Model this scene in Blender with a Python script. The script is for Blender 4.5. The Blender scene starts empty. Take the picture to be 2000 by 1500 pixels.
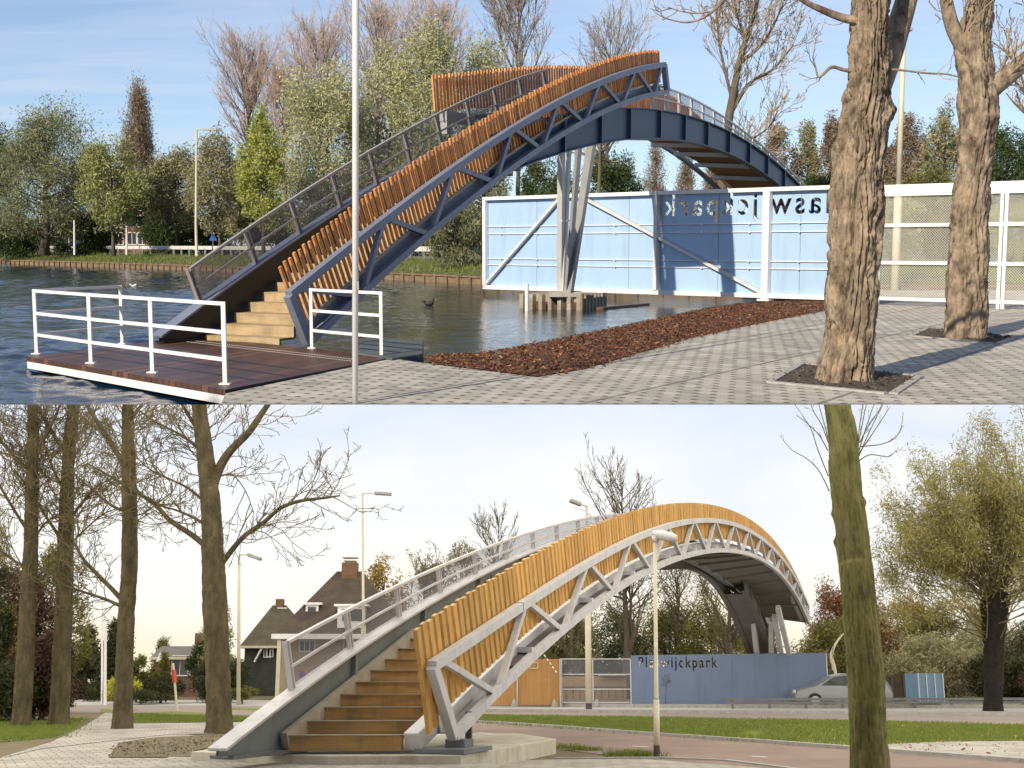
import bpy, math, random
import numpy as np
from mathutils import Vector, Matrix, noise

S = bpy.context.scene
COL = S.collection
R = math.radians
F = 2400.0                     # focal length in photo pixels (photo 2000 x 1500)
H1, H2 = 1.7, 1.3              # eye height over the quay, and over the lower street
PITCH = math.atan(272 / F)
BETA = math.atan(572 / F)

# ------------------------------------------------------------------ camera
cam = bpy.data.objects.new('camera', bpy.data.cameras.new('camera'))
COL.objects.link(cam)
S.camera = cam
cam.data.sensor_width = 36.0
cam.data.lens = 36.0 * F / 2000.0
cam.data.clip_start = 0.1
cam.data.clip_end = 3000
cam.location = (0, 0, H1)
cam.rotation_euler = (R(90) - PITCH, 0, 0)

# ------------------------------------------------------------------ world and sun (upper scene, open air)
SUN_EL = R(30)
SUN_DIR = Vector((-0.55, -0.835, 0)).normalized()      # horizontal direction towards the sun
world = bpy.data.worlds.new('World')
S.world = world
world.use_nodes = True
wn = world.node_tree.nodes
wl = world.node_tree.links
wn.clear()
w_out = wn.new('ShaderNodeOutputWorld')
w_bg = wn.new('ShaderNodeBackground')
w_sky = wn.new('ShaderNodeTexSky')
w_sky.sky_type = 'NISHITA'
w_sky.sun_disc = False
w_sky.sun_elevation = SUN_EL
w_sky.sun_rotation = math.atan2(SUN_DIR.x, SUN_DIR.y)
w_sky.air_density = 1.0
w_sky.dust_density = 0.0
w_sky.ozone_density = 6.0
w_tc = wn.new('ShaderNodeTexCoord')
w_sep = wn.new('ShaderNodeSeparateXYZ')
wl.new(w_tc.outputs['Generated'], w_sep.inputs[0])
w_add = wn.new('ShaderNodeMath'); w_add.operation = 'ADD'; w_add.inputs[1].default_value = 0.06
wl.new(w_sep.outputs['Z'], w_add.inputs[0])
w_div = wn.new('ShaderNodeVectorMath'); w_div.operation = 'DIVIDE'
w_cmb = wn.new('ShaderNodeCombineXYZ')
for k in 'XYZ':
    wl.new(w_add.outputs[0], w_cmb.inputs[k])
wl.new(w_tc.outputs['Generated'], w_div.inputs[0])
wl.new(w_cmb.outputs[0], w_div.inputs[1])
w_map = wn.new('ShaderNodeMapping')
w_map.inputs['Rotation'].default_value = (0, 0, R(12))
w_map.inputs['Scale'].default_value = (0.55, 1.5, 0.0)
wl.new(w_div.outputs[0], w_map.inputs[0])
w_n = wn.new('ShaderNodeTexNoise')
w_n.inputs['Scale'].default_value = 1.6
w_n.inputs['Detail'].default_value = 7
w_n.inputs['Roughness'].default_value = 0.62
w_n.inputs['Distortion'].default_value = 0.5
wl.new(w_map.outputs[0], w_n.inputs[0])
w_ramp = wn.new('ShaderNodeMapRange')
w_ramp.inputs['From Min'].default_value = 0.36
w_ramp.inputs['From Max'].default_value = 0.78
w_ramp.inputs['To Max'].default_value = 0.66
wl.new(w_n.outputs['Fac'], w_ramp.inputs['Value'])
w_tint = wn.new('ShaderNodeMix'); w_tint.data_type = 'RGBA'; w_tint.blend_type = 'MULTIPLY'
w_tint.inputs[0].default_value = 1.0
w_tint.inputs[7].default_value = (0.86, 0.97, 1.08, 1)
wl.new(w_sky.outputs[0], w_tint.inputs[6])
w_mix = wn.new('ShaderNodeMix'); w_mix.data_type = 'RGBA'
wl.new(w_ramp.outputs[0], w_mix.inputs[0])
wl.new(w_tint.outputs[2], w_mix.inputs[6])
w_mix.inputs[7].default_value = (5.6, 6.3, 7.4, 1)
w_hs = wn.new('ShaderNodeHueSaturation')
w_hs.inputs['Saturation'].default_value = 0.74
w_hs.inputs['Value'].default_value = 0.95
wl.new(w_mix.outputs[2], w_hs.inputs['Color'])
wl.new(w_hs.outputs[0], w_bg.inputs['Color'])
w_bg.inputs['Strength'].default_value = 0.10
wl.new(w_bg.outputs[0], w_out.inputs['Surface'])

sun = bpy.data.objects.new('sun', bpy.data.lights.new('sun', 'SUN'))
COL.objects.link(sun)
sun.data.energy = 4.8
sun.data.angle = R(0.5)
sun.data.color = (1.0, 0.87, 0.68)
sd = Vector((SUN_DIR.x * math.cos(SUN_EL), SUN_DIR.y * math.cos(SUN_EL), math.sin(SUN_EL)))
sun.rotation_euler = sd.to_track_quat('Z', 'Y').to_euler()
sun.location = sd * 100

S.view_settings.view_transform = 'Standard'
S.view_settings.look = 'None'
S.view_settings.exposure = 0.35
S.view_settings.gamma = 1.0
S.render.engine = 'CYCLES'
S.cycles.use_denoising = True
S.cycles.max_bounces = 8
S.cycles.diffuse_bounces = 3
S.cycles.glossy_bounces = 4
S.cycles.transparent_max_bounces = 24
S.cycles.sample_clamp_indirect = 6
S.cycles.caustics_reflective = False
S.cycles.caustics_refractive = False

# ------------------------------------------------------------------ the two frames: quay (world) and lower street, which slopes away under it
FU = Matrix.Identity(4)
FL = Matrix.Translation((0, 0, H1)) @ Matrix.Rotation(-(PITCH + BETA), 4, 'X') @ Matrix.Translation((0, 0, -H2))
FR = {'U': FU, 'L': FL}


def ray(px, py, fr):
    p = PITCH if fr == 'U' else -BETA
    c, s = math.cos(p), math.sin(p)
    u, v = (px - 1000) / F, (750 - py) / F
    return Vector((u, c + v * s, -s + v * c))


def G(px, py, z=0.0, fr='U'):
    """point of the plane z seen at a pixel"""
    h = H1 if fr == 'U' else H2
    d = ray(px, py, fr)
    t = (z - h) / d.z
    return Vector((d.x * t, d.y * t, z))


def D(px, py, y, fr='U'):
    """point at forward distance y seen at a pixel"""
    h = H1 if fr == 'U' else H2
    d = ray(px, py, fr)
    t = y / d.y
    return Vector((d.x * t, y, h + d.z * t))


def gl(px, py, z=0.0):
    return G(px, py, z, 'L')


def dl(px, py, y):
    return D(px, py, y, 'L')


def world_z(p, fr):
    return (FR[fr] @ Vector(p)).z


# ------------------------------------------------------------------ materials
MATS = {}


def mat(name, c1, c2=None, scale=6.0, rough=0.7, metal=0.0, bump=0.0, bscale=None, stretch=(1, 1, 1), spec=0.5, detail=5,
        lo=0.35, hi=0.65, transl=0.0, c3=None, board=0.0, grime=0.0):
    m = bpy.data.materials.new(name)
    m.use_nodes = True
    nt = m.node_tree
    n, l = nt.nodes, nt.links
    b = n['Principled BSDF']
    b.inputs['Roughness'].default_value = rough
    b.inputs['Metallic'].default_value = metal
    b.inputs['Specular IOR Level'].default_value = spec
    tc = n.new('ShaderNodeTexCoord')
    mp = n.new('ShaderNodeMapping')
    mp.inputs['Scale'].default_value = stretch
    l.new(tc.outputs['Object'], mp.inputs[0])
    if c2 is None:
        c2 = tuple(x * 0.85 for x in c1)
    ns = n.new('ShaderNodeTexNoise')
    ns.inputs['Scale'].default_value = scale
    ns.inputs['Detail'].default_value = detail
    ns.inputs['Roughness'].default_value = 0.6
    l.new(mp.outputs[0], ns.inputs[0])
    mr = n.new('ShaderNodeValToRGB')
    mr.color_ramp.elements[0].position = lo
    mr.color_ramp.elements[1].position = hi
    mr.color_ramp.elements[0].color = (*c1, 1)
    mr.color_ramp.elements[1].color = (*c2, 1)
    if c3:
        e = mr.color_ramp.elements.new((lo + hi) / 2)
        e.color = (*c3, 1)
    l.new(ns.outputs['Fac'], mr.inputs[0])
    if board:
        ge = n.new('ShaderNodeNewGeometry')
        mb = n.new('ShaderNodeMapRange'); mb.inputs['To Min'].default_value = 1 - board; mb.inputs['To Max'].default_value = 1 + board
        l.new(ge.outputs['Random Per Island'], mb.inputs['Value'])
        sc_ = n.new('ShaderNodeVectorMath'); sc_.operation = 'SCALE'
        l.new(mr.outputs[0], sc_.inputs[0]); l.new(mb.outputs[0], sc_.inputs['Scale'])
        colour = sc_.outputs[0]
    else:
        colour = mr.outputs[0]
    if grime:
        gp = n.new('ShaderNodeMapping'); gp.inputs['Scale'].default_value = (2.2, 2.2, .35)
        l.new(tc.outputs['Object'], gp.inputs[0])
        gn = n.new('ShaderNodeTexNoise'); gn.inputs['Scale'].default_value = 1.3; gn.inputs['Detail'].default_value = 10; gn.inputs['Roughness'].default_value = .7
        l.new(gp.outputs[0], gn.inputs[0])
        gr_ = n.new('ShaderNodeMapRange'); gr_.inputs['From Min'].default_value = .5; gr_.inputs['From Max'].default_value = .75; gr_.inputs['To Max'].default_value = grime
        l.new(gn.outputs['Fac'], gr_.inputs['Value'])
        gm = n.new('ShaderNodeMix'); gm.data_type = 'RGBA'
        l.new(gr_.outputs[0], gm.inputs[0]); l.new(colour, gm.inputs[6]); gm.inputs[7].default_value = (.10, .085, .065, 1)
        colour = gm.outputs[2]
        rr_ = n.new('ShaderNodeMapRange'); rr_.inputs['To Min'].default_value = rough - .08; rr_.inputs['To Max'].default_value = min(1, rough + .2)
        l.new(gn.outputs['Fac'], rr_.inputs['Value']); l.new(rr_.outputs[0], b.inputs['Roughness'])
    l.new(colour, b.inputs['Base Color'])
    if bump:
        n2 = n.new('ShaderNodeTexNoise')
        n2.inputs['Scale'].default_value = bscale or scale * 3
        n2.inputs['Detail'].default_value = 6
        l.new(mp.outputs[0], n2.inputs[0])
        bp = n.new('ShaderNodeBump')
        bp.inputs['Strength'].default_value = 1.0
        bp.inputs['Distance'].default_value = bump
        l.new(n2.outputs['Fac'], bp.inputs['Height'])
        l.new(bp.outputs[0], b.inputs['Normal'])
    if transl:
        t = n.new('ShaderNodeBsdfTranslucent')
        l.new(colour, t.inputs['Color'])
        mx = n.new('ShaderNodeMixShader')
        mx.inputs[0].default_value = transl
        l.new(b.outputs[0], mx.inputs[1])
        l.new(t.outputs[0], mx.inputs[2])
        l.new(mx.outputs[0], n['Material Output'].inputs['Surface'])
    MATS[name] = m
    return m


def leaf_mat(name, a, b, c, scale=0.9):
    a, b, c = [tuple(min(.6, x * 1.45) for x in q) for q in (a, b, c)]
    return mat(name, a, c, scale=scale, rough=0.6, transl=0.3, c3=b, lo=0.3, hi=0.7, spec=0.25, detail=9, board=0.3)


def mesh_screen_mat(name, col, pitch, wire, rough=0.5):
    """diamond wire mesh: wires opaque, holes open, at real size"""
    m = bpy.data.materials.new(name)
    m.use_nodes = True
    n, l = m.node_tree.nodes, m.node_tree.links
    b = n['Principled BSDF']
    b.inputs['Base Color'].default_value = (*col, 1)
    b.inputs['Roughness'].default_value = rough
    b.inputs['Metallic'].default_value = 0.3
    uv = n.new('ShaderNodeUVMap')
    sep = n.new('ShaderNodeSeparateXYZ')
    l.new(uv.outputs[0], sep.inputs[0])
    masks = []
    for op in ('ADD', 'SUBTRACT'):
        a = n.new('ShaderNodeMath'); a.operation = op
        l.new(sep.outputs['X'], a.inputs[0]); l.new(sep.outputs['Y'], a.inputs[1])
        d = n.new('ShaderNodeMath'); d.operation = 'DIVIDE'; d.inputs[1].default_value = pitch
        l.new(a.outputs[0], d.inputs[0])
        fr = n.new('ShaderNodeMath'); fr.operation = 'FRACT'
        l.new(d.outputs[0], fr.inputs[0])
        lt = n.new('ShaderNodeMath'); lt.operation = 'LESS_THAN'; lt.inputs[1].default_value = wire / pitch
        l.new(fr.outputs[0], lt.inputs[0])
        masks.append(lt)
    mx = n.new('ShaderNodeMath'); mx.operation = 'MAXIMUM'
    l.new(masks[0].outputs[0], mx.inputs[0]); l.new(masks[1].outputs[0], mx.inputs[1])
    tr = n.new('ShaderNodeBsdfTransparent')
    ms = n.new('ShaderNodeMixShader')
    l.new(mx.outputs[0], ms.inputs[0])
    l.new(tr.outputs[0], ms.inputs[1])
    l.new(b.outputs[0], ms.inputs[2])
    l.new(ms.outputs[0], n['Material Output'].inputs['Surface'])
    MATS[name] = m
    return m


# upper bridge and quay
mat('blue_grey_paint', (0.20, 0.225, 0.30), (0.165, 0.19, 0.265), 1.5, 0.42, 0.1, grime=.35)
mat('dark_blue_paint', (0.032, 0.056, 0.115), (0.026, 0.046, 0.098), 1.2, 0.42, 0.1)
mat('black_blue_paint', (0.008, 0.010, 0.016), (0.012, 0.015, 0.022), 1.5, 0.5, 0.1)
mat('pale_steel', (0.62, 0.62, 0.60), (0.54, 0.54, 0.53), 2.5, 0.5, 0.05)
mat('white_paint', (0.78, 0.77, 0.77), (0.70, 0.69, 0.70), 3.0, 0.42)
mat('slat_wood', (0.46, 0.165, 0.045), (0.60, 0.29, 0.10), 9.0, 0.6, 0, 0.002, 40, (1, 1, 0.3), c3=(0.53, 0.225, 0.07), board=0.28)
mat('pale_timber', (0.42, 0.33, 0.20), (0.30, 0.22, 0.12), 5.0, 0.75, 0, 0.003, 30, (0.3, 0.3, 2), c3=(0.38, 0.29, 0.17), grime=.6)
mat('orange_plank', (0.42, 0.16, 0.06), (0.34, 0.12, 0.045), 4.0, 0.6)
mat('concrete', (0.36, 0.35, 0.32), (0.27, 0.265, 0.25), 3.0, 0.85, 0, 0.004, 60)
mat('dark_concrete', (0.10, 0.12, 0.13), (0.06, 0.075, 0.085), 2.0, 0.8, 0, 0.006, 40)
mat('panel_blue', (0.35, 0.50, 0.70), (0.32, 0.47, 0.67), 0.6, 0.38, grime=.25)
mat('sheet_pile', (0.36, 0.33, 0.27), (0.20, 0.16, 0.11), 3.0, 0.8, 0, 0.004, 30)
mat('recess_shade_brown', (0.05, 0.026, 0.016), (0.11, 0.055, 0.03), 5.0, 0.9)  # rust-brown tone standing in for shade in the pier's recesses
mat('wet_board', (0.16, 0.075, 0.035), (0.08, 0.04, 0.025), 6.0, 0.5)
mat('soil', (0.052, 0.043, 0.034), (0.085, 0.07, 0.053), 14.0, 0.95, 0, 0.03, 30)
mat('kerb_stone', (0.40, 0.39, 0.37), (0.31, 0.30, 0.285), 6.0, 0.85, 0, 0.003, 50)
mat('mulch', (0.07, 0.026, 0.012), (0.13, 0.048, 0.02), 30.0, 0.9, 0, 0.03, 40)
mat('chip_red', (0.19, 0.072, 0.027), (0.085, 0.032, 0.015), 9.0, 0.8, board=.6)
mat('chip_pale', (0.30, 0.17, 0.09), (0.20, 0.10, 0.05), 9.0, 0.8, board=.5)
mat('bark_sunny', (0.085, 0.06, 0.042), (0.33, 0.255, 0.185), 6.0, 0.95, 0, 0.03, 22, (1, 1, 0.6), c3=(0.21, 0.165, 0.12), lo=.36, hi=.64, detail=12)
mat('bark_plain', (0.075, 0.06, 0.043), (0.13, 0.105, 0.078), 5.0, 0.9, 0, 0.01, 24, (1, 1, 0.3))
mat('twig_pink', (0.42, 0.31, 0.25), (0.52, 0.40, 0.33), 0.6, 0.8)  # bare twig tones lightened too, distance haze put into the colour
mat('twig_brown', (0.22, 0.17, 0.115), (0.31, 0.245, 0.17), 0.7, 0.8)
mat('grass_bank', (0.055, 0.095, 0.018), (0.12, 0.135, 0.035), 0.35, 0.9, 0, 0.05, 9, c3=(0.10, 0.10, 0.032))
mat('far_ground', (0.16, 0.15, 0.125), (0.12, 0.13, 0.07), 0.12, 0.9)
mat('revetment_timber', (0.24, 0.17, 0.10), (0.15, 0.10, 0.06), 3.0, 0.85)
mat('brick_brown', (0.20, 0.11, 0.075), (0.15, 0.085, 0.06), 3.0, 0.85)
mat('window_dark', (0.03, 0.035, 0.04), (0.05, 0.055, 0.06), 2.0, 0.15)
mat('awning_orange', (0.75, 0.20, 0.06), (0.66, 0.16, 0.05), 3.0, 0.7)
mat('sign_blue', (0.02, 0.09, 0.40), (0.02, 0.08, 0.36), 3.0, 0.4)
mat('roof_dark', (0.075, 0.06, 0.052), (0.11, 0.075, 0.055), 1.3, 0.8, 0, 0.02, 12)
mat('bird_white', (0.8, 0.79, 0.76)); mat('bird_dark', (0.035, 0.03, 0.028)); mat('beak_yellow', (0.6, 0.33, 0.04))
mat('lamp_grey', (0.36, 0.36, 0.35), (0.30, 0.30, 0.30), 3, 0.5, 0.2)
mesh_screen_mat('rail_mesh', (0.16, 0.165, 0.19), 0.036, 0.011)
mesh_screen_mat('fence_mesh', (0.62, 0.62, 0.58), 0.075, 0.013)
# lower scene
mat('silver_paint', (0.58, 0.57, 0.58), (0.52, 0.51, 0.52), 1.6, 0.42, 0.2, grime=.4)
mat('rail_grey', (0.34, 0.325, 0.32), (0.28, 0.27, 0.27), 2.0, 0.5, 0.1)
mat('grey_green_paint', (0.215, 0.245, 0.25), (0.185, 0.21, 0.215), 1.2, 0.5, 0.15, grime=.35)
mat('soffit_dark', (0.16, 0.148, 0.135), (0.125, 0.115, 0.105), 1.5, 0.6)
mat('slat_honey', (0.43, 0.225, 0.05), (0.55, 0.315, 0.085), 9.0, 0.6, 0, 0.002, 40, (1, 1, 0.3), c3=(0.49, 0.268, 0.065), board=0.18)
mat('step_wood', (0.47, 0.285, 0.11), (0.31, 0.195, 0.085), 4.0, 0.75, 0, 0.003, 30, (0.4, 0.4, 3), c3=(0.42, 0.25, 0.095), grime=.7)
mat('tread_grey', (0.38, 0.34, 0.27), (0.30, 0.26, 0.20), 4.0, 0.8)
mat('slab_concrete', (0.55, 0.515, 0.42), (0.45, 0.41, 0.32), 2.2, 0.9, 0, 0.006, 40, grime=.6)
mat('street_red', (0.25, 0.175, 0.145), (0.18, 0.122, 0.10), 0.5, 0.9, 0, 0.004, 60, detail=12, grime=.35)
mat('street_grey', (0.25, 0.205, 0.18), (0.205, 0.165, 0.145), 0.8, 0.9, 0, 0.003, 50)
mat('lawn', (0.11, 0.15, 0.028), (0.19, 0.20, 0.05), 1.2, 0.95, 0, 0.05, 14, c3=(0.15, 0.17, 0.035))
mat('bare_earth', (0.17, 0.13, 0.075), (0.12, 0.10, 0.055), 2.2, 0.95, 0, 0.03, 20)
mat('grass_blade', (0.13, 0.19, 0.025), (0.22, 0.25, 0.06), 2.0, 0.8, transl=0.3)
mat('bark_olive', (0.055, 0.045, 0.022), (0.115, 0.092, 0.046), 4.0, 0.95, 0, 0.03, 16, (1, 1, 0.5), c3=(0.082, 0.066, 0.033), lo=.38, hi=.62, detail=9)
mat('bark_moss', (0.085, 0.085, 0.026), (0.195, 0.168, 0.07), 3.4, 0.95, 0, 0.03, 20, (1, 1, 0.5), c3=(0.155, 0.145, 0.045), lo=.36, hi=.64, detail=9)
mat('bark_black', (0.010, 0.008, 0.006), (0.02, 0.016, 0.011), 5.0, 0.95, 0, 0.02, 20)
mat('twig_olive', (0.115, 0.092, 0.04), (0.17, 0.135, 0.06), 0.8, 0.85)
mat('panel_violet', (0.155, 0.205, 0.335), (0.14, 0.185, 0.31), 0.5, 0.45, grime=.3)
mat('letter_gold', (0.16, 0.14, 0.06), (0.12, 0.11, 0.05), 3, 0.6)
mat('gate_timber', (0.45, 0.235, 0.075), (0.37, 0.185, 0.06), 1.2, 0.7, 0, 0.004, 20, (6, 6, 0.4))
mat('kiosk_timber', (0.60, 0.38, 0.18), (0.54, 0.33, 0.15), 1.0, 0.7)
mat('grey_rail', (0.17, 0.18, 0.185), (0.13, 0.14, 0.145), 2.0, 0.5, 0.2)
mat('car_silver', (0.27, 0.285, 0.30), (0.255, 0.27, 0.285), 1.0, 0.3, 0.4)
mat('car_glass', (0.05, 0.06, 0.065), (0.06, 0.07, 0.075), 1.0, 0.08)
mat('rubber', (0.02, 0.02, 0.02), (0.03, 0.03, 0.03), 4, 0.8)
mat('wall_beige', (0.42, 0.34, 0.24), (0.35, 0.28, 0.20), 2.5, 0.9)
mat('wall_dark_wood', (0.06, 0.065, 0.06), (0.045, 0.05, 0.045), 2.5, 0.9)
mat('roof_brown', (0.05, 0.037, 0.027), (0.085, 0.06, 0.038), 1.6, 0.85, 0, 0.03, 9, c3=(0.065, 0.047, 0.032))
mat('roof_moss', (0.055, 0.048, 0.028), (0.085, 0.07, 0.042), 1.2, 0.85, 0, 0.03, 9)
mat('roof_slate', (0.14, 0.135, 0.13), (0.11, 0.105, 0.10), 1.2, 0.8, 0, 0.03, 9)
mat('chimney_brick', (0.20, 0.11, 0.06), (0.15, 0.08, 0.05), 4, 0.9)
mat('sign_red', (0.55, 0.07, 0.03), (0.50, 0.06, 0.03), 3, 0.5)
mat('plate_yellow', (0.85, 0.55, 0.03), (0.8, 0.5, 0.03), 3, 0.5)
mat('container_blue', (0.16, 0.28, 0.44), (0.14, 0.25, 0.40), 2, 0.6)
mat('post_cream', (0.60, 0.55, 0.41), (0.52, 0.47, 0.35), 2, 0.5)
mat('post_foot', (0.05, 0.048, 0.045), (0.07, 0.065, 0.06), 3, 0.7)
# leaves; willow, light, pale and olive tones lightened and greyed for distance haze
leaf_mat('leaf_willow', (0.09, 0.11, 0.055), (0.16, 0.17, 0.09), (0.25, 0.25, 0.145))
leaf_mat('leaf_light', (0.14, 0.165, 0.06), (0.225, 0.24, 0.095), (0.31, 0.30, 0.14))
leaf_mat('leaf_bright', (0.16, 0.19, 0.04), (0.25, 0.27, 0.065), (0.34, 0.33, 0.10))
leaf_mat('leaf_pale', (0.20, 0.215, 0.115), (0.29, 0.295, 0.165), (0.36, 0.335, 0.20))
leaf_mat('leaf_dark', (0.025, 0.042, 0.014), (0.045, 0.066, 0.022), (0.075, 0.09, 0.03))
leaf_mat('leaf_brown', (0.12, 0.09, 0.06), (0.185, 0.14, 0.095), (0.24, 0.19, 0.13))
leaf_mat('leaf_pollard', (0.15, 0.14, 0.05), (0.22, 0.20, 0.075), (0.30, 0.265, 0.11))
leaf_mat('leaf_olive', (0.13, 0.13, 0.068), (0.21, 0.20, 0.11), (0.29, 0.26, 0.155))
leaf_mat('leaf_rust', (0.10, 0.045, 0.022), (0.15, 0.07, 0.032), (0.19, 0.105, 0.04))
leaf_mat('leaf_purple', (0.040, 0.022, 0.018), (0.065, 0.035, 0.026), (0.09, 0.055, 0.03))
leaf_mat('leaf_gold', (0.16, 0.115, 0.02), (0.25, 0.17, 0.03), (0.32, 0.23, 0.05))
leaf_mat('leaf_lime', (0.24, 0.24, 0.03), (0.36, 0.34, 0.05), (0.45, 0.40, 0.08))
leaf_mat('leaf_moss', (0.075, 0.078, 0.022), (0.115, 0.115, 0.032), (0.17, 0.155, 0.05))
leaf_mat('leaf_shade', (0.022, 0.026, 0.010), (0.036, 0.040, 0.014), (0.055, 0.055, 0.02))


def special_mats():
    # --- block paving with dark drain slots
    m = bpy.data.materials.new('block_paving'); m.use_nodes = True
    n, l = m.node_tree.nodes, m.node_tree.links
    b = n['Principled BSDF']; b.inputs['Roughness'].default_value = 0.85

    def math_(op, a, c=None):
        x = n.new('ShaderNodeMath'); x.operation = op
        for i, v in enumerate((a, c)):
            if v is None:
                continue
            if isinstance(v, (int, float)):
                x.inputs[i].default_value = v
            else:
                l.new(v, x.inputs[i])
        return x.outputs[0]
    tc = n.new('ShaderNodeTexCoord')
    mp = n.new('ShaderNodeMapping'); mp.inputs['Rotation'].default_value = (0, 0, R(32.5))
    l.new(tc.outputs['Object'], mp.inputs[0])
    sp = n.new('ShaderNodeSeparateXYZ'); l.new(mp.outputs[0], sp.inputs[0])
    v = math_('DIVIDE', sp.outputs['Y'], 0.27)
    row = math_('FLOOR', v)
    fv = math_('FRACT', v)
    u = math_('ADD', math_('DIVIDE', sp.outputs['X'], 0.215), math_('MULTIPLY', math_('MODULO', row, 2.0), 0.5))
    fu = math_('FRACT', u)
    slot = math_('MULTIPLY', math_('LESS_THAN', fu, 0.36), math_('LESS_THAN', fv, 0.27))
    joint = math_('MAXIMUM', math_('LESS_THAN', fu, 0.035), math_('LESS_THAN', fv, 0.04))
    joint = math_('MULTIPLY', joint, 0.5)
    seam = math_('LESS_THAN', math_('FRACT', math_('DIVIDE', sp.outputs['X'], 2.15)), 0.03)
    dark = math_('MAXIMUM', math_('MULTIPLY', slot, 0.85), math_('MAXIMUM', joint, math_('MULTIPLY', seam, 0.6)))
    wn_ = n.new('ShaderNodeTexWhiteNoise'); wn_.noise_dimensions = '2D'
    cb = n.new('ShaderNodeCombineXYZ'); l.new(math_('FLOOR', u), cb.inputs[0]); l.new(row, cb.inputs[1])
    l.new(cb.outputs[0], wn_.inputs['Vector'])
    nz = n.new('ShaderNodeTexNoise'); nz.inputs['Scale'].default_value = 0.7; nz.inputs['Detail'].default_value = 8
    l.new(tc.outputs['Object'], nz.inputs[0])
    nf = n.new('ShaderNodeTexNoise'); nf.inputs['Scale'].default_value = 45; nf.inputs['Detail'].default_value = 4
    l.new(tc.outputs['Object'], nf.inputs[0])
    tone = math_('ADD', math_('ADD', math_('MULTIPLY', wn_.outputs['Value'], 0.34), math_('MULTIPLY', nz.outputs['Fac'], 0.75)),
                 math_('MULTIPLY', nf.outputs['Fac'], 0.3))
    cr = n.new('ShaderNodeValToRGB')
    cr.color_ramp.elements[0].position = 0.42; cr.color_ramp.elements[0].color = (0.285, 0.27, 0.235, 1)
    cr.color_ramp.elements[1].position = 0.95; cr.color_ramp.elements[1].color = (0.54, 0.51, 0.44, 1)
    l.new(tone, cr.inputs[0])
    mx = n.new('ShaderNodeMix'); mx.data_type = 'RGBA'
    l.new(dark, mx.inputs[0]); l.new(cr.outputs[0], mx.inputs[6]); mx.inputs[7].default_value = (0.06, 0.055, 0.055, 1)
    l.new(mx.outputs[2], b.inputs['Base Color'])
    bp = n.new('ShaderNodeBump'); bp.inputs['Distance'].default_value = 0.012
    l.new(math_('SUBTRACT', nf.outputs['Fac'], dark), bp.inputs['Height'])
    l.new(bp.outputs[0], b.inputs['Normal'])
    MATS['block_paving'] = m
    # --- small rectangular pavers of the street paths
    m = bpy.data.materials.new('path_paver'); m.use_nodes = True
    n, l = m.node_tree.nodes, m.node_tree.links
    b = n['Principled BSDF']; b.inputs['Roughness'].default_value = 0.9
    tc = n.new('ShaderNodeTexCoord')
    mp = n.new('ShaderNodeMapping'); mp.inputs['Rotation'].default_value = (0, 0, R(-24)); l.new(tc.outputs['Object'], mp.inputs[0])
    bk = n.new('ShaderNodeTexBrick'); l.new(mp.outputs[0], bk.inputs['Vector'])
    bk.inputs['Scale'].default_value = 1.0; bk.inputs['Brick Width'].default_value = 0.30; bk.inputs['Row Height'].default_value = 0.30
    bk.inputs['Mortar Size'].default_value = 0.010; bk.inputs['Bias'].default_value = 0.0
    bk.inputs['Color1'].default_value = (0.42, 0.395, 0.345, 1); bk.inputs['Color2'].default_value = (0.345, 0.32, 0.275, 1); bk.inputs['Mortar'].default_value = (0.17, 0.15, 0.11, 1)
    nz = n.new('ShaderNodeTexNoise'); nz.inputs['Scale'].default_value = 0.9; nz.inputs['Detail'].default_value = 9; l.new(tc.outputs['Object'], nz.inputs[0])
    mr2 = n.new('ShaderNodeMapRange'); mr2.inputs['From Min'].default_value = .3; mr2.inputs['From Max'].default_value = .7; mr2.inputs['To Min'].default_value = .68; mr2.inputs['To Max'].default_value = 1.12
    l.new(nz.outputs['Fac'], mr2.inputs['Value'])
    vm = n.new('ShaderNodeVectorMath'); vm.operation = 'SCALE'; l.new(bk.outputs['Color'], vm.inputs[0]); l.new(mr2.outputs[0], vm.inputs['Scale'])
    l.new(vm.outputs[0], b.inputs['Base Color'])
    bp = n.new('ShaderNodeBump'); bp.inputs['Distance'].default_value = 0.006; bp.invert = True; l.new(bk.outputs['Fac'], bp.inputs['Height']); l.new(bp.outputs[0], b.inputs['Normal'])
    MATS['path_paver'] = m
    # --- canal water
    m = bpy.data.materials.new('canal_water'); m.use_nodes = True
    n, l = m.node_tree.nodes, m.node_tree.links
    b = n['Principled BSDF']
    b.inputs['Base Color'].default_value = (0.006, 0.022, 0.052, 1)
    b.inputs['Roughness'].default_value = 0.03
    b.inputs['IOR'].default_value = 1.33
    tc = n.new('ShaderNodeTexCoord')
    hs = []
    for sc, st, ds, rz in ((9.0, (1, 0.7, 1), 0.012, 20), (22.0, (1, 0.7, 1), 0.004, -15), (4.0, (1, 1, 1), 0.012, 0)):
        mp = n.new('ShaderNodeMapping'); mp.inputs['Scale'].default_value = st; mp.inputs['Rotation'].default_value = (0, 0, R(rz))
        l.new(tc.outputs['Object'], mp.inputs[0])
        nz = n.new('ShaderNodeTexNoise'); nz.inputs['Scale'].default_value = sc; nz.inputs['Detail'].default_value = 3
        nz.inputs['Distortion'].default_value = 0.6
        l.new(mp.outputs[0], nz.inputs[0])
        k = n.new('ShaderNodeMath'); k.operation = 'MULTIPLY'; k.inputs[1].default_value = ds
        l.new(nz.outputs['Fac'], k.inputs[0]); hs.append(k)
    a1 = n.new('ShaderNodeMath'); l.new(hs[0].outputs[0], a1.inputs[0]); l.new(hs[1].outputs[0], a1.inputs[1])
    a2 = n.new('ShaderNodeMath'); l.new(a1.outputs[0], a2.inputs[0]); l.new(hs[2].outputs[0], a2.inputs[1])
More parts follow.
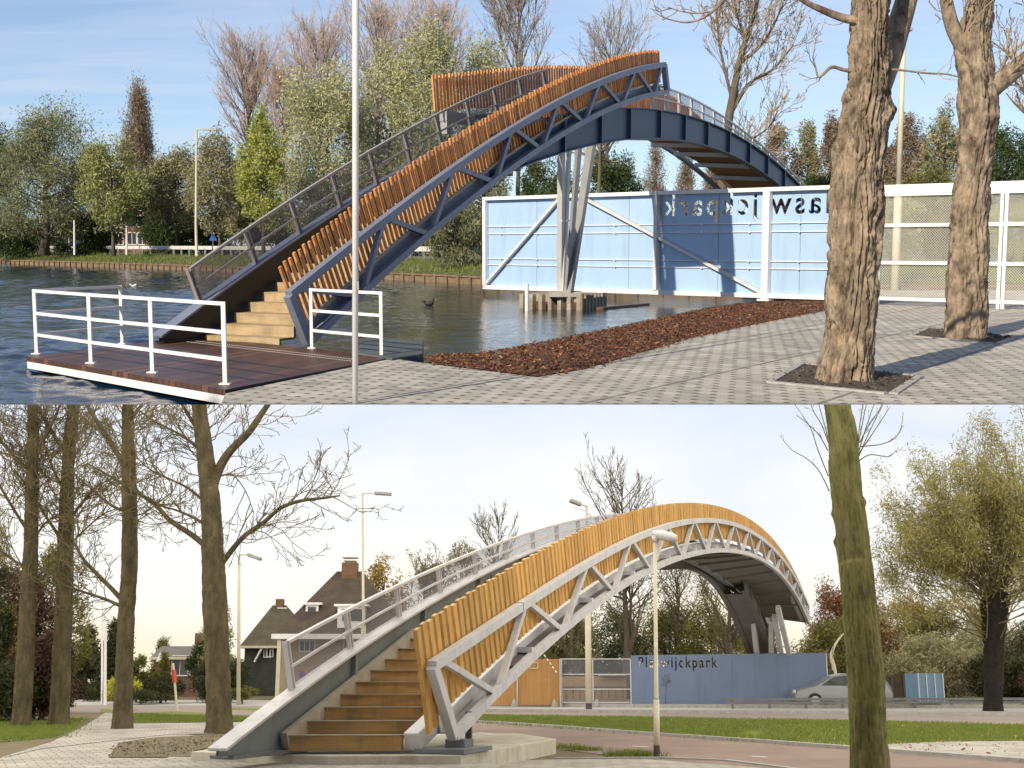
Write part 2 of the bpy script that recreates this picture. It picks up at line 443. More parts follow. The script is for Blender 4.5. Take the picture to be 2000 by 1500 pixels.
    bp = n.new('ShaderNodeBump'); bp.inputs['Distance'].default_value = 1.0; bp.inputs['Strength'].default_value = 0.8
    l.new(a2.outputs[0], bp.inputs['Height']); l.new(bp.outputs[0], b.inputs['Normal'])
    MATS['canal_water'] = m
    # --- dark deck boards along one direction, boards 0.14 wide
    for nm, ang, c1, c2 in (('deck_board', None, (0.22, 0.09, 0.05), (0.075, 0.032, 0.02)),):
        m = bpy.data.materials.new(nm); m.use_nodes = True
        n, l = m.node_tree.nodes, m.node_tree.links
        b = n['Principled BSDF']; b.inputs['Roughness'].default_value = 0.42
        uv = n.new('ShaderNodeUVMap')
        sp = n.new('ShaderNodeSeparateXYZ'); l.new(uv.outputs[0], sp.inputs[0])
        d = n.new('ShaderNodeMath'); d.operation = 'DIVIDE'; d.inputs[1].default_value = 0.145; l.new(sp.outputs['X'], d.inputs[0])
        fl = n.new('ShaderNodeMath'); fl.operation = 'FLOOR'; l.new(d.outputs[0], fl.inputs[0])
        fr = n.new('ShaderNodeMath'); fr.operation = 'FRACT'; l.new(d.outputs[0], fr.inputs[0])
        wn_ = n.new('ShaderNodeTexWhiteNoise'); wn_.noise_dimensions = '1D'; l.new(fl.outputs[0], wn_.inputs['W'])
        mp = n.new('ShaderNodeMapping'); mp.inputs['Scale'].default_value = (18, 1.2, 1); l.new(uv.outputs[0], mp.inputs[0])
        nz = n.new('ShaderNodeTexNoise'); nz.inputs['Scale'].default_value = 2; nz.inputs['Detail'].default_value = 6; l.new(mp.outputs[0], nz.inputs[0])
        ad = n.new('ShaderNodeMath'); l.new(wn_.outputs['Value'], ad.inputs[0]); l.new(nz.outputs['Fac'], ad.inputs[1])
        cr = n.new('ShaderNodeValToRGB')
        cr.color_ramp.elements[0].position = 0.3; cr.color_ramp.elements[0].color = (*c1, 1)
        cr.color_ramp.elements[1].position = 1.3 / 1.5; cr.color_ramp.elements[1].color = (*c2, 1)
        l.new(ad.outputs[0], cr.inputs[0])
        lt = n.new('ShaderNodeMath'); lt.operation = 'LESS_THAN'; lt.inputs[1].default_value = 0.11; l.new(fr.outputs[0], lt.inputs[0])
        mx = n.new('ShaderNodeMix'); mx.data_type = 'RGBA'; l.new(lt.outputs[0], mx.inputs[0]); l.new(cr.outputs[0], mx.inputs[6])
        mx.inputs[7].default_value = (0.008, 0.006, 0.005, 1)
        l.new(mx.outputs[2], b.inputs['Base Color'])
        bp = n.new('ShaderNodeBump'); bp.inputs['Distance'].default_value = 0.01
        sb = n.new('ShaderNodeMath'); sb.operation = 'SUBTRACT'; l.new(nz.outputs['Fac'], sb.inputs[0]); l.new(lt.outputs[0], sb.inputs[1])
        l.new(sb.outputs[0], bp.inputs['Height']); l.new(bp.outputs[0], b.inputs['Normal'])
        MATS[nm] = m
    # --- hazy overcast sky over the lower street
    m = bpy.data.materials.new('overcast_sky'); m.use_nodes = True
    n, l = m.node_tree.nodes, m.node_tree.links
    n.remove(n['Principled BSDF'])
    em = n.new('ShaderNodeEmission')
    tc = n.new('ShaderNodeTexCoord')
    sp = n.new('ShaderNodeSeparateXYZ'); l.new(tc.outputs['Object'], sp.inputs[0])
    mr = n.new('ShaderNodeMapRange'); mr.inputs['From Min'].default_value = -112; mr.inputs['From Max'].default_value = -10
    l.new(sp.outputs['Z'], mr.inputs['Value'])
    cr = n.new('ShaderNodeValToRGB')
    e = cr.color_ramp.elements
    e[0].position = 0.0; e[0].color = (0.98, 0.86, 0.62, 1)
    e[1].position = 1.0; e[1].color = (1.0, 0.94, 0.82, 1)
    for p_, c_ in ((0.20, (1.0, 0.965, 0.88, 1)), (0.46, (0.94, 0.95, 0.955, 1)), (0.72, (0.74, 0.81, 0.93, 1))):
        x = e.new(p_); x.color = c_
    mp = n.new('ShaderNodeMapping'); mp.inputs['Scale'].default_value = (0.008, 0.008, 0.02); mp.inputs['Rotation'].default_value = (0, R(14), 0)
    l.new(tc.outputs['Object'], mp.inputs[0])
    nz = n.new('ShaderNodeTexNoise'); nz.inputs['Scale'].default_value = 1.7; nz.inputs['Detail'].default_value = 5
    nz.inputs['Roughness'].default_value = 0.45
    l.new(mp.outputs[0], nz.inputs[0])
    ad = n.new('ShaderNodeMath'); ad.operation = 'MULTIPLY_ADD'; ad.inputs[1].default_value = -0.8; ad.inputs[2].default_value = 0.40
    l.new(nz.outputs['Fac'], ad.inputs[0])
    sm = n.new('ShaderNodeMath'); l.new(mr.outputs[0], sm.inputs[0]); l.new(ad.outputs[0], sm.inputs[1])
    l.new(sm.outputs[0], cr.inputs[0])
    l.new(cr.outputs[0], em.inputs['Color'])
    # strength raised overhead and behind the viewer, out of view, to fill near faces
    my = n.new('ShaderNodeMapRange'); my.inputs['From Min'].default_value = 25; my.inputs['From Max'].default_value = 170
    my.inputs['To Min'].default_value = 1.75; my.inputs['To Max'].default_value = 0.84
    l.new(sp.outputs['Y'], my.inputs['Value']); l.new(my.outputs[0], em.inputs['Strength'])
    l.new(em.outputs[0], n['Material Output'].inputs['Surface'])
    m.cycles.emission_sampling = 'NONE'
    MATS['overcast_sky'] = m


special_mats()


# ------------------------------------------------------------------ object helpers
def thing(name, label, cat, loc=(0, 0, 0), fr='U', group=None):
    o = bpy.data.objects.new(name, None)
    COL.objects.link(o)
    o.matrix_world = FR[fr] @ Matrix.Translation(loc)
    o.empty_display_size = 0.1
    o['label'] = label
    o['category'] = cat
    if group:
        o['group'] = group
    o['_l'] = Vector(loc)
    return o


ROOTLOC = {}


def make_mesh(name, verts, faces, material, parent=None, fr='U', loc=None, smooth=False, uvs=None, kind=None, label=None, cat=None, group=None):
    """verts in scene-frame coordinates; the object sits at loc (or at its parent's base)"""
    v = np.asarray(verts, dtype=np.float64).reshape(-1, 3)
    if parent is not None:
        base = ROOTLOC[parent.name]
    else:
        base = Vector(loc) if loc is not None else Vector((float(v[:, 0].mean()), float(v[:, 1].mean()), float(v[:, 2].min())))
    v = v - np.array(base)
    me = bpy.data.meshes.new(name)
    if isinstance(faces, np.ndarray):
        nf, k = faces.shape
        me.vertices.add(len(v)); me.vertices.foreach_set('co', v.astype(np.float32).ravel())
        me.loops.add(nf * k); me.loops.foreach_set('vertex_index', faces.astype(np.int32).ravel())
        me.polygons.add(nf); me.polygons.foreach_set('loop_start', np.arange(0, nf * k, k, dtype=np.int32))
        me.update(calc_edges=True)
    else:
        me.from_pydata([tuple(x) for x in v], [], faces)
        me.update()
    if uvs is not None:
        ul = me.uv_layers.new(name='UVMap')
        ul.data.foreach_set('uv', np.asarray(uvs, dtype=np.float32).ravel())
    if smooth:
        me.polygons.foreach_set('use_smooth', np.ones(len(me.polygons), dtype=bool))
    me.materials.append(MATS[material])
    o = bpy.data.objects.new(name, me)
    COL.objects.link(o)
    if parent is not None:
        o.parent = parent
        ROOTLOC[o.name] = base
    else:
        o.matrix_world = FR[fr] @ Matrix.Translation(base)
        ROOTLOC[o.name] = base
    if kind:
        o['kind'] = kind
    if label:
        o['label'] = label
    if cat:
        o['category'] = cat
    if group:
        o['group'] = group
    return o


def root(name, label, cat, loc, fr='U', group=None):
    o = thing(name, label, cat, loc, fr, group)
    del o['_l']
    ROOTLOC[o.name] = Vector(loc)
    return o


class MB:
    def __init__(self):
        self.v = []
        self.f = []

    def box(self, c, sx, sy, sz, ax=(1, 0, 0), ay=(0, 1, 0), az=(0, 0, 1)):
        c = Vector(c); ax, ay, az = Vector(ax), Vector(ay), Vector(az)
        b = len(self.v)
        for i in (-.5, .5):
            for j in (-.5, .5):
                for k in (-.5, .5):
                    self.v.append(c + ax * (i * sx) + ay * (j * sy) + az * (k * sz))
        for q in ((0, 1, 3, 2), (4, 6, 7, 5), (0, 4, 5, 1), (2, 3, 7, 6), (0, 2, 6, 4), (1, 5, 7, 3)):
            self.f.append(tuple(b + x for x in q))
        return self

    def beam(self, p0, p1, w, h, up=(0, 0, 1)):
        """box from p0 to p1, w sideways, h along up"""
        p0, p1 = Vector(p0), Vector(p1)
        t = p1 - p0
        L = t.length
        t.normalize()
        s = t.cross(Vector(up))
        if s.length < 1e-5:
            s = t.cross(Vector((1, 0, 0)))
        s.normalize()
        u = s.cross(t)
        return self.box((p0 + p1) / 2, L, w, h, t, s, u)

    def tube(self, pts, radii, n=6, cap=True):
        pts = [Vector(p) for p in pts]
        if not hasattr(radii, '__len__'):
            radii = [radii] * len(pts)
        b = len(self.v)
        prev = None
        for i, p in enumerate(pts):
            t = (pts[min(i + 1, len(pts) - 1)] - pts[max(i - 1, 0)])
            if t.length < 1e-9:
                t = Vector((0, 0, 1))
            t.normalize()
            if prev is None:
                a = t.cross(Vector((0.31, 0.95, 0.07)))
                if a.length < 0.05:
                    a = t.cross(Vector((1, 0, 0)))
            else:
                a = prev - t * prev.dot(t)
            a.normalize()
            prev = a
            c = t.cross(a)
            r = radii[i]
            for k in range(n):
                th = 2 * math.pi * k / n
                self.v.append(p + a * (r * math.cos(th)) + c * (r * math.sin(th)))
        for i in range(len(pts) - 1):
            for k in range(n):
                k2 = (k + 1) % n
                self.f.append((b + i * n + k, b + i * n + k2, b + (i + 1) * n + k2, b + (i + 1) * n + k))
        if cap:
            self.f.append(tuple(b + k for k in range(n))[::-1])
            e = b + (len(pts) - 1) * n
            self.f.append(tuple(e + k for k in range(n)))
        return self

    def sweep(self, centers, sides, ups, w, h):
        """rectangular section swept along centers with given side and up vectors"""
        b = len(self.v)
        for c, s, u in zip(centers, sides, ups):
            c, s, u = Vector(c), Vector(s), Vector(u)
            for i, j in ((-.5, -.5), (.5, -.5), (.5, .5), (-.5, .5)):
                self.v.append(c + s * (w * i) + u * (h * j))
        n = len(centers)
        for i in range(n - 1):
            for k in range(4):
                k2 = (k + 1) % 4
                self.f.append((b + 4 * i + k, b + 4 * i + k2, b + 4 * i + 4 + k2, b + 4 * i + 4 + k))
        self.f.append((b + 3, b + 2, b + 1, b))
        e = b + 4 * (n - 1)
        self.f.append((e, e + 1, e + 2, e + 3))
        return self

    def prism(self, poly, dz):
        """polygon (list of points) extruded by the vector dz"""
        b = len(self.v)
        n = len(poly)
        dz = Vector(dz)
        for p in poly:
            self.v.append(Vector(p))
        for p in poly:
            self.v.append(Vector(p) + dz)
        self.f.append(tuple(b + i for i in range(n))[::-1])
        self.f.append(tuple(b + n + i for i in range(n)))
        for i in range(n):
            j = (i + 1) % n
            self.f.append((b + i, b + j, b + n + j, b + n + i))
        return self

    def quad(self, *p):
        b = len(self.v)
        self.v += [Vector(x) for x in p]
        self.f.append(tuple(range(b, b + len(p))))
        return self

    def ball(self, c, r, sx=1, sy=1, sz=1, n=8, m=6):
        b = len(self.v)
        c = Vector(c)
        for i in range(m + 1):
            ph = math.pi * i / m
            for k in range(n):
                th = 2 * math.pi * k / n
                self.v.append(c + Vector((r * sx * math.sin(ph) * math.cos(th), r * sy * math.sin(ph) * math.sin(th), r * sz * math.cos(ph))))
        for i in range(m):
            for k in range(n):
                k2 = (k + 1) % n
                self.f.append((b + i * n + k, b + (i + 1) * n + k, b + (i + 1) * n + k2, b + i * n + k2))
        return self

    def build(self, name, material, parent=None, **kw):
        return make_mesh(name, [tuple(x) for x in self.v], self.f, material, parent, **kw)


def bevel(o, w=0.01, seg=2):
    m = o.modifiers.new('bevel', 'BEVEL'); m.width = w; m.segments = seg; m.limit_method = 'ANGLE'
    return o


def sheet(name, pts, material, fr='U', kind='structure', **kw):
    return make_mesh(name, [tuple(p) for p in pts], [tuple(range(len(pts)))], material, fr=fr, kind=kind, **kw)


# ------------------------------------------------------------------ arched footbridges
class Plan:
    """vertical plane along a bridge: s runs along it, off to its left"""

    def __init__(self, x, y, deg):
        a = R(deg)
        self.o = Vector((x, y, 0))
        self.t = Vector((math.sin(a), math.cos(a), 0))
        self.l = Vector((-math.cos(a), math.sin(a), 0))

    def P(self, s, off, z):
        return self.o + self.t * s + self.l * off + Vector((0, 0, z))


class Curve:
    def __init__(self, tab, deg):
        t = np.array(tab)
        self.p = np.polyfit(t[:, 0], t[:, 1], deg)
        self.d = np.polyder(self.p)
        self.a, self.b = t[0, 0], t[-1, 0]

    def z(self, s):
        return float(np.polyval(self.p, s))

    def n(self, s):
        dz = float(np.polyval(self.d, s))
        k = math.sqrt(1 + dz * dz)
        return (-dz / k, 1 / k)

    def t(self, s):
        n = self.n(s)
        return (n[1], -n[0])


def meet(c, s, z, n):
    """distance along n from (s, z) up to curve c"""
    lo, hi = -0.5, 4.0
    for _ in range(40):
        m = (lo + hi) / 2
        if z + n[1] * m < c.z(s + n[0] * m):
            lo = m
        else:
            hi = m
    return (lo + hi) / 2


def vec_n(pl, n):
    return (pl.t * n[0] + Vector((0, 0, n[1]))).normalized()


def sweep_curve(mb, pl, c, s0, s1, off, dn, w, h, k=60):
    """member following curve c shifted dn along its normal"""
    cs, sd, up = [], [], []
    for i in range(k + 1):
        s = s0 + (s1 - s0) * i / k
        n = c.n(s)
        cs.append(pl.P(s + n[0] * dn, off, c.z(s) + n[1] * dn)); sd.append(pl.l); up.append(vec_n(pl, n))
    return mb.sweep(cs, sd, up, w, h)


def i_girder(parent, pl, top, bot, s0, s1, off, web, flange, stiff, label=None, k=60, name='girder', fmat=None):
    g = MB()
    L, U_ = [], []
    for i in range(k + 1):
        s = s0 + (s1 - s0) * i / k
        L.append((s, bot.z(s))); U_.append((s, top.z(s)))
    b = len(g.v)
    for (s, zb), (_, zt) in zip(L, U_):
        for o_ in (-.012, .012):
            g.v.append(pl.P(s, off + o_, zb)); g.v.append(pl.P(s, off + o_, zt))
    for i in range(k):
        a, c = b + 4 * i, b + 4 * i + 4
        g.f += [(a, a + 1, c + 1, c), (a + 2, c + 2, c + 3, a + 3)]
    go = g.build(name, web, parent, label=label)
    f = MB()
    sweep_curve(f, pl, top, s0, s1, off, 0.012, 0.22, 0.03, k)
    sweep_curve(f, pl, bot, s0, s1, off, -0.012, 0.22, 0.03, k)
    f.build('flange', fmat or web, go)
    for s in stiff:
        zb, zt = bot.z(s), top.z(s)
        m = MB()
        m.beam(pl.P(s, off, zb + 0.012), pl.P(s, off, zt - 0.012), 0.09, 0.20, pl.l)
        m.build('stiffener', fmat or web, go)
    return go


def soffit(mb, pl, zr, zl, s0, s1, o0, o1, th=0.04, k=50):
    b = len(mb.v)
    for i in range(k + 1):
        s = s0 + (s1 - s0) * i / k
        for dz in (0, th):
            mb.v.append(pl.P(s, o0, zr(s) + dz)); mb.v.append(pl.P(s, o1, zl(s) + dz))
    for i in range(k):
        a, c = b + 4 * i, b + 4 * i + 4
        mb.f += [(a, a + 1, c + 1, c), (a + 2, c + 2, c + 3, a + 3), (a, c, c + 2, a + 2), (a + 1, a + 3, c + 3, c + 1)]


def half_with_truss(parent, pl, bot, top, slat, s_b, s_t, tn, bn, paint, wood, pitch, slat_s, slat_w, slat_d, toff=0.0, low=0.27):
    """truss girder with its screen of upright boards; s_b and s_t are the ends of the chords"""
    tr = MB()
    sweep_curve(tr, pl, bot, s_b[0], s_b[1], toff, 0, 0.13, 0.13, 80)
    ch = tr.build('truss', paint, parent)
    m = MB(); sweep_curve(m, pl, top, s_t[0], s_t[1], toff, 0, 0.14, 0.14, 80); m.build('top_chord', paint, ch)
    for sa, sb in ((s_t[0], s_b[0]), (s_t[1], s_b[1])):
        m = MB().beam(pl.P(sb, toff, bot.z(sb)), pl.P(sa, toff, top.z(sa)), 0.135, 0.16, pl.t)
        m.build('end_post', paint, ch)
    for i, b in enumerate(bn):
        for a in (tn[i], tn[i + 1]):
            sgn = -0.09 if a < b else 0.09
            m = MB().beam(pl.P(b + sgn, toff, bot.z(b + sgn)), pl.P(a - sgn * .6, toff, top.z(a - sgn * .6)), 0.095, 0.095, pl.l)
            m.build('diagonal', paint, ch)
    # boards: one mesh, each board at right angles to the arch
    m = MB(); s = slat_s[0]; i = 0
    rnd = random.Random(5)
    while s < slat_s[1]:
        n = bot.n(max(s, s_b[0])); z = bot.z(s)
        d1 = meet(slat, s, z, n)
        d0 = low - (0.10 if i < 2 else 0)
        up = 0.022 if i % 2 else 0.0
        j = rnd.uniform(-.006, .006)
        p0 = pl.P(s + n[0] * d0, toff + 0.13 + j, z + n[1] * d0)
        p1 = pl.P(s + n[0] * (d1 + up), toff + 0.13 + j, z + n[1] * (d1 + up))
        m.beam(p0, p1, slat_w, slat_d, pl.l)
        s += pitch; i += 1
    m.build('slat_screen', wood, parent)
    return ch


def railing_on(parent, pl, base, rail, posts, off, paint, mesh_m, s0, s1, post_w=0.07, mids=(0.52,), mat_post=None):
    """posts, rails and wire mesh between girder top and handrail"""
    def ht(s):
        n = base.n(s)
        return n, meet(rail, s, base.z(s), n)
    for s in posts:
        n, h = ht(s)
        m = MB()
        for o_ in (-.045, .045):
            m.beam(pl.P(s, off, base.z(s)) + pl.t * o_, pl.P(s + n[0] * h, off, base.z(s) + n[1] * h) + pl.t * o_, 0.07, 0.022, pl.t)
        m.beam(pl.P(s - .09, off, base.z(s) + .035), pl.P(s + .09, off, base.z(s + .0) + .035), 0.10, 0.02)
        m.build('rail_post', mat_post or paint, parent)

    def run(fr, w, h_):
        k = 50
        cs, sd, up = [], [], []
        for i in range(k + 1):
            s = s0 + (s1 - s0) * i / k
            n, h = ht(s)
            cs.append(pl.P(s + n[0] * h * fr, off - .03, base.z(s) + n[1] * h * fr)); sd.append(pl.l); up.append(vec_n(pl, n))
        return MB().sweep(cs, sd, up, w, h_)
    run(1.0, 0.06, 0.045).build('handrail', paint, parent)
    for f in mids:
        run(f, 0.035, 0.035).build('mid_rail', paint, parent)
    if mesh_m:
        k = 60; v = []; fa = []; uv = []
        for i in range(k + 1):
            s = s0 + (s1 - s0) * i / k
            n, h = ht(s)
            for q in (0.06, 0.97):
                v.append(tuple(pl.P(s + n[0] * h * q, off + 0.02, base.z(s) + n[1] * h * q)))
        L = (s1 - s0) / k * 1.15
        for i in range(k):
            fa.append((2 * i, 2 * i + 2, 2 * i + 3, 2 * i + 1))
            uv += [(i * L, 0), (i * L + L, 0), (i * L + L, .95), (i * L, .95)]
        make_mesh('wire_mesh', v, fa, mesh_m, parent, uvs=uv)


def linear_curve(pts, deg=3):
    return Curve(pts, deg)


# ---------------- bridge at the canal (upper)
def canal_bridge():
    pl = Plan(-3.5, 21, 29)
    W = 2.2
    r = root('arched_footbridge', 'arched blue-grey footbridge with orange timber boards rising from the canal deck', 'bridge', pl.P(0, 0, 0))
    bot = Curve([(-.02, .03), (.71, .40), (3.87, 1.96), (6.43, 3.06), (8.57, 3.93), (10.82, 4.69), (13.04, 5.33), (15.19, 5.80), (16.2, 5.95)], 4)
    top = Curve([(-.47, .85), (.74, 1.45), (1.6, 1.84), (2.33, 2.16), (4.96, 3.28), (7.22, 4.22), (9.47, 5.02), (11.72, 5.72), (13.94, 6.27), (16.01, 6.69)], 4)
    slat = Curve([(-.85, 1.15), (.96, 2.13), (1.82, 2.54), (3.23, 3.15), (4.45, 3.65), (6.3, 4.39), (7.99, 4.96), (9.84, 5.64), (12.03, 6.25), (16.18, 7.08)], 4)
    half_with_truss(r, pl, bot, top, slat, (0, 16.2), (-.47, 15.94), [-.3, 2.33, 4.8, 7.22, 9.47, 11.72, 13.94, 15.75],
                    [1.55, 3.87, 6.43, 8.57, 10.82, 13.04, 15.19], 'blue_grey_paint', 'slat_wood', 0.128, (0.12, 16.05), 0.055, 0.045)
    # channel under the boards, with the pale timber strip on it
    m = MB(); sweep_curve(m, pl, bot, 0.15, 16.1, 0.20, 0.10, 0.06, 0.25)
    sweep_curve(m, pl, bot, 0.15, 16.1, 0.14, 0.215, 0.12, 0.02)
    m.build('stringer', 'blue_grey_paint', r)
    m = MB(); sweep_curve(m, pl, bot, 0.4, 15.7, 0.055, 0.27, 0.04, 0.035); m.build('edge_strip', 'pale_timber', r)
    # left girder and its railing
    lt = Curve([(-1.32, .10), (-.28, .56), (1.23, 1.27), (2.54, 1.86), (3.85, 2.38), (5.18, 2.89), (7.32, 3.72), (9.75, 4.5), (11.2, 4.92), (12.35, 5.24), (13.8, 5.6), (15.2, 5.85)], 4)
    lr = Curve([(-.7, 1.18), (.85, 1.92), (2.14, 2.49), (3.49, 3.07), (4.73, 3.59), (6.05, 4.11), (7.32, 4.57), (8.62, 5.02), (9.75, 5.42), (11.19, 5.84), (12.35, 6.16), (13.8, 6.5)], 4)

    class Low:                                             # underside of the girder, cut level with the deck at its foot
        def z(self, s): return max(0.06, lt.z(s) - 0.82)
        def n(self, s): return lt.n(s)
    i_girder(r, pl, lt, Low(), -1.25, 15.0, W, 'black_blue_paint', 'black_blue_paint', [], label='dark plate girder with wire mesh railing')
    m = MB(); sweep_curve(m, pl, lt, -1.3, 15.0, W, 0.05, 0.26, 0.035); m.build('girder_cap', 'blue_grey_paint', r)
    railing_on(r, pl, lt, lr, [-.2, 1.3, 2.62, 3.95, 5.25, 6.55, 7.85, 9.2, 10.5, 11.8, 13.1], W, 'rail_grey', 'rail_mesh', -.2, 13.3)
    # stairs
    s_, z_ = -0.28, 0.03
    for k in range(24):
        s0 = s_ + 0.39 * k
        zt = lt.z(s0 - .12) - 0.42
        m = MB()
        m.box(pl.P(s0 + 0.03, 1.23, zt - 0.10), 0.06, 1.68, 0.20, pl.t, pl.l)
        m.box(pl.P(s0 + 0.23, 1.23, zt - 0.02), 0.34, 1.68, 0.04, pl.t, pl.l)
        m.build('step', 'pale_timber', r)
    # second half: right plate girder, soffit, far truss
    gt = Curve([(6.5, 4.05), (8, 4.35), (10, 4.72), (11.8, 5.05), (13.63, 5.31), (15.98, 5.44), (17.89, 5.48), (19.72, 5.43), (21.72, 5.3), (23.77, 5.07), (25.54, 4.79), (27.52, 4.41), (30.09, 3.92), (33, 3.15), (36, 2.1)], 4)
    gb = Curve([(6.5, 3.12), (7.45, 3.34), (9.37, 3.8), (11.87, 4.25), (14.13, 4.53), (16.01, 4.65), (18.09, 4.75), (19.94, 4.72), (21.97, 4.6), (24.2, 4.39), (26.24, 4.07), (27.32, 3.83), (30, 3.2), (33, 2.4), (36, 1.35)], 4)
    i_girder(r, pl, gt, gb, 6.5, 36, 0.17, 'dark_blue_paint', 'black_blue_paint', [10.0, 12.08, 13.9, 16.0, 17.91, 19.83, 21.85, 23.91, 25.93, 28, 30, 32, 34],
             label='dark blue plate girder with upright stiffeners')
    rr = Curve([(15.3, 6.1), (16.31, 6.09), (17.87, 6.05), (19.69, 5.91), (21.75, 5.68), (23.85, 5.38), (26.49, 4.88), (30.08, 4.12), (33, 3.4), (36, 2.4)], 4)
    railing_on(r, pl, gt, rr, [15.6 + 0.98 * i for i in range(18)], 0.17, 'pale_steel', 'rail_mesh', 15.5, 34, mids=(0.5,), mat_post='pale_steel')
    m = MB()
    soffit(m, pl, lambda s: gb.z(s) + 0.22, lambda s: gb.z(s) + 0.34, 14, 36, 0.25, 2.35)
    so = m.build('deck', 'orange_plank', r)
    for i in range(11):
        s = 15.0 + 2.0 * i
        n = gb.n(s)
        MB().beam(pl.P(s, .27, gb.z(s) + .13), pl.P(s, 2.45, gb.z(s) + .25), 0.14, 0.12, vec_n(pl, n)).build('cross_beam', 'pale_steel', so)
    ft = Curve([(7.92, 5.61), (9.39, 5.86), (11.08, 6.13), (12.43, 6.32), (13.67, 6.5), (16.63, 6.85), (18.16, 6.95), (22, 6.7), (26, 6.0), (30, 5.05), (34, 3.7)], 4)
    fb = Curve([(7.9, 4.80), (9.41, 4.96), (10.4, 5.1), (12, 5.3), (14, 5.5), (17, 5.62), (20, 5.5), (24, 4.9), (28, 4.0), (34, 2.2)], 4)
    m = MB(); s = 7.9; i = 0
    while s < 33:
        n = fb.n(s); d = meet(ft, s, fb.z(s), n)
        m.beam(pl.P(s, 2.42, fb.z(s)), pl.P(s + n[0] * d, 2.42, fb.z(s) + n[1] * d + (.02 if i % 2 else 0)), 0.055, 0.045, pl.l)
        s += 0.15; i += 1
    m.build('slat_screen', 'slat_wood', r, label='board screen of the far half, standing behind the mesh railing')
    m = MB(); sweep_curve(m, pl, fb, 8.2, 33, 2.60, -0.22, 0.13, 0.13); ft_o = m.build('truss', 'blue_grey_paint', r)
    m = MB(); sweep_curve(m, pl, fb, 8.2, 33, 2.60, 0.62, 0.13, 0.13); m.build('top_chord', 'blue_grey_paint', ft_o)
    m = MB(); m.box(pl.P(8.9, 2.42, fb.z(8.9) - .20), 1.3, 0.2, 0.24, pl.t, pl.l)
    m.box(pl.P(8.35, 2.42, fb.z(8.35) - .38), 0.16, 0.18, 0.34, pl.t, pl.l)
    m.build('end_bracket', 'pale_steel', r)
    # legs standing on the pier
    base = Vector((1.55, 36.4, 0.33))
    for bx_, p1, w_ in ((1094, pl.P(13.8, 2.1, 4.75), .16), (1100, pl.P(14.3, 2.1, 4.85), .08), (1107, pl.P(11.2, .3, gb.z(11.2) + .1), .09), (1112, pl.P(11.95, .3, gb.z(11.95) + .1), .20)):
        b = D(bx_, 569, 36.4 - (bx_ - 1100) * .02)
        MB().beam(b, p1, w_, .16, pl.t).build('leg', 'pale_steel', r)
    a_ = D(1093, 431, 34.9); b_ = D(1122, 431, 34.0)
    MB().beam(a_, b_, .03, .04).build('tie', 'pale_steel', r)
    m = MB().box(base + Vector((.05, 0, -.03)), 0.9, 0.7, 0.06); m.build('base_plate', 'pale_steel', r)
    return r


canal_bridge()


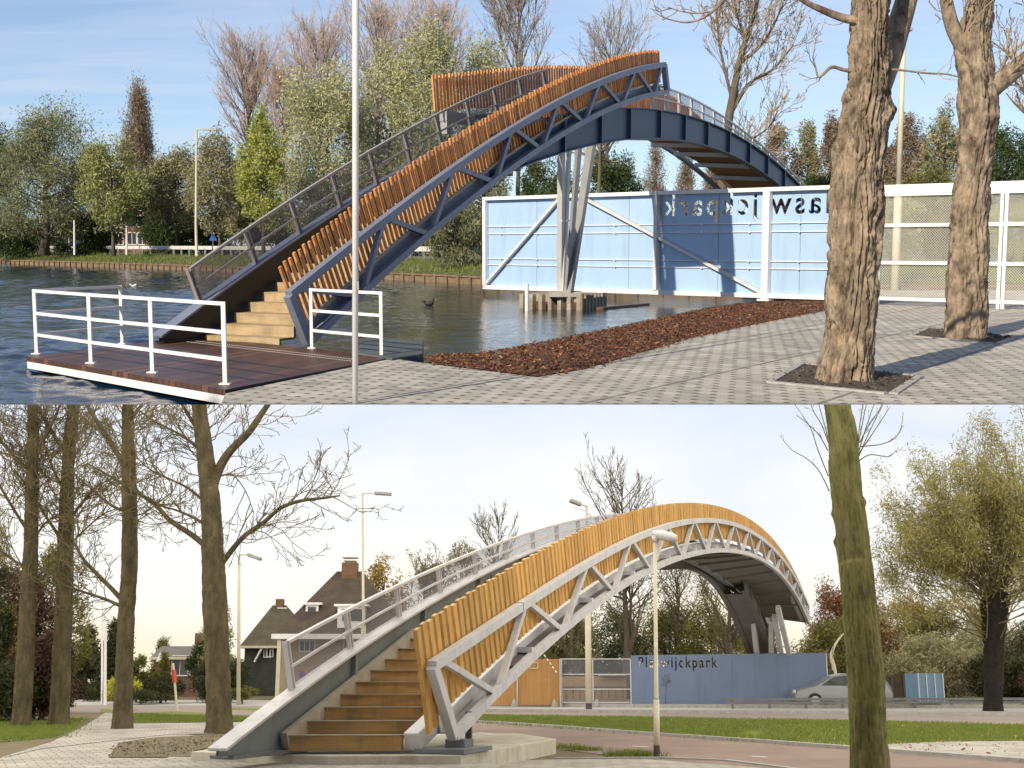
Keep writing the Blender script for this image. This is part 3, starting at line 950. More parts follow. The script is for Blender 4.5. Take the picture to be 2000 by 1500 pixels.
# ---------------- bridge over the street (lower)
def street_bridge():
    pl = Plan(-0.9, 18, 20)
    W = 2.2
    r = root('arched_footbridge', 'arched silver footbridge with honey-coloured boards rising from a concrete slab over the street', 'bridge', pl.P(0, 0, .25), 'L')
    bot = Curve([(.2, .46), (2.13, 1.17), (5.36, 2.17), (8.92, 3.06), (12.43, 3.80), (15.87, 4.42), (19.05, 4.87), (22.28, 5.18), (25.46, 5.42), (28.07, 5.5), (31.34, 5.5), (34.59, 5.34), (38.22, 4.98), (40.6, 4.46), (42.75, 3.88), (43.2, 3.78)], 5)
    top = Curve([(-.6, 1.45), (.82, 1.85), (2.27, 2.22), (3.47, 2.55), (5.11, 2.98), (7.11, 3.55), (10.44, 4.28), (12.37, 4.7), (13.98, 5.02), (17.65, 5.57), (20.41, 5.89), (23.88, 6.19), (27.28, 6.3), (30.08, 6.31), (32.37, 6.25), (34.84, 6.06), (37.54, 5.78), (40.38, 5.26), (41.54, 4.99), (43.5, 4.55)], 5)
    slat = Curve([(-1.24, 1.82), (-.34, 2.11), (1.97, 2.79), (4.36, 3.47), (6.94, 4.14), (10.6, 4.92), (14.54, 5.61), (18.89, 6.23), (25.47, 6.79), (30.5, 6.83), (34.87, 6.62), (38.92, 6.14), (42.33, 5.36), (43.3, 5.1)], 5)
    tn = [-.35, 3.32, 7.01, 10.44, 14.15, 17.5, 20.73, 24.07, 26.95, 29.71, 32.37, 34.84, 37.21, 39.54, 41.41, 43.2]
    bn = [1.93, 5.36, 8.92, 12.32, 15.87, 19.28, 22.37, 25.47, 28.2, 30.9, 33.5, 36.0, 38.3, 40.4, 42.3]
    half_with_truss(r, pl, bot, top, slat, (.2, 43.2), (-.6, 43.45), tn, bn, 'silver_paint', 'slat_honey', 0.205, (-0.25, 43.0), 0.13, 0.06, low=0.36)
    m = MB(); sweep_curve(m, pl, bot, 0.35, 43, 0.30, 0.12, 0.06, 0.26, 80)
    sweep_curve(m, pl, bot, 0.35, 43, 0.24, 0.26, 0.16, 0.02, 80)
    sweep_curve(m, pl, bot, 0.35, 43, 0.24, -0.02, 0.16, 0.02, 80)
    st = m.build('stringer', 'silver_paint', r)
    for s in tn[1:-1]:
        MB().beam(pl.P(s + .35, .0, bot.z(s + .35) + .10), pl.P(s + .35, .27, bot.z(s + .35) + .10), 0.09, 0.09).build('cleat', 'silver_paint', st)
    # heavy box beside the lowest steps, and the foot plate
    m = MB().beam(pl.P(-0.22, 0.46, 0.41), pl.P(1.5, 0.36, 1.08), 0.24, 0.26); bx = m.build('side_box', 'silver_paint', r); bevel(bx, .02)
    m = MB().box(pl.P(0.35, 0.05, 0.29), 1.1, 0.75, 0.06, pl.t, pl.l); m.box(pl.P(.42, .0, .37), .34, .3, .12, pl.t, pl.l)
    m.box(pl.P(.9, .05, .55), .04, .1, .5, pl.t, pl.l)
    m.build('foot_plate', 'grey_rail', r)
    # left girder, railing
    lt = Curve([(-2.25, .40), (-.48, 1.14), (1.58, 1.80), (3.26, 2.33), (5.1, 2.84), (6.68, 3.27), (8.68, 3.77), (10.55, 4.16), (12.1, 4.5), (16.1, 5.2), (20, 5.72), (25.8, 6.0), (30.4, 6.02), (33.5, 5.85), (40.18, 5.22), (46.42, 4.35)], 5)
    lr = Curve([(-.84, 1.76), (1.17, 2.39), (2.98, 2.87), (4.82, 3.34), (6.5, 3.75), (8.48, 4.22), (10.34, 4.6), (12.13, 4.94), (14.06, 5.28), (16.13, 5.64), (20, 6.2), (25, 6.55), (31, 6.6), (40, 5.9), (46, 5.05)], 5)

    class Low:
        def z(self, s): return max(0.31, lt.z(s) - 0.74)
        def n(self, s): return lt.n(s)
    low = Low()
    i_girder(r, pl, lt, low, -2.42, 46.0, W, 'grey_green_paint', 'grey_green_paint', [1.25, 3.9, 6.6, 9.2, 11.9, 14.5, 17], label='grey-green plate girder with mesh railing', k=90)
    m = MB(); sweep_curve(m, pl, lt, -2.48, 46.0, W - .05, 0.05, 0.28, 0.035, 90); m.build('girder_cap', 'silver_paint', r)
    m = MB().beam(pl.P(-2.3, W, .285), pl.P(-.35, W, .285), .36, .05); m.build('foot_plate', 'grey_rail', r)
    railing_on(r, pl, lt, lr, [-.55 + 1.78 * i for i in range(26)], W, 'silver_paint', 'rail_mesh', -.55, 45.5)
    # inner channel along the left side of the stairs
    m = MB().beam(pl.P(-0.95, W - .13, .43), pl.P(3.4, W - .13, 2.02), 0.10, 0.22); m.build('stair_channel', 'tread_grey', r)
    for k in range(22):
        s0 = -0.65 + 0.50 * k
        zt = 0.50 + 0.18 * k if k < 10 else lt.z(s0) - 0.62
        m = MB()
        sk = pl.l - pl.t * (.44 if k < 9 else .44 - .05 * (k - 9))
        m.box(pl.P(s0 + 0.10, 1.33, zt - 0.105), 0.08, 1.46, 0.20, pl.t, sk)
        o = m.build('step', 'step_wood', r)
        m = MB().box(pl.P(s0 + 0.315, 1.33, zt - 0.017), 0.44, 1.46, 0.034, pl.t, sk).box(pl.P(s0 + .06, 1.33, zt + .004), 0.10, 1.465, 0.012, pl.t, sk)
        m.build('tread', 'tread_grey', o)
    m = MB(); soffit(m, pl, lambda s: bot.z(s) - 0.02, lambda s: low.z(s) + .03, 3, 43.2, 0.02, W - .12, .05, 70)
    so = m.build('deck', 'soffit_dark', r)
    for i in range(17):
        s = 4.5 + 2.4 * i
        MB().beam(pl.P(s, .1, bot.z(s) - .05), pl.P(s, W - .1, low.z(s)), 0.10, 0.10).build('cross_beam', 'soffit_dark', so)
    # second half, coming down beyond the crown to its piers
    ub = Curve([(20, 4.7), (25.8, 5.0), (30.4, 5.12), (33.5, 4.95), (36.2, 4.33), (39.4, 3.15), (40.85, 2.45), (44.5, .75), (46, .05)], 4)

    class Up:
        def z(self, s): return ub.z(s) + 0.62
        def n(self, s): return ub.n(s)
    for o_ in (2.48, 1.5):
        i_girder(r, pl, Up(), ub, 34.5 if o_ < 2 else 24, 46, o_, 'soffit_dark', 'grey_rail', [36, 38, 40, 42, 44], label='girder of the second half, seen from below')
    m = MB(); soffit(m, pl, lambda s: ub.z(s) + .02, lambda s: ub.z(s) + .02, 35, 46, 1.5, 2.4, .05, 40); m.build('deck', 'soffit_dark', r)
    legs = (((1489, 1381), (1467, 1172), 53.6), ((1506, 1381), (1507, 1210), 54.5), ((1545, 1381), (1512, 1203), 54.2), ((1566, 1381), (1519, 1186), 53.4))
    for (bx_, by_), (tx_, ty_), yd in legs:
        b = dl(bx_, by_, 59.7); b.z = 0; p1 = dl(tx_, ty_, yd)
        m = MB().beam(b, p1, .20, .22, pl.t)
        m.build('leg', 'pale_steel', r)
    # twin splice on the top chord and a small tag scrawled on the girder
    s = 3.0
    m = MB().beam(pl.P(s - .012, 0, top.z(s)), pl.P(s + .012, 0, top.z(s) + .004), .146, .146); m.build('splice', 'grey_rail', r)
    for s0, zz, sc in ((4.6, 2.25, 1.0), (6.6, 3.0, .8)):
        m = MB()
        pts = []
        rnd = random.Random(int(s0 * 10))
        for i in range(26):
            u = i * .045 * sc
            pts.append(pl.P(s0 + u, W - .016, zz + u * .36 + .08 * math.sin(i * 1.25) * sc + rnd.uniform(-.02, .02)))
        m.tube(pts, .009, 4)
        m.build('graffiti', 'black_blue_paint', r)
    return r


street_bridge()


# ------------------------------------------------------------------ quay: ground, water, deck
YE = G(1000, 790.3).y                       # the quay ends here
YW = G(1000, 790.3, -0.2).y                 # and the water, 0.2 lower, here
WZ = -0.2
cl, cr_ = G(440, 770), G(430, 791)
PAVE_EDGE = [G(440, 768.5), G(690, 716.5), G(765, 700), G(850, 712), G(950, 724), G(1050, 736.5), G(1140, 721.5), G(1350, 660), G(1500, 628), G(1615, 606), G(1640, 596)]
pv = [Vector((cr_.x, YE, 0))] + PAVE_EDGE + [Vector((10.2, 36, 0)), Vector((11.5, 46.9, 0)), Vector((14, 46.4, 0)), Vector((30, 45.4, 0)), Vector((60, 42.9, 0)), Vector((70, 42, 0)), Vector((70, YE, 0))]
sheet('pavement', pv, 'block_paving', loc=(0, 0, 0))
# the same paving and quay edge behind the viewer, round the opening over the street below
ring = MB()
ring.quad((-40, -25, 0), (40, -25, 0), (40, 2, 0), (-40, 2, 0)).quad((8, 2, 0), (70, 2, 0), (70, YE, 0), (8, YE, 0)).quad((-40, 2, 0), (-8, 2, 0), (-8, YE, 0), (-40, YE, 0))
ring.build('pavement', 'block_paving', kind='structure', loc=(0, 0, 0))
# quay face to the water
def quay_low(y):
    return min(-.01, max(-.24, 1.71 - .1302 * y))


m = MB()
for a, b in zip([Vector((cr_.x, YE, 0))] + PAVE_EDGE[:4], PAVE_EDGE[:5]):
    m.quad(a, b, Vector((b.x, b.y, quay_low(b.y))), Vector((a.x, a.y, quay_low(a.y))))
m.build('quay_wall', 'dark_concrete', label='low dark concrete quay face between paving and canal', cat='quay wall')
def canal_surface():
    """rippled water: real waves, finer rows nearer the quay"""
    rg = np.random.default_rng(8)
    rows_ = [YW]
    while rows_[-1] < 215:
        rows_.append(rows_[-1] * 1.0042)
    yy = np.array(rows_)[:, None]
    t = np.linspace(-.80, .52, 520)[None, :]
    X = t * yy; Y = yy + 0 * t
    Z = np.zeros_like(X)
    for k in range(70):
        lam = .24 * (1.7 / .24) ** rg.random()
        a = rg.normal(R(62), R(34))
        amp = .0052 * lam ** .9
        kx, ky = 2 * np.pi / lam * np.cos(a), 2 * np.pi / lam * np.sin(a)
        cell = np.maximum(.0042 * Y, .0025 * Y)
        fade = np.clip((lam / cell - 2.2) / 2.5, 0, 1)
        Z += amp * fade * np.sin(kx * X + ky * Y + rg.uniform(0, 6.28))
    Z *= .75 + .45 * np.sin(X * .35 + 1.3 * np.sin(Y * .13)) * np.sin(Y * .21 + X * .1)
    Z *= 1 - .86 / (1 + np.exp(-(X + 5.0) / 1.3))          # sheltered behind the deck and the bridge
    Z[0] = 0; Z[:2] *= .5
    v = np.stack([X, Y, Z + WZ], -1).reshape(-1, 3)
    n_, m_ = X.shape
    i = (np.arange(n_ - 1)[:, None] * m_ + np.arange(m_ - 1)[None, :]).ravel()
    f = np.stack([i, i + 1, i + m_ + 1, i + m_], 1)
    make_mesh('water', v, f, 'canal_water', kind='structure', loc=(0, 0, 0), smooth=True)


canal_surface()
YV = G(1000, 790.3, WZ - .12).y + .05
sheet('water', [(-260, YV, WZ - .12), (60, YV, WZ - .12), (60, 62, WZ - .12), (-260, 260, WZ - .12)], 'canal_water', loc=(0, 0, 0))
# mulch bed sloping to the water
edge_lo = PAVE_EDGE[3:]
edge_hi = [G(852, 708, WZ), G(930, 692, WZ), G(1000, 677, WZ), G(1088, 661, WZ), G(1175, 644, WZ), G(1350, 606, WZ), G(1440, 592, WZ), G(1520, 586, WZ)]


def resample(p, n):
    d = [0]
    for a, b in zip(p, p[1:]):
        d.append(d[-1] + (b - a).length)
    out = []
    for i in range(n):
        x = d[-1] * i / (n - 1)
        k = max(j for j in range(len(d)) if d[j] <= x + 1e-9)
        k = min(k, len(p) - 2)
        f = (x - d[k]) / max(d[k + 1] - d[k], 1e-9)
        out.append(p[k].lerp(p[k + 1], f))
    return out


NA, NB = 120, 22
A_, B_ = resample(edge_lo, NA), resample(edge_hi, NA)
v, fa = [], []
for i in range(NA):
    for j in range(NB):
        f = j / (NB - 1)
        p = A_[i].lerp(B_[i], f)
        e = math.sin(math.pi * min(1, f * 1.4))
        z = 0.012 * (1 - f) + f * (WZ - .06) + 0.13 * math.sin(math.pi * f) ** .8 + (noise.noise(p * 5) * .03 + noise.noise(p * 17) * .018) * min(1, f * 6 + .15)
        q = p + Vector((noise.noise(p * 9) * .03, noise.noise(p * 9 + Vector((5, 5, 5))) * .05, 0))
        v.append((q.x, q.y, z))
for i in range(NA - 1):
    for j in range(NB - 1):
        a = i * NB + j
        fa.append((a, a + NB, a + NB + 1, a + 1))
make_mesh('ground', v, fa, 'mulch', kind='structure', smooth=True)
rng = np.random.default_rng(3)


def chips(name, material, n, size, seed, base_v, spread=0.02, **kw):
    """small flat chips scattered over the points base_v"""
    rg = np.random.default_rng(seed)
    bv = np.array(base_v)
    p = bv[rg.integers(0, len(bv), n)] + rg.normal(0, 1, (n, 3)) * np.array([.09, .09, .004]) + np.array([0, 0, .012])
    a = rg.normal(0, 1, (n, 3)); a[:, 2] *= .45; a /= np.linalg.norm(a, axis=1)[:, None]
    b = np.cross(a, rg.normal(0, .5, (n, 3)) + np.array([0, 0, 1])); b /= np.linalg.norm(b, axis=1)[:, None]
    s = size * rg.uniform(.5, 1.3, (n, 1))
    q = np.stack([p - a * s - b * s * .4, p + a * s - b * s * .4, p + a * s + b * s * .4, p - a * s + b * s * .4], 1).reshape(-1, 3)
    return make_mesh(name, q, np.arange(4 * n).reshape(n, 4), material, **kw)


chips('mulch', 'chip_pale', 2600, .028, 5, v, kind='stuff', label='paler wood chips among the bark mulch', cat='mulch')
chips('mulch', 'bark_plain', 5000, .026, 6, v, kind='stuff', label='dark bits of bark among the mulch', cat='mulch')
chips('mulch', 'chip_red', 24000, .024, 4, v, kind='stuff', label='red-brown bark mulch covering the bed along the quay', cat='mulch')

# concrete block beside the deck
z0 = WZ - .3
m = MB()
q = [G(703, 657, .04), G(827, 664, .04), G(826, 690, .04), G(765, 699, .04), G(700, 690, .04)]
m.prism(q, (0, 0, -.30))
bevel(m.build('mooring_block', 'dark_concrete', label='low wet concrete block in the water behind the deck railing', cat='block'), .02)

# landing deck
pa, pb, pc = G(51, 696, .02), G(440, 761, .02), G(765, 698, .02)
pd_ = pa + (pc - pb)
dk = root('landing_deck', 'dark brown timber landing deck with white edge beam cantilevered over the canal', 'deck', pa)
e1, e2 = (pb - pa), (pd_ - pa)
uv = [(0, 0), (e1.length * .9, 0), (e1.length * .9, e2.length), (0, e2.length)]
v = [pa, pb, pc, pd_]
fz = Vector((0, 0, -.07))
mesh_v = [tuple(p) for p in v] + [tuple(p + fz) for p in v]
fs = [(0, 1, 2, 3), (0, 4, 5, 1), (1, 5, 6, 2), (2, 6, 7, 3), (3, 7, 4, 0)]
uvs = uv + [(0, 0), (0, .07), (e1.length * .9, .07), (e1.length * .9, 0)] + [(0, 0)] * 12
make_mesh('decking', mesh_v, fs, 'deck_board', dk, uvs=uvs)
m = MB()
for a, b in ((pa, pb), (pd_, pa)):
    t = (b - a).normalized(); nrm = t.cross(Vector((0, 0, 1)))
    m.beam(a + fz + Vector((0, 0, -.056)) - nrm * .04, b + fz + Vector((0, 0, -.056)) - nrm * .04, .05, .11)
m.build('edge_beam', 'white_paint', dk)
t1 = e1.normalized()
m = MB()
for k in range(2):
    for i in range(70):
        p = pa.lerp(pd_, .80 + k * .05) + e1 * (.12 + .82 * i / 69)
        m.box(p + Vector((0, 0, .003)), .022, .022, .006)
m.build('stud_row', 'pale_steel', dk, kind='stuff')
# things under the deck: two piles
for f, g in ((.35, .4), (.75, .5), (.3, .85)):
    p = pa + e1 * f + e2 * g
    MB().tube([p + Vector((0, 0, -.26)), p + Vector((0, 0, -.09))], .12, 10).build('pile', 'dark_concrete', dk)


def tube_railing(name, label, posts, chains, hgt, back=None):
    r_ = root(name, label, 'railing', posts[0])
    for p in posts:
        m = MB().box(p + Vector((0, 0, hgt / 2)), .048, .048, hgt).box(p + Vector((0, 0, .008)), .13, .13, .016)
        m.build('post', 'white_paint', r_)
    for ch in chains:
        for f in (1.0, .655, .325):
            m = MB()
            for a, b in zip(ch, ch[1:]):
                m.beam(a + Vector((0, 0, hgt * f - .024)), b + Vector((0, 0, hgt * f - .024)), .044, .044)
            m.build('rail', 'white_paint', r_)
    return r_


p1, p2, p3, p4 = G(72, 691.5, .02), G(178, 709.5, .02), G(298, 728, .02), G(440, 750.5, .02)
p5 = G(239, 672, .02)
tube_railing('railing', 'white tube railing along the outer edge of the landing deck', [p1, p2, p3, p4, p5], [[p1, p2, p3, p4], [p1, p5]], 1.0)
p6, p7 = G(609, 680.5, .02), G(745, 695.5, .02)
tube_railing('railing', 'short white tube railing between the bridge foot and the quay', [p6, p7], [[p6, p7]], 0.98)

# white flagpole at the edge of the quay
b = Vector(((693.5 - 1000) / F * (YE + .06) * 1.0, YE + .08, 0))
b.x = G(693.5, 788.5).x
fp = root('flagpole', 'tall slim white pole at the quay edge in front of the bridge', 'pole', b)
MB().tube([b, b + Vector((.075, 0, 4.7)), b + Vector((.10, 0, 9))], [.032, .036, .03], 16).build('shaft', 'white_paint', fp, smooth=True)
MB().box(b + Vector((.052, -.035, 1.27)), .02, .03, .09).build('cleat', 'lamp_grey', fp)

# ------------------------------------------------------------------ pier in the water
pw = [G(1015, 602.5, WZ), G(1135, 606, WZ), G(1184, 599, WZ)]
pw.append(pw[0] + pw[2] - pw[1])
pr = root('bridge_pier', 'small sheet-pile pier in the canal under the bridge legs', 'pier', pw[0])
ptop = .23
outline = []
for a, b in zip(pw, pw[1:] + pw[:1]):
    L = (b - a).length
    n = max(3, int(L / .155)) | 1
    t = (b - a).normalized(); o = t.cross(Vector((0, 0, 1)))
    for i in range(n):
        s0 = L * i / n; w = L / n
        d = .03 if i % 2 == 0 else -.13
        outline += [a + t * (s0 + w * .12) + o * d, a + t * (s0 + w * .88) + o * d]
m = MB(); m.prism([Vector((p.x, p.y, -.9)) for p in outline], (0, 0, ptop + .9)); m.build('sheet_piling', 'sheet_pile', pr)
c = sum(pw, Vector()) / 4
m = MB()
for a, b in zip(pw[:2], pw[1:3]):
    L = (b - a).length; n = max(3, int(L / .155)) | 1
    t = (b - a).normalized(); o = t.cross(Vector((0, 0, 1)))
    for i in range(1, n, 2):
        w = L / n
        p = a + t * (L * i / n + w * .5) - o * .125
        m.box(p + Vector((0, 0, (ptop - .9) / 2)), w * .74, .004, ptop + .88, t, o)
m.build('shaded_pan', 'recess_shade_brown', pr, kind='stuff')  # dark strips put the shade of the recesses into colour
m = MB().box((1.55, 36.4, ptop + .03), .95, .75, .16); m.build('cap_block', 'concrete', pr)
b = G(1029, 607, WZ)
MB().tube([b + Vector((0, 0, -1)), b + Vector((0, 0, .78))], [.06, .06], 10).build('mooring_post', 'white_paint', label='single pale post standing in the water beside the pier', cat='post')
a, b = G(1172, 602, WZ + .03), G(1262, 594, WZ + .03)
MB().beam(a, b, .25, .06).build('floating_board', 'wet_board', label='brown board floating by the pier', cat='board')


# ------------------------------------------------------------------ sign wall and mesh fence along the far quay
WP0, WP1 = Vector((-1.04, 45.2, 0)), Vector((13.5, 32.5, 0))
WE = (WP1 - WP0).normalized()
WN = Vector((-WE.y, WE.x, 0))            # away from the viewer
if WN.y < 0:
    WN = -WN


def wu(px):
    """distance along the wall line seen at pixel column px"""
    k = (px - 1000) / F * 1.0
    # column x/depth with depth = Y cos p - (z-h) sin p, at eye height
    c = math.cos(PITCH)
    X = lambda u: (WP0 + WE * u)
    lo, hi = -20.0, 80.0
    for _ in range(50):
        m_ = (lo + hi) / 2
        p = X(m_)
        if p.x / (p.y * c) < k:
            lo = m_
        else:
            hi = m_
    return lo


def wp(u, z, o=0.0):
    return WP0 + WE * u + WN * o + Vector((0, 0, z))


def word(text, width, height_scale, thick, mirror):
    """mesh of a word, width along x, baseline at z = 0; returns (verts, faces) flat in xz"""
    cu = bpy.data.curves.new('word', 'FONT')
    cu.body = text
    cu.size = 1.0
    cu.space_character = 1.25
    cu.extrude = thick
    cu.offset = .018
    ob = bpy.data.objects.new('word', cu)
    COL.objects.link(ob)
    dg = bpy.context.evaluated_depsgraph_get()
    me = bpy.data.meshes.new_from_object(ob.evaluated_get(dg))
    bpy.data.objects.remove(ob)
    v = np.array([x.co[:] for x in me.vertices])
    x0, x1 = v[:, 0].min(), v[:, 0].max()
    v[:, 0] = (v[:, 0] - x0) / (x1 - x0) * width
    if mirror:
        v[:, 0] = width - v[:, 0]
    v[:, 1] *= height_scale
    f = [tuple(p.vertices) for p in me.polygons]
    return v, f


def cut_panel(name, material, parent, verts, faces, wv, wf, fr='U'):
    """panel with the letters cut through it"""
    pan = make_mesh(name, verts, faces, material, parent, fr=fr)
    base = ROOTLOC[parent.name]
    me = bpy.data.meshes.new('cutter')
    me.from_pydata([tuple(np.array(p) - np.array(base)) for p in wv], [], wf)
    import bmesh
    bm = bmesh.new(); bm.from_mesh(me); bmesh.ops.remove_doubles(bm, verts=bm.verts, dist=1e-5); bmesh.ops.recalc_face_normals(bm, faces=bm.faces); bm.to_mesh(me); bm.free()
    cut = bpy.data.objects.new('cutter', me); COL.objects.link(cut)
    cut.matrix_world = FR[fr] @ Matrix.Translation(base)
    bm = bmesh.new(); bm.from_mesh(pan.data); bmesh.ops.recalc_face_normals(bm, faces=bm.faces); bm.to_mesh(pan.data); bm.free()
    md = pan.modifiers.new('cut', 'BOOLEAN'); md.object = cut; md.operation = 'DIFFERENCE'; md.solver = 'EXACT'; md.use_self = True
    bpy.context.view_layer.update()
    dg = bpy.context.evaluated_depsgraph_get()
    new = bpy.data.meshes.new_from_object(pan.evaluated_get(dg))
    pan.modifiers.clear()
    if len(new.polygons) > 20:
        pan.data = new
    bpy.data.objects.remove(cut)
    return pan


uA, uP1, uP2, uM = wu(945), wu(1283), wu(1498), wu(1716)
ZT, ZB = 3.36, .12
sw = root('sign_wall', 'pale blue steel panel wall with cut-out lettering seen reversed, braced by white frame', 'sign wall', wp(uP2, 0))
u0, u1 = wu(1290), wu(1652)
wv, wf = word('Plaswijckpark', u1 - u0, .95, .2, True)
zb = D(1400, 419, wp(wu(1400), 0).y).z
W3 = [wp(u0 + x, zb + y, .12 + z) for x, y, z in wv]
m = MB()
pu0, pu1 = uA + .1, uM
m.v = [wp(u, z, o) for o in (.10, .14) for u, z in ((pu0, ZB), (pu1, ZB), (pu1, ZT - .05), (pu0, ZT - .05))]
m.f = [(0, 1, 2, 3), (7, 6, 5, 4), (0, 4, 5, 1), (1, 5, 6, 2), (2, 6, 7, 3), (3, 7, 4, 0)]
cut_panel('panel', 'panel_blue', sw, [tuple(x) for x in m.v], m.f, [tuple(x) for x in W3], wf)
UPW = Vector((0, 0, 1))
m = MB().beam(wp(uA, ZT), wp(uM, ZT), .16, .12).beam(wp(uA, ZB + .04), wp(uM, ZB + .04), .16, .14)
m.beam(wp(uA + .07, ZB), wp(uA + .07, ZT), .16, .14, WE)
m.build('frame', 'white_paint', sw)
for u, w in ((uP1, .13), (uP2, .22)):
    m = MB().beam(wp(u, .0 if w > .2 else ZB + .11, -.02), wp(u, ZT + .02, -.02), .2, w, WE)
    if w > .2:
        m.box(wp(u, .03, -.02), .4, .34, .06, WE, WN)
    m.build('post', 'white_paint' if w > .2 else 'pale_steel', sw)
for a, b in (((uA + .1, ZB + .15), (wu(1092), ZT - .1)), ((wu(1143), ZT - .1), (uP2 - .12, ZB + .12))):
    MB().beam(wp(a[0], a[1], -.01), wp(b[0], b[1], -.01), .09, .14, WN).build('brace', 'pale_steel', sw)
for y in (443, 457, 505, 517):
    z = D(950, y, wp(uA, 0).y).z
    m = MB().beam(wp(uA + .14, z, .07), wp(uM, z, .07), .04, .020)
    for k in range(9):
        m.box(wp(uA + .8 + k * 1.7, z, .03), .05, .04, .05, WE, WN)
    m.build('panel_rail', 'white_paint', sw)
for px in (1045, 1225, 1400, 1560):
    MB().beam(wp(wu(px), ZB + .1, .096), wp(wu(px), ZT - .1, .096), .006, .014, WE).build('panel_joint', 'blue_grey_paint', sw)

mf = root('mesh_fence', 'white framed fence of see-through wire mesh on the paving behind the two big trunks', 'fence', wp(uM, 0))
uE = wu(2300)
m = MB().beam(wp(uM, 3.24), wp(uE, 3.24), .12, .26)
for y in (380, 440, 513, 583):
    z = D(1740, y, wp(wu(1740), 0).y).z
    m.beam(wp(uM, z, -.01), wp(uE, z, -.01), .07, .095)
m.build('frame', 'white_paint', mf)
for px in (1718, 1955, 1964, 2200):
    MB().beam(wp(wu(px), .0, -.02), wp(wu(px), 3.12, -.02), .07, .085, WE).build('post', 'white_paint', mf)
v = [wp(uM, .12, .04), wp(uE, .12, .04), wp(uE, 3.1, .04), wp(uM, 3.1, .04)]
make_mesh('wire_mesh', [tuple(p) for p in v], [(0, 1, 2, 3)], 'fence_mesh', mf, uvs=[(0, 0), (uE - uM, 0), (uE - uM, 2.98), (0, 2.98)])

# tall cream mast beyond the fence
p = D(1751, 478, 46.0); p.z = 0
ms = root('lamp_mast', 'tall cream lamp mast beyond the mesh fence between the two big trunks', 'mast', p)
MB().tube([p, p + Vector((0, 0, 3.9))], [.155, .15], 14).tube([p + Vector((0, 0, 3.85)), p + Vector((0, 0, 9.4))], [.105, .085], 14).build('shaft', 'post_cream', ms, smooth=True)
MB().box(p + Vector((0.0, -.3, 9.4)), .2, .9, .1).build('lamp_head', 'lamp_grey', ms)
"""tree pits"""


def pit(label, px4):
    c = [G(x, y, .006) for x, y in px4]
    r_ = root('tree_pit', label, 'tree pit', c[0])
    cen = sum(c, Vector()) / 4
    n = 26; v = []; fa = []
    for i in range(n):
        for j in range(n):
            p = c[0].lerp(c[1], i / (n - 1)).lerp(c[3].lerp(c[2], i / (n - 1)), j / (n - 1))
            e = min(i, j, n - 1 - i, n - 1 - j)
            v.append((p.x, p.y, .006 + min(1, e / 5) * (.035 + .035 * noise.noise(p * 3) + .03 * noise.noise(p * 11))))
    for i in range(n - 1):
        for j in range(n - 1):
            a = i * n + j
            fa.append((a, a + 1, a + n + 1, a + n))
    make_mesh('soil', v, fa, 'soil', r_, smooth=True)
    m = MB()
    for a, b in zip(c, c[1:] + c[:1]):
        t = (b - a).normalized(); o = (a + b) / 2 - cen
        o = (o - t * o.dot(t)).normalized() * .055
        m.beam(a + o - t * .04, b + o - t * .04 * 0, .10, .03)
    m.build('kerb', 'kerb_stone', r_)
    chips('litter', 'bark_plain', 500, .025, 8, v, parent=r_, kind='stuff')
    return r_


pit('bare earth square with stone kerb round the nearer big trunk', [(1513, 746), (1736, 768), (1788, 735), (1573, 711)])
pit('bare earth square with stone kerb round the farther big trunk', [(1786, 656), (1944, 671), (1978, 657), (1818, 641)])

# ------------------------------------------------------------------ far bank
BL = [Vector((-150, 200, 0)), G(0, 515, WZ), G(200, 521, WZ), G(350, 527, WZ), G(483, 533, WZ), G(758, 546, WZ), G(945, 556, WZ), Vector((4.5, 51, 0)), Vector((9, 47.5, 0)), Vector((14, 46.5, 0)), Vector((30, 45.5, 0)), Vector((60, 43, 0))]
BL = [Vector((p.x, p.y, 0)) for p in BL]


def off_line(line, d):
    out = []
    for i, p in enumerate(line):
        a = line[max(i - 1, 0)]; b = line[min(i + 1, len(line) - 1)]
        t = (b - a).normalized()
        out.append(p + Vector((-t.y, t.x, 0)) * d)
    return out


BLr = resample(BL, 160)
rows = [(0, WZ + .42), (.8, WZ + .50), (2.2, .50), (4.2, .72), (6.0, .80), (9, .80)]
v = []; fa = []
for d, z in rows:
    for p in off_line(BLr, d):
        v.append((p.x, p.y, z + (noise.noise(p * .5) * .12 if 0.5 < d < 7 else 0)))
nn = len(BLr)
for r_ in range(len(rows) - 1):
    for i in range(nn - 1):
        a = r_ * nn + i
        fa.append((a, a + 1, a + nn + 1, a + nn))
make_mesh('far_bank', v, fa, 'grass_bank', kind='structure', smooth=True)
bank_pts = v[nn:4 * nn]
# land beyond, reaching to the horizon
o9 = off_line(BLr, 8.6)
far = [(p.x, p.y, .78) for p in o9] + [(70, 50, .78), (900, 300, .78), (900, 1500, .78), (-1200, 1500, .78), (-1200, 500, .78)]
sheet('ground', far, 'far_ground', loc=(0, 0, 0))
m = MB()
for i in range(nn - 1):
    a, b = BLr[i], BLr[i + 1]
    m.beam(a + Vector((0, 0, WZ + .36)), b + Vector((0, 0, WZ + .36)), .14, .09)
    m.beam(a + Vector((0, 0, WZ + .05)) + Vector((0, .06, 0)), b + Vector((0, 0, WZ + .05)) + Vector((0, .06, 0)), .06, .55)
rv = m.build('bank_edging', 'revetment_timber', label='timber edging with small piles along the far water line', cat='bank edging')
m = MB()
for p in resample(BL, 230):
    m.box(p + Vector((-.05, -.09, WZ + .15)), .12, .12, .62)
m.build('pile', 'revetment_timber', rv, kind='stuff')


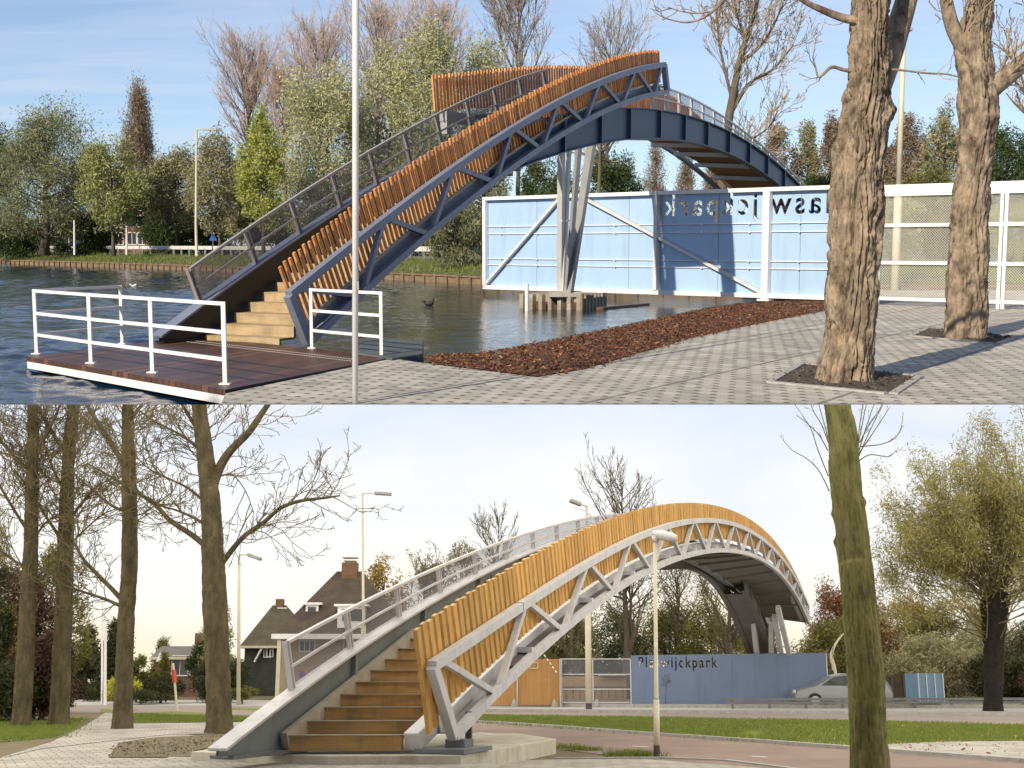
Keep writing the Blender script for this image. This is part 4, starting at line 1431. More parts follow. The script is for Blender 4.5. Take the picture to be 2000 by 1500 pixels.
def blades(name, pts, n, h, w, seed, material, jit, fr='U', **kw):
    rg = np.random.default_rng(seed)
    b = np.array(pts)
    p = b[rg.integers(0, len(b), n)] + rg.normal(0, 1, (n, 3)) * np.array(jit)
    a = rg.uniform(0, 2 * np.pi, n)
    d = np.stack([np.cos(a), np.sin(a), np.zeros(n)], 1) * (w * rg.uniform(.6, 1.4, (n, 1)))
    t = p + rg.normal(0, .35, (n, 3)) * h * np.array([1, 1, 0]) + np.array([0, 0, 1]) * (h * rg.uniform(.5, 1.3, (n, 1)))
    q = np.stack([p - d, p + d, t], 1).reshape(-1, 3)
    return make_mesh(name, q, np.arange(3 * n).reshape(n, 3), material, fr=fr, **kw)


blades('grass', bank_pts, 26000, .22, .03, 11, 'grass_blade', (.5, .5, .03), kind='stuff', label='rough grass on the far canal bank', cat='grass')

# guard rail along the far road
gr = off_line(BL, 5.2)[1:8]
grr = resample(gr, 200)
g = root('guard_rail', 'long low steel guard rail on posts along the far bank road', 'guard rail', grr[0] + Vector((0, 0, .8)))
m = MB()
for a, b in zip(grr, grr[1:]):
    m.beam(a + Vector((0, 0, 1.45)), b + Vector((0, 0, 1.45)), .06, .30)
m.build('rail', 'pale_steel', g)
for p in resample(gr, 58):
    MB().box(p + Vector((.1, -.05, 1.06)), .16, .14, .78).build('post', 'grey_rail', g)

# street lamp and small posts on the far bank
def far_lamp(px, y_top, d, arm_px, label, r=.09):
    p = D(px, 485, d); p.z = .78
    top = D(px, y_top, d)
    o = root('street_lamp', label, 'street lamp', p)
    MB().tube([p, Vector((p.x, p.y, p.z + 2.5)), Vector((top.x, top.y, top.z))], [r * 1.5, r * 1.2, r * .8], 8).build('pole', 'post_cream', o)
    e = D(arm_px, y_top, d)
    MB().tube([top, Vector((e.x, e.y, top.z + .05))], [.04, .04], 6).build('arm', 'post_cream', o)
    MB().box(Vector((e.x - .5, e.y, top.z)), 1.1, .35, .14).build('lamp_head', 'lamp_grey', o)
    return o


far_lamp(384, 253, 100, 422, 'cream street lamp with one arm on the far bank in front of the trees')
for px, yt, d, lab in ((145, 430, 112, 'thin white post on the bank beside the big willow'), (247, 428, 112, 'thin white post on the bank near the brick house')):
    p = D(px, 487, d); p.z = .78; t = D(px, yt, d)
    MB().tube([p, t], [.09, .07], 8).build('post', 'white_paint', label=lab, cat='post')
p = D(416, 487, 104); p.z = .78
o = root('traffic_sign', 'small blue triangle-topped road sign beside the far guard rail', 'traffic sign', p)
MB().tube([p, D(416, 470, 104)], .05, 6).build('pole', 'grey_rail', o)
a, b, c = D(408, 470, 104), D(424, 470, 104), D(416, 454, 104)
MB().prism([a, b, c], (0, .06, 0)).build('plate', 'sign_blue', o)


# ------------------------------------------------------------------ houses over the far bank
def win(parent, c, w, h, out=(0, -1, 0), fm='white_paint', gm='window_dark', bars=1):
    """framed window centred at c in a wall facing out"""
    o_ = Vector(out); s_ = o_.cross(Vector((0, 0, 1)))
    f = .07
    m = MB()
    c = Vector(c) + o_ * .03
    for dx, dz, ww, hh in ((0, h / 2, w + f, f), (0, -h / 2, w + f, f), (-w / 2, 0, f, h), (w / 2, 0, f, h)):
        m.box(c + s_ * dx + Vector((0, 0, dz)), ww, .09, hh, s_, o_)
    for i in range(bars):
        m.box(c + s_ * (w * ((i + 1) / (bars + 1) - .5)), .045, .06, h, s_, o_)
    wo = m.build('window', fm, parent)
    MB().box(c - o_ * .02, w - .02, .02, h - .02, s_, o_).build('pane', gm, wo)


d = 138
p = D(240, 487, d); p.z = .7
h = root('brick_house', 'brown brick house with white windows half hidden by the far bank trees', 'house', p)
a, b = D(196, 480, d), D(288, 480, d)
ztop = D(240, 362, d).z
m = MB().box(((a.x + b.x) / 2, d + 4, (ztop + .7) / 2), b.x - a.x, 8, ztop - .7); m.build('wall', 'brick_brown', h)
m = MB(); x0, x1 = a.x - .3, b.x + .3
m.prism([(x0, d - .3, ztop), (x0, d + 8.3, ztop), (x0, d + 4, ztop + 2.4)], (x1 - x0, 0, 0)); m.build('roof', 'roof_dark', h)
for px in (208, 232, 258, 278):
    for y in (400, 432, 466):
        win(h, D(px, y, d), 1.0, 1.3)
d = 132
p = D(80, 487, d); p.z = .7
h = root('low_shop', 'low pale building with two orange awnings under the willow', 'shop', p)
a, b = D(28, 480, d), D(135, 480, d); ztop = D(80, 447, d).z
MB().box(((a.x + b.x) / 2, d + 3, (ztop + .7) / 2), b.x - a.x, 6, ztop - .7).build('wall', 'kerb_stone', h)
MB().box(((a.x + b.x) / 2, d + 3, ztop + .1), b.x - a.x + .5, 6.4, .25).build('roof', 'roof_slate', h)
for px in (50, 75, 100, 122):
    win(h, D(px, 470, d), 1.4, 1.1)
for px in (62, 96):
    c = D(px, 455, d)
    MB().prism([(c.x - 1, d - .05, c.z + .5), (c.x - 1, d - 1.1, c.z - .15), (c.x - 1, d - .05, c.z - .15)], (2.0, 0, 0)).build('awning', 'awning_orange', h)

# two birds on the water
for px, y, mt, nm, lab, s in ((261, 557, 'bird_white', 'gull', 'small white gull sitting on the canal beyond the deck', .55), (838, 592, 'bird_dark', 'duck', 'small dark duck on the canal between bridge and pier', .8)):
    p = G(px, y + 4, WZ)
    m = MB().ball(p + Vector((0, 0, .06)), .13 * s, 1.5, .8, .7, 12, 8).ball(p + Vector((.17 * s, 0, .22 * s)), .062 * s, 1.15, .9, 1, 10, 7)
    m.tube([p + Vector((.12 * s, 0, .08)), p + Vector((.165 * s, 0, .2 * s))], [.06 * s, .045 * s], 8)
    m.tube([p + Vector((-.15 * s, 0, .09)), p + Vector((-.31 * s, 0, .14))], [.07 * s, .012], 6)
    o = m.build(nm, mt, smooth=True, label=lab, cat='bird')
    MB().tube([p + Vector((.22 * s, 0, .215 * s)), p + Vector((.30 * s, 0, .20 * s))], [.022, .006], 6).build('beak', 'beak_yellow', o)

# unseen block added behind the viewer to keep the sun off the lower street
bb = root('sun_blocker', 'unseen brick block added behind the viewer to keep sun off the lower street', 'sun blocker', (-9, -6, 0))
MB().box((-9, -9, 6.0), 30, 8, 12.0).build('wall', 'brick_brown', bb)
MB().box((-9, -9, 12.2), 30.6, 8.6, .2).build('roof', 'roof_slate', bb)
MB().box((-21, -8.9, 12.7), 9.8, 8.4, 1.0).build('blocker_step', 'brick_brown', bb)  # raised end added to stop sun passing on the left
for i in range(8):
    for k in range(3):
        win(bb, (-21 + i * 3.4, -5.0, 2.0 + k * 3.4), 1.4, 1.6, out=(0, 1, 0))


# ------------------------------------------------------------------ trees
def open_sky(p, fr):
    """in the lower street nothing grows through the quay above"""
    return fr == 'U' or world_z(p, 'L') < -0.45


def bark_trunk(name, material, parent, pts, radii, fr='U', sides=64, step=.05, amp=.05, seed=0, kz=.85, knots=()):
    """trunk with furrowed bark: pts and radii along the axis"""
    P = [Vector(p) for p in pts]
    L = [0]
    for a, b in zip(P, P[1:]):
        L.append(L[-1] + (b - a).length)
    n = max(8, int(L[-1] / step))
    v = []; f = []
    off = Vector((seed * 7.3, seed * 3.1, 0))
    rows_ = 0
    for i in range(n + 1):
        s = L[-1] * i / n
        k = max(j for j in range(len(L)) if L[j] <= s + 1e-9); k = min(k, len(P) - 2)
        u = (s - L[k]) / (L[k + 1] - L[k])
        # smooth interpolation of axis and radius
        p0, p1 = P[max(k - 1, 0)], P[min(k + 2, len(P) - 1)]
        m0 = (P[k + 1] - p0) * .5; m1 = (p1 - P[k]) * .5
        h00 = 2 * u**3 - 3 * u * u + 1; h10 = u**3 - 2 * u * u + u; h01 = -2 * u**3 + 3 * u * u; h11 = u**3 - u * u
        c = P[k] * h00 + m0 * h10 + P[k + 1] * h01 + m1 * h11
        r = radii[k] + (radii[k + 1] - radii[k]) * (u * u * (3 - 2 * u))
        if not open_sky(c, fr):
            break
        rows_ += 1
        for j in range(sides):
            th = 2 * math.pi * j / sides
            q = Vector((math.cos(th), math.sin(th), 0))
            w = Vector((q.x * 1.1, q.y * 1.1, s * kz * .4)) + off
            big = noise.noise(w * 1.3) * .9
            warp = noise.noise(Vector((q.x, q.y, s * 1.3)) * 1.7 + off) * .9
            a = q * 5.2 + Vector((warp, warp * .7, s * kz)) + off
            ridge = min(1, abs(noise.noise(a)) * 4.2)
            fine = min(1, abs(noise.noise(a * 2.2 + Vector((9, 1, 4)))) * 3.6)
            lump = noise.noise(Vector((q.x * 2.2, q.y * 2.2, s * 2.6)) + off)
            crack = min(1, abs(noise.noise(a * 5.1 + Vector((2, 7, 1)))) * 3.2)
            d = amp * (crack * .22 + big * .75 + ridge * .95 + fine * .5 + lump * .45 - 1.05)
            for (kzp, kth, kr) in knots:
                dd = math.hypot(s - kzp, (((th - kth + math.pi) % (2 * math.pi)) - math.pi) * r)
                if dd < kr * 1.8:
                    d += kr * .55 * math.cos(dd / (kr * 1.8) * math.pi / 2) ** 2
            flare = math.exp(-s / .22) * (.10 + .10 * noise.noise(Vector((q.x * 1.8, q.y * 1.8, seed * 2.7))))
            rr = max(.01, r * (1 + flare) + d * min(1, r / .16))
            v.append(tuple(c + q * rr))
    for i in range(rows_ - 1):
        for j in range(sides):
            j2 = (j + 1) % sides
            f.append((i * sides + j, i * sides + j2, (i + 1) * sides + j2, (i + 1) * sides + j))
    f.append(tuple(range((rows_ - 1) * sides, rows_ * sides)))
    return make_mesh(name, v, f, material, parent, fr=fr, smooth=True)


class Wood:
    def __init__(self, fr, seed):
        self.fr = fr
        self.r = random.Random(seed)
        self.mb = MB()          # limbs
        self.tw = MB()          # fine twigs
        self.tips = []

    def limb(self, p, d, L, r, level, up=.15, gnarl=.25, kids=(5, 5, 4), ang=(.5, 1.0), ratio=.55, thin=.03, start=.25, droop=0.0, segs=5, minr=.012):
        R_ = self.r
        p = Vector(p); d = Vector(d).normalized()
        pts = [p.copy()]; dirs = [d.copy()]
        step = L / segs
        for i in range(segs):
            d = (d + Vector((R_.gauss(0, 1), R_.gauss(0, 1), R_.gauss(0, 1))) * gnarl * .35 + Vector((0, 0, up - droop * (i / segs)))).normalized()
            p = p + d * step
            if not open_sky(p, self.fr):
                break
            pts.append(p.copy()); dirs.append(d.copy())
        if len(pts) < 2:
            return
        n = len(pts)
        rad = [max(minr, r * (1 - .75 * i / segs)) for i in range(n)]
        big = level == 0 or r > .05
        (self.mb if big else self.tw).tube(pts, rad, 6 if r > .07 else (4 if big else 3), cap=False)
        self.tips.append((pts[-1], level))
        if level >= len(kids):
            return
        for k in range(kids[level]):
            f = start + (1 - start) * (k + R_.random()) / kids[level]
            x = f * (n - 1); i = min(int(x), n - 2)
            q = pts[i].lerp(pts[i + 1], x - i)
            dd = dirs[i + 1]
            a = R_.uniform(*ang)
            side = dd.cross(Vector((R_.gauss(0, 1), R_.gauss(0, 1), R_.gauss(0, 1))))
            if side.length < 1e-4:
                continue
            side.normalize()
            nd = (dd * math.cos(a) + side * math.sin(a)).normalized()
            self.limb(q, nd, L * ratio * R_.uniform(.7, 1.2) * (1 - .45 * f), max(minr, r * .5 * (1 - .4 * f)), level + 1, up, gnarl, kids, ang, ratio, thin, .15, droop, max(3, segs - 1), minr)

    def path(self, pts, radii, n=8):
        P = [Vector(p) for p in pts]; keep = []; rr = []
        # subdivide for a smooth bend
        for i in range(len(P) - 1):
            for k in range(4):
                u = k / 4
                p0, p1 = P[max(i - 1, 0)], P[min(i + 2, len(P) - 1)]
                m0 = (P[i + 1] - p0) * .5; m1 = (p1 - P[i]) * .5
                c = P[i] * (2 * u**3 - 3 * u * u + 1) + m0 * (u**3 - 2 * u * u + u) + P[i + 1] * (-2 * u**3 + 3 * u * u) + m1 * (u**3 - u * u)
                keep.append(c); rr.append(radii[i] + (radii[i + 1] - radii[i]) * u)
        keep.append(P[-1]); rr.append(radii[-1])
        k2 = [i for i, p in enumerate(keep) if open_sky(p, self.fr)]
        if len(k2) < 2:
            return []
        keep = [keep[i] for i in range(k2[0], k2[-1] + 1)]; rr = [rr[i] for i in range(k2[0], k2[-1] + 1)]
        self.mb.tube(keep, rr, n)
        return keep

    def twigs_along(self, pts, count, L, r=.012, kids=(3, 3), up=.15, droop=0, ang=(.5, 1.2), gnarl=.5, minr=.008, f0=0.1, bias=None):
        if len(pts) < 2:
            return
        for k in range(count):
            x = (f0 + (1 - f0) * self.r.random()) * (len(pts) - 1); i = min(int(x), len(pts) - 2)
            q = pts[i].lerp(pts[i + 1], x - i); dd = (pts[i + 1] - pts[i]).normalized()
            side = dd.cross(Vector((self.r.gauss(0, 1), self.r.gauss(0, 1), self.r.gauss(0, 1)))).normalized()
            a = self.r.uniform(*ang)
            nd = dd * math.cos(a) + side * math.sin(a)
            if bias:
                nd = (nd + Vector(bias)).normalized()
            self.limb(q, nd, L * self.r.uniform(.5, 1.2), r, 1, up, gnarl, (0,) + tuple(kids), (.4, .9), .5, .02, .2, droop, 5, minr)


def leaves(name, material, parent, centers, sig, n, size, seed, fr='U', aspect=.55, hang=0.0, keep=None):
    """n leaf-sized faces scattered round the clump centres"""
    n = int(n * 1.7); size *= 1.08
    rg = np.random.default_rng(seed)
    c = np.array([tuple(x) for x in centers])
    ci = rg.integers(0, len(c), n)
    s = np.array(sig)
    cs = rg.uniform(.55, 1.25, (len(c), 1))
    p = c[ci] + np.clip(rg.normal(0, 1, (n, 3)), -1.7, 1.7) * s * cs[ci]
    if fr == 'L':
        M_ = np.array(FL)
        wz = p @ M_[2, :3] + M_[2, 3]
        p = p[wz < -.42]; n = len(p)
    if keep is not None:
        p = keep(p); n = len(p)
    a = rg.normal(0, 1, (n, 3)); a[:, 2] -= hang; a /= np.linalg.norm(a, axis=1)[:, None]
    b = np.cross(a, rg.normal(0, 1, (n, 3))); b /= np.linalg.norm(b, axis=1)[:, None] + 1e-9
    sz = size * rg.uniform(.55, 1.35, (n, 1))
    q = np.stack([p, p + a * sz + b * sz * aspect * .5, p + a * sz * 2, p + a * sz - b * sz * aspect * .5], 1).reshape(-1, 3)
    return make_mesh(name, q, np.arange(4 * n).reshape(n, 4), material, parent, fr=fr)


PROF = {
    'round': lambda u: max(.02, math.sin(math.pi * min(1, u * .93 + .07)) ** .65),
    'column': lambda u: max(.04, min(1, (u / .3) ** .6) * (1 - max(0, u - .3) / .7) ** .55),
    'willow': lambda u: max(.05, min(1, .62 + u * .8) * (1 - u ** 5 * .85)),
    'cone': lambda u: max(.05, 1 - u * .93),
    'wide': lambda u: max(.05, min(1, .55 + u) * (1 - max(0, u - .45) / .6) ** .5),
    'vase': lambda u: max(.08, (.25 + .95 * u) * (1 - max(0, u - .72) / .33) ** .6),
}


def leafy(name, label, base, H, rad, z0, prof, leaf, bark, n_clump, n_leaf, size, seed, fr='U', group=None, tr=.2, sig=None, depth=1.0, lean=(0, 0), cat='tree', hollow=.45, hang=0., limbs=None, asp=.55):
    """tree or shrub: trunk, branches out to every clump, leaf-sized faces in the clumps"""
    base = Vector(base)
    R_ = random.Random(seed)
    r_ = root(name, label, cat, base, fr, group)
    w = Wood(fr, seed)
    axis = []
    for i in range(9):
        u = i / 8
        axis.append(base + Vector((lean[0] * u + R_.gauss(0, 1) * tr * .35 * (i > 0), lean[1] * u + R_.gauss(0, 1) * tr * .3 * (i > 0), H * .9 * u)))
    ax = [p for p in axis if open_sky(p, fr)]
    w.mb.tube(ax, [tr * (1.25 if i == 0 else (1 - .85 * i / 8)) for i in range(len(ax))], 8)
    cl = []
    tries = 0
    while len(cl) < n_clump and tries < n_clump * 30:
        tries += 1
        u = R_.random()
        ro = PROF[prof](u) * rad
        rr = ro * (hollow + (1 - hollow) * R_.random() ** .6)
        if R_.random() > (PROF[prof](u) + .15):
            continue
        th = R_.uniform(0, 2 * math.pi)
        z = z0 + (H - z0) * u
        rr *= 1 + .6 * noise.noise(Vector((math.cos(th) * 1.5, math.sin(th) * 1.5, u * 3.2 + seed)))
        if noise.noise(Vector((rr * math.cos(th), rr * math.sin(th), z)) * (1.7 / rad) + Vector((seed * 3.7, 0, 0))) < -.16:
            continue
        z += rad * .22 * noise.noise(Vector((math.cos(th) * 2, math.sin(th) * 2, seed * 1.9))) * u
        k = z / H
        c = base + Vector((lean[0] * k + rr * math.cos(th), lean[1] * k + rr * math.sin(th) * depth, z))
        if open_sky(c, fr):
            cl.append(c)
    nb = limbs if limbs is not None else min(len(cl), 60)
    for c in cl[:nb]:
        h = c - base
        rr = math.hypot(h.x, h.y)
        za = max(H * .10, min(h.z - rr * .55, H * .8))
        k = za / (H * .9); i = min(int(k * 8), 7)
        a = axis[i].lerp(axis[i + 1], k * 8 - i)
        if not open_sky(a, fr):
            continue
        mid = a.lerp(c, .55) + Vector((R_.gauss(0, 1), R_.gauss(0, 1), R_.gauss(0, .6))) * rr * .07 - Vector((0, 0, rr * .05))
        w.mb.tube([a, mid, c], [tr * .2, tr * .11, .02], 4, cap=False)
    w.mb.build('trunk', bark, r_, fr=fr, smooth=True)
    s = sig if sig else (rad * .15, rad * .15, (H - z0) * .05 + rad * .05)
    leaves('crown', leaf, r_, cl, s, n_leaf, size, seed + 77, fr, asp, hang)
    return r_


def bare(name, label, base, H, rad, z0, prof, bark, twig, seed, fr='U', group=None, tr=.25, n=60, kids=(6, 5), ang=(.35, .8), up=.22, gnarl=.25, lean=(0, 0), minr=.015, elev=(.9, 1.25), leaf=None, n_leaf=0, size=.1, droop=0., fork=1):
    """leafless tree: limbs fan up from the trunk, twigs make the crown"""
    base = Vector(base)
    R_ = random.Random(seed)
    r_ = root(name, label, 'tree', base, fr, group)
    w = Wood(fr, seed)
    for k in range(fork):
        fx = 0 if fork == 1 else math.cos(k * 2.4 + seed) * rad * .45
        fy = 0 if fork == 1 else math.sin(k * 2.4 + seed) * rad * .45
        axis = []
        for i in range(9):
            u = i / 8
            uu = max(0, u - .2) / .8
            axis.append(base + Vector((lean[0] * u + fx * uu + R_.gauss(0, 1) * tr * .4 * (i > 0), lean[1] * u + fy * uu, H * .96 * u)))
        ax = [p for p in axis if open_sky(p, fr)]
        w.mb.tube(ax, [max(.03, tr / (fork ** .4) * (1.2 if i == 0 else (1 - .93 * i / 8))) for i in range(len(ax))], 8)
        for b in range(n // fork):
            u = R_.random() ** .8
            z = z0 + (H * .95 - z0) * u
            k_ = min(z / (H * .96), .999) * 8; i = int(k_)
            p = axis[i].lerp(axis[i + 1], k_ - i)
            if not open_sky(p, fr):
                continue
            th = R_.uniform(0, 2 * math.pi)
            el = R_.uniform(*elev)
            d = Vector((math.cos(th) * math.cos(el), math.sin(th) * math.cos(el), math.sin(el)))
            want = PROF[prof](u) * rad
            L = want / max(.15, math.cos(el)) * R_.uniform(.6, 1.1)
            L = min(L, (H - z) / max(.2, math.sin(el)) * 1.15 + rad * .15)
            w.limb(p, d, L, max(minr, tr * .32 * (1 - .7 * u)), 0, up * .3, gnarl, kids, ang, .5, .02, .2, droop, 5, minr)
    w.mb.build('trunk', bark, r_, fr=fr, smooth=True)
    if w.tw.v:
        w.tw.build('crown', twig, r_, fr=fr)
    if leaf:
        leaves('foliage', leaf, r_, [t[0] for t in w.tips], (rad * .06, rad * .06, rad * .07), n_leaf, size, seed + 5, fr)
    return r_


def px_tree(px, y_top, width, y_bot, d, fr='U', z=.75):
    """base point, height, crown radius and crown bottom from its outline in metres at distance d"""
    b = D(px, 480, d, fr); b.z = z
    H = D(px, y_top, d, fr).z - z
    z0 = D(px, y_bot, d, fr).z - z
    return b, H, width / 2 / F * d, max(.3, z0)


def t_leafy(label, px, yt, w, yb, d, prof, leaf, ncl, nl, size, seed, name='broadleaf_tree', fr='U', bark='bark_plain', tr=.22, group=None, z=.75, **kw):
    b, H, r_, z0 = px_tree(px, yt, w, yb, d, fr, z)
    return leafy(name, label, b, H, r_, z0, prof, leaf, bark, ncl, nl, size, seed, fr, group, tr, **kw)


def t_bare(label, px, yt, w, yb, d, prof, seed, name='bare_tree', fr='U', bark='bark_plain', twig='twig_pink', tr=.3, group=None, z=.75, **kw):
    b, H, r_, z0 = px_tree(px, yt, w, yb, d, fr, z)
    return bare(name, label, b, H, r_, z0, prof, bark, twig, seed, fr, group, tr, **kw)


GB = 'trees on the far canal bank'
# --- the big willow and its neighbours, from the frame edge towards the bridge
t_leafy('dark green tree cut by the frame edge, left of the grey-green willow', -14, 232, 110, 455, 128, 'round', 'leaf_dark', 90, 9000, .17, 1, group=GB)
t_leafy('broad grey-green willow with wispy top, largest tree at the water on the far left', 85, 222, 200, 448, 116, 'wide', 'leaf_willow', 230, 22000, .17, 2, name='willow_tree', tr=.42, lean=(1.2, 0), group=GB, sig=(.9, .9, 1.0), hang=.6, asp=.4)
t_leafy('slim light green tree between the willow and the brown poplar', 222, 268, 130, 432, 106, 'round', 'leaf_light', 95, 9500, .15, 3, tr=.16, group=GB, hollow=.3)
t_leafy('tall brown columnar poplar standing alone above the low trees', 277, 183, 66, 400, 165, 'column', 'leaf_brown', 190, 15000, .22, 4, name='columnar_poplar', tr=.4, group=GB, sig=(.5, .5, 1.5), hollow=.2, hang=-1.2, asp=.35)
t_leafy('low rusty shrub at the foot of the brown columnar poplar', 318, 318, 56, 470, 150, 'round', 'leaf_rust', 40, 4200, .2, 5, name='shrub', group=GB, cat='shrub')
t_leafy('round dark green tree in front of the brick house', 292, 322, 104, 445, 118, 'round', 'leaf_dark', 90, 9500, .16, 6, group=GB, tr=.2)
t_leafy('olive green tree left of the cream street lamp', 347, 300, 130, 445, 112, 'round', 'leaf_olive', 100, 9500, .16, 7, group=GB, tr=.18, hollow=.25)
t_leafy('thin sparse olive tree right of the cream street lamp', 428, 262, 120, 440, 104, 'round', 'leaf_olive', 100, 7000, .14, 8, tr=.14, group=GB, hollow=.2)
t_bare('tall bare pinkish poplar behind the sparse olive tree', 490, 92, 150, 330, 150, 'round', 9, tr=.34, n=70, group=GB, kids=(10, 7), ang=(.25, .65), elev=(.75, 1.25))
t_leafy('bright yellow-green tree beside the mesh railing of the bridge', 515, 225, 100, 440, 92, 'round', 'leaf_bright', 100, 6500, .14, 10, group=GB, tr=.15, hollow=.25)
t_leafy('large pale green tree right of the bright yellow-green one', 640, 138, 225, 470, 100, 'wide', 'leaf_pale', 230, 21000, .15, 11, group=GB, tr=.3, hollow=.3, hang=.3)
t_bare('bare brown tree rising behind the large pale green tree', 625, 66, 170, 330, 142, 'wide', 12, tr=.32, n=62, group=GB, kids=(10, 7), ang=(.25, .65), elev=(.8, 1.25))
t_bare('bare brown tree just right of the white flagpole', 740, 34, 190, 330, 140, 'wide', 13, tr=.32, n=64, group=GB, kids=(10, 7), ang=(.25, .65), elev=(.8, 1.25))
t_leafy('pale green tree behind the middle of the bridge stair', 765, 110, 180, 470, 104, 'wide', 'leaf_pale', 190, 16500, .15, 14, group=GB, tr=.28, hollow=.3)
t_leafy('tall pale silvery tree left of the far board screen', 838, 66, 176, 470, 102, 'wide', 'leaf_pale', 200, 17000, .15, 15, group=GB, tr=.3, hollow=.3, hang=.3)
t_bare('bare tree with thin top between the two pale trees', 858, 28, 170, 330, 146, 'wide', 16, tr=.3, n=70, group=GB, kids=(9, 7), ang=(.25, .65), elev=(.8, 1.25))
t_leafy('pale green tree behind the far board screen', 945, 78, 130, 440, 106, 'round', 'leaf_pale', 120, 10500, .15, 17, group=GB, tr=.25, hollow=.3)
t_bare('tall bare tree over the far board screen, its top cut by the frame', 1012, -40, 160, 300, 118, 'wide', 18, tr=.28, n=62, group=GB, kids=(9, 7), ang=(.25, .65), elev=(.8, 1.25), twig='twig_brown')
t_bare('bare brownish tree behind the bridge crown', 1188, 46, 150, 330, 120, 'round', 19, tr=.3, n=55, group=GB, kids=(7, 5), ang=(.3, .8), twig='twig_brown')
t_leafy('weeping willow at the water left of the sign wall', 893, 372, 150, 505, 66, 'wide', 'leaf_willow', 90, 11000, .10, 20, name='willow_tree', tr=.24, lean=(-.8, 0), group=GB, hang=1.4, asp=.35, z=.5)
t_leafy('dark evergreen mass left of the bridge legs', 1062, 318, 120, 470, 88, 'round', 'leaf_dark', 90, 9000, .13, 21, group=GB, tr=.2)
t_leafy('dark drooping tree right of the bridge legs, above the sign wall', 1188, 306, 130, 470, 82, 'wide', 'leaf_dark', 110, 10500, .12, 22, group=GB, tr=.22, hang=.8)
t_bare('crooked bare tree between bridge legs and small poplars', 1172, 220, 190, 330, 74, 'wide', 23, tr=.25, n=22, group=GB, kids=(5, 4), ang=(.4, .9), elev=(.3, 1.0), twig='twig_brown', minr=.02, gnarl=.5)
for i, (px, yt, w_, lab) in enumerate(((1278, 290, 44, 'first small brown columnar poplar over the sign wall, nearest the bridge legs'), (1338, 302, 40, 'middle small brown columnar poplar over the sign wall'), (1392, 308, 46, 'third small brown columnar poplar over the sign wall, below the bridge soffit'))):
    t_leafy(lab, px, yt, w_, 470, 170, 'column', 'leaf_brown', 70, 5000, .2, 30 + i, name='columnar_poplar', tr=.25, group='small poplars beyond the sign wall', sig=(.45, .45, 1.2), hollow=.2, hang=-1.2, asp=.35)
GR_ = 'trees behind the far end of the bridge'
for i, (px, yt, w_, d, lf, lab) in enumerate(((1518, 248, 74, 160, 'leaf_brown', 'brownish tree just above the far end of the bridge railing'), (1572, 246, 60, 165, 'leaf_olive', 'olive tree between two brownish trees right of the bridge end'),
                                              (1618, 236, 60, 158, 'leaf_brown', 'brownish tree touching the nearer big trunk'), (1775, 226, 76, 150, 'leaf_brown', 'grey-brown tree right of the cream lamp mast'),
                                              (1838, 214, 84, 140, 'leaf_olive', 'tall olive tree left of the farther big trunk'), (1735, 290, 60, 155, 'leaf_brown', 'low brownish tree behind the cream lamp mast'))):
    t_leafy(lab, px, yt, w_, 440, d, 'round', lf, 90, 7500, .2, 40 + i, tr=.25, group=GR_, hollow=.25)
t_leafy('dark green rounded bush at the end of the bridge, over the wall top', 1618, 330, 120, 470, 90, 'round', 'leaf_dark', 60, 7000, .12, 50, name='shrub', cat='shrub')
t_leafy('dark green bush over the mesh fence left of the farther big trunk', 1822, 336, 170, 470, 95, 'round', 'leaf_moss', 60, 7000, .13, 51, name='shrub', cat='shrub')
t_leafy('dark tree at the frame edge right of the farther big trunk', 1960, 258, 130, 440, 80, 'round', 'leaf_dark', 90, 9000, .12, 52, tr=.2)
for i, (px, yt, w_, d, lf, lab) in enumerate(((1745, 395, 120, 62, 'leaf_light', 'green hedge bush seen through the mesh by the lamp mast'), (1850, 400, 120, 60, 'leaf_moss', 'mossy green bush seen through the mesh beside the farther trunk'), (1975, 400, 130, 58, 'leaf_light', 'green bush seen through the mesh at the frame edge'))):
    t_leafy(lab, px, yt, w_, 500, d, 'wide', lf, 70, 8000, .09, 54 + i, name='shrub', cat='shrub', tr=.1, group='bushes behind the mesh fence')

HG = 'dark hedge along the far road'
for i, (px, w_, yt, lab) in enumerate(((30, 150, 425, 'dark hedge below the frame-edge tree and the broad willow'), (165, 130, 420, 'dark hedge between the broad willow and the brick house'), (330, 120, 412, 'dark hedge between the brick house and the cream street lamp'), (430, 130, 410, 'dark hedge right of the cream street lamp'), (540, 140, 405, 'dark hedge behind the bright yellow-green tree'), (660, 150, 395, 'dark hedge behind the mesh railing and the flagpole'), (790, 150, 400, 'dark hedge below the bridge truss'), (905, 110, 420, 'dark hedge behind the weeping willow'))):
    t_leafy(lab, px, yt, w_, 492, 122 - i * 3, 'wide', 'leaf_dark', 70, 7000, .17, 300 + i, name='hedge', cat='hedge', tr=.1, group=HG, depth=.35, hollow=.1)

t_bare('bare pinkish tree filling the gap between the tall bare poplar and the large pale tree', 560, 150, 120, 360, 146, 'wide', 310, tr=.25, n=70, group=GB, kids=(10, 7), ang=(.25, .65), elev=(.8, 1.25))
t_leafy('small grey-green tree under the tall bare poplar', 470, 300, 90, 455, 110, 'round', 'leaf_olive', 80, 6000, .14, 311, tr=.14, group=GB, hollow=.25)

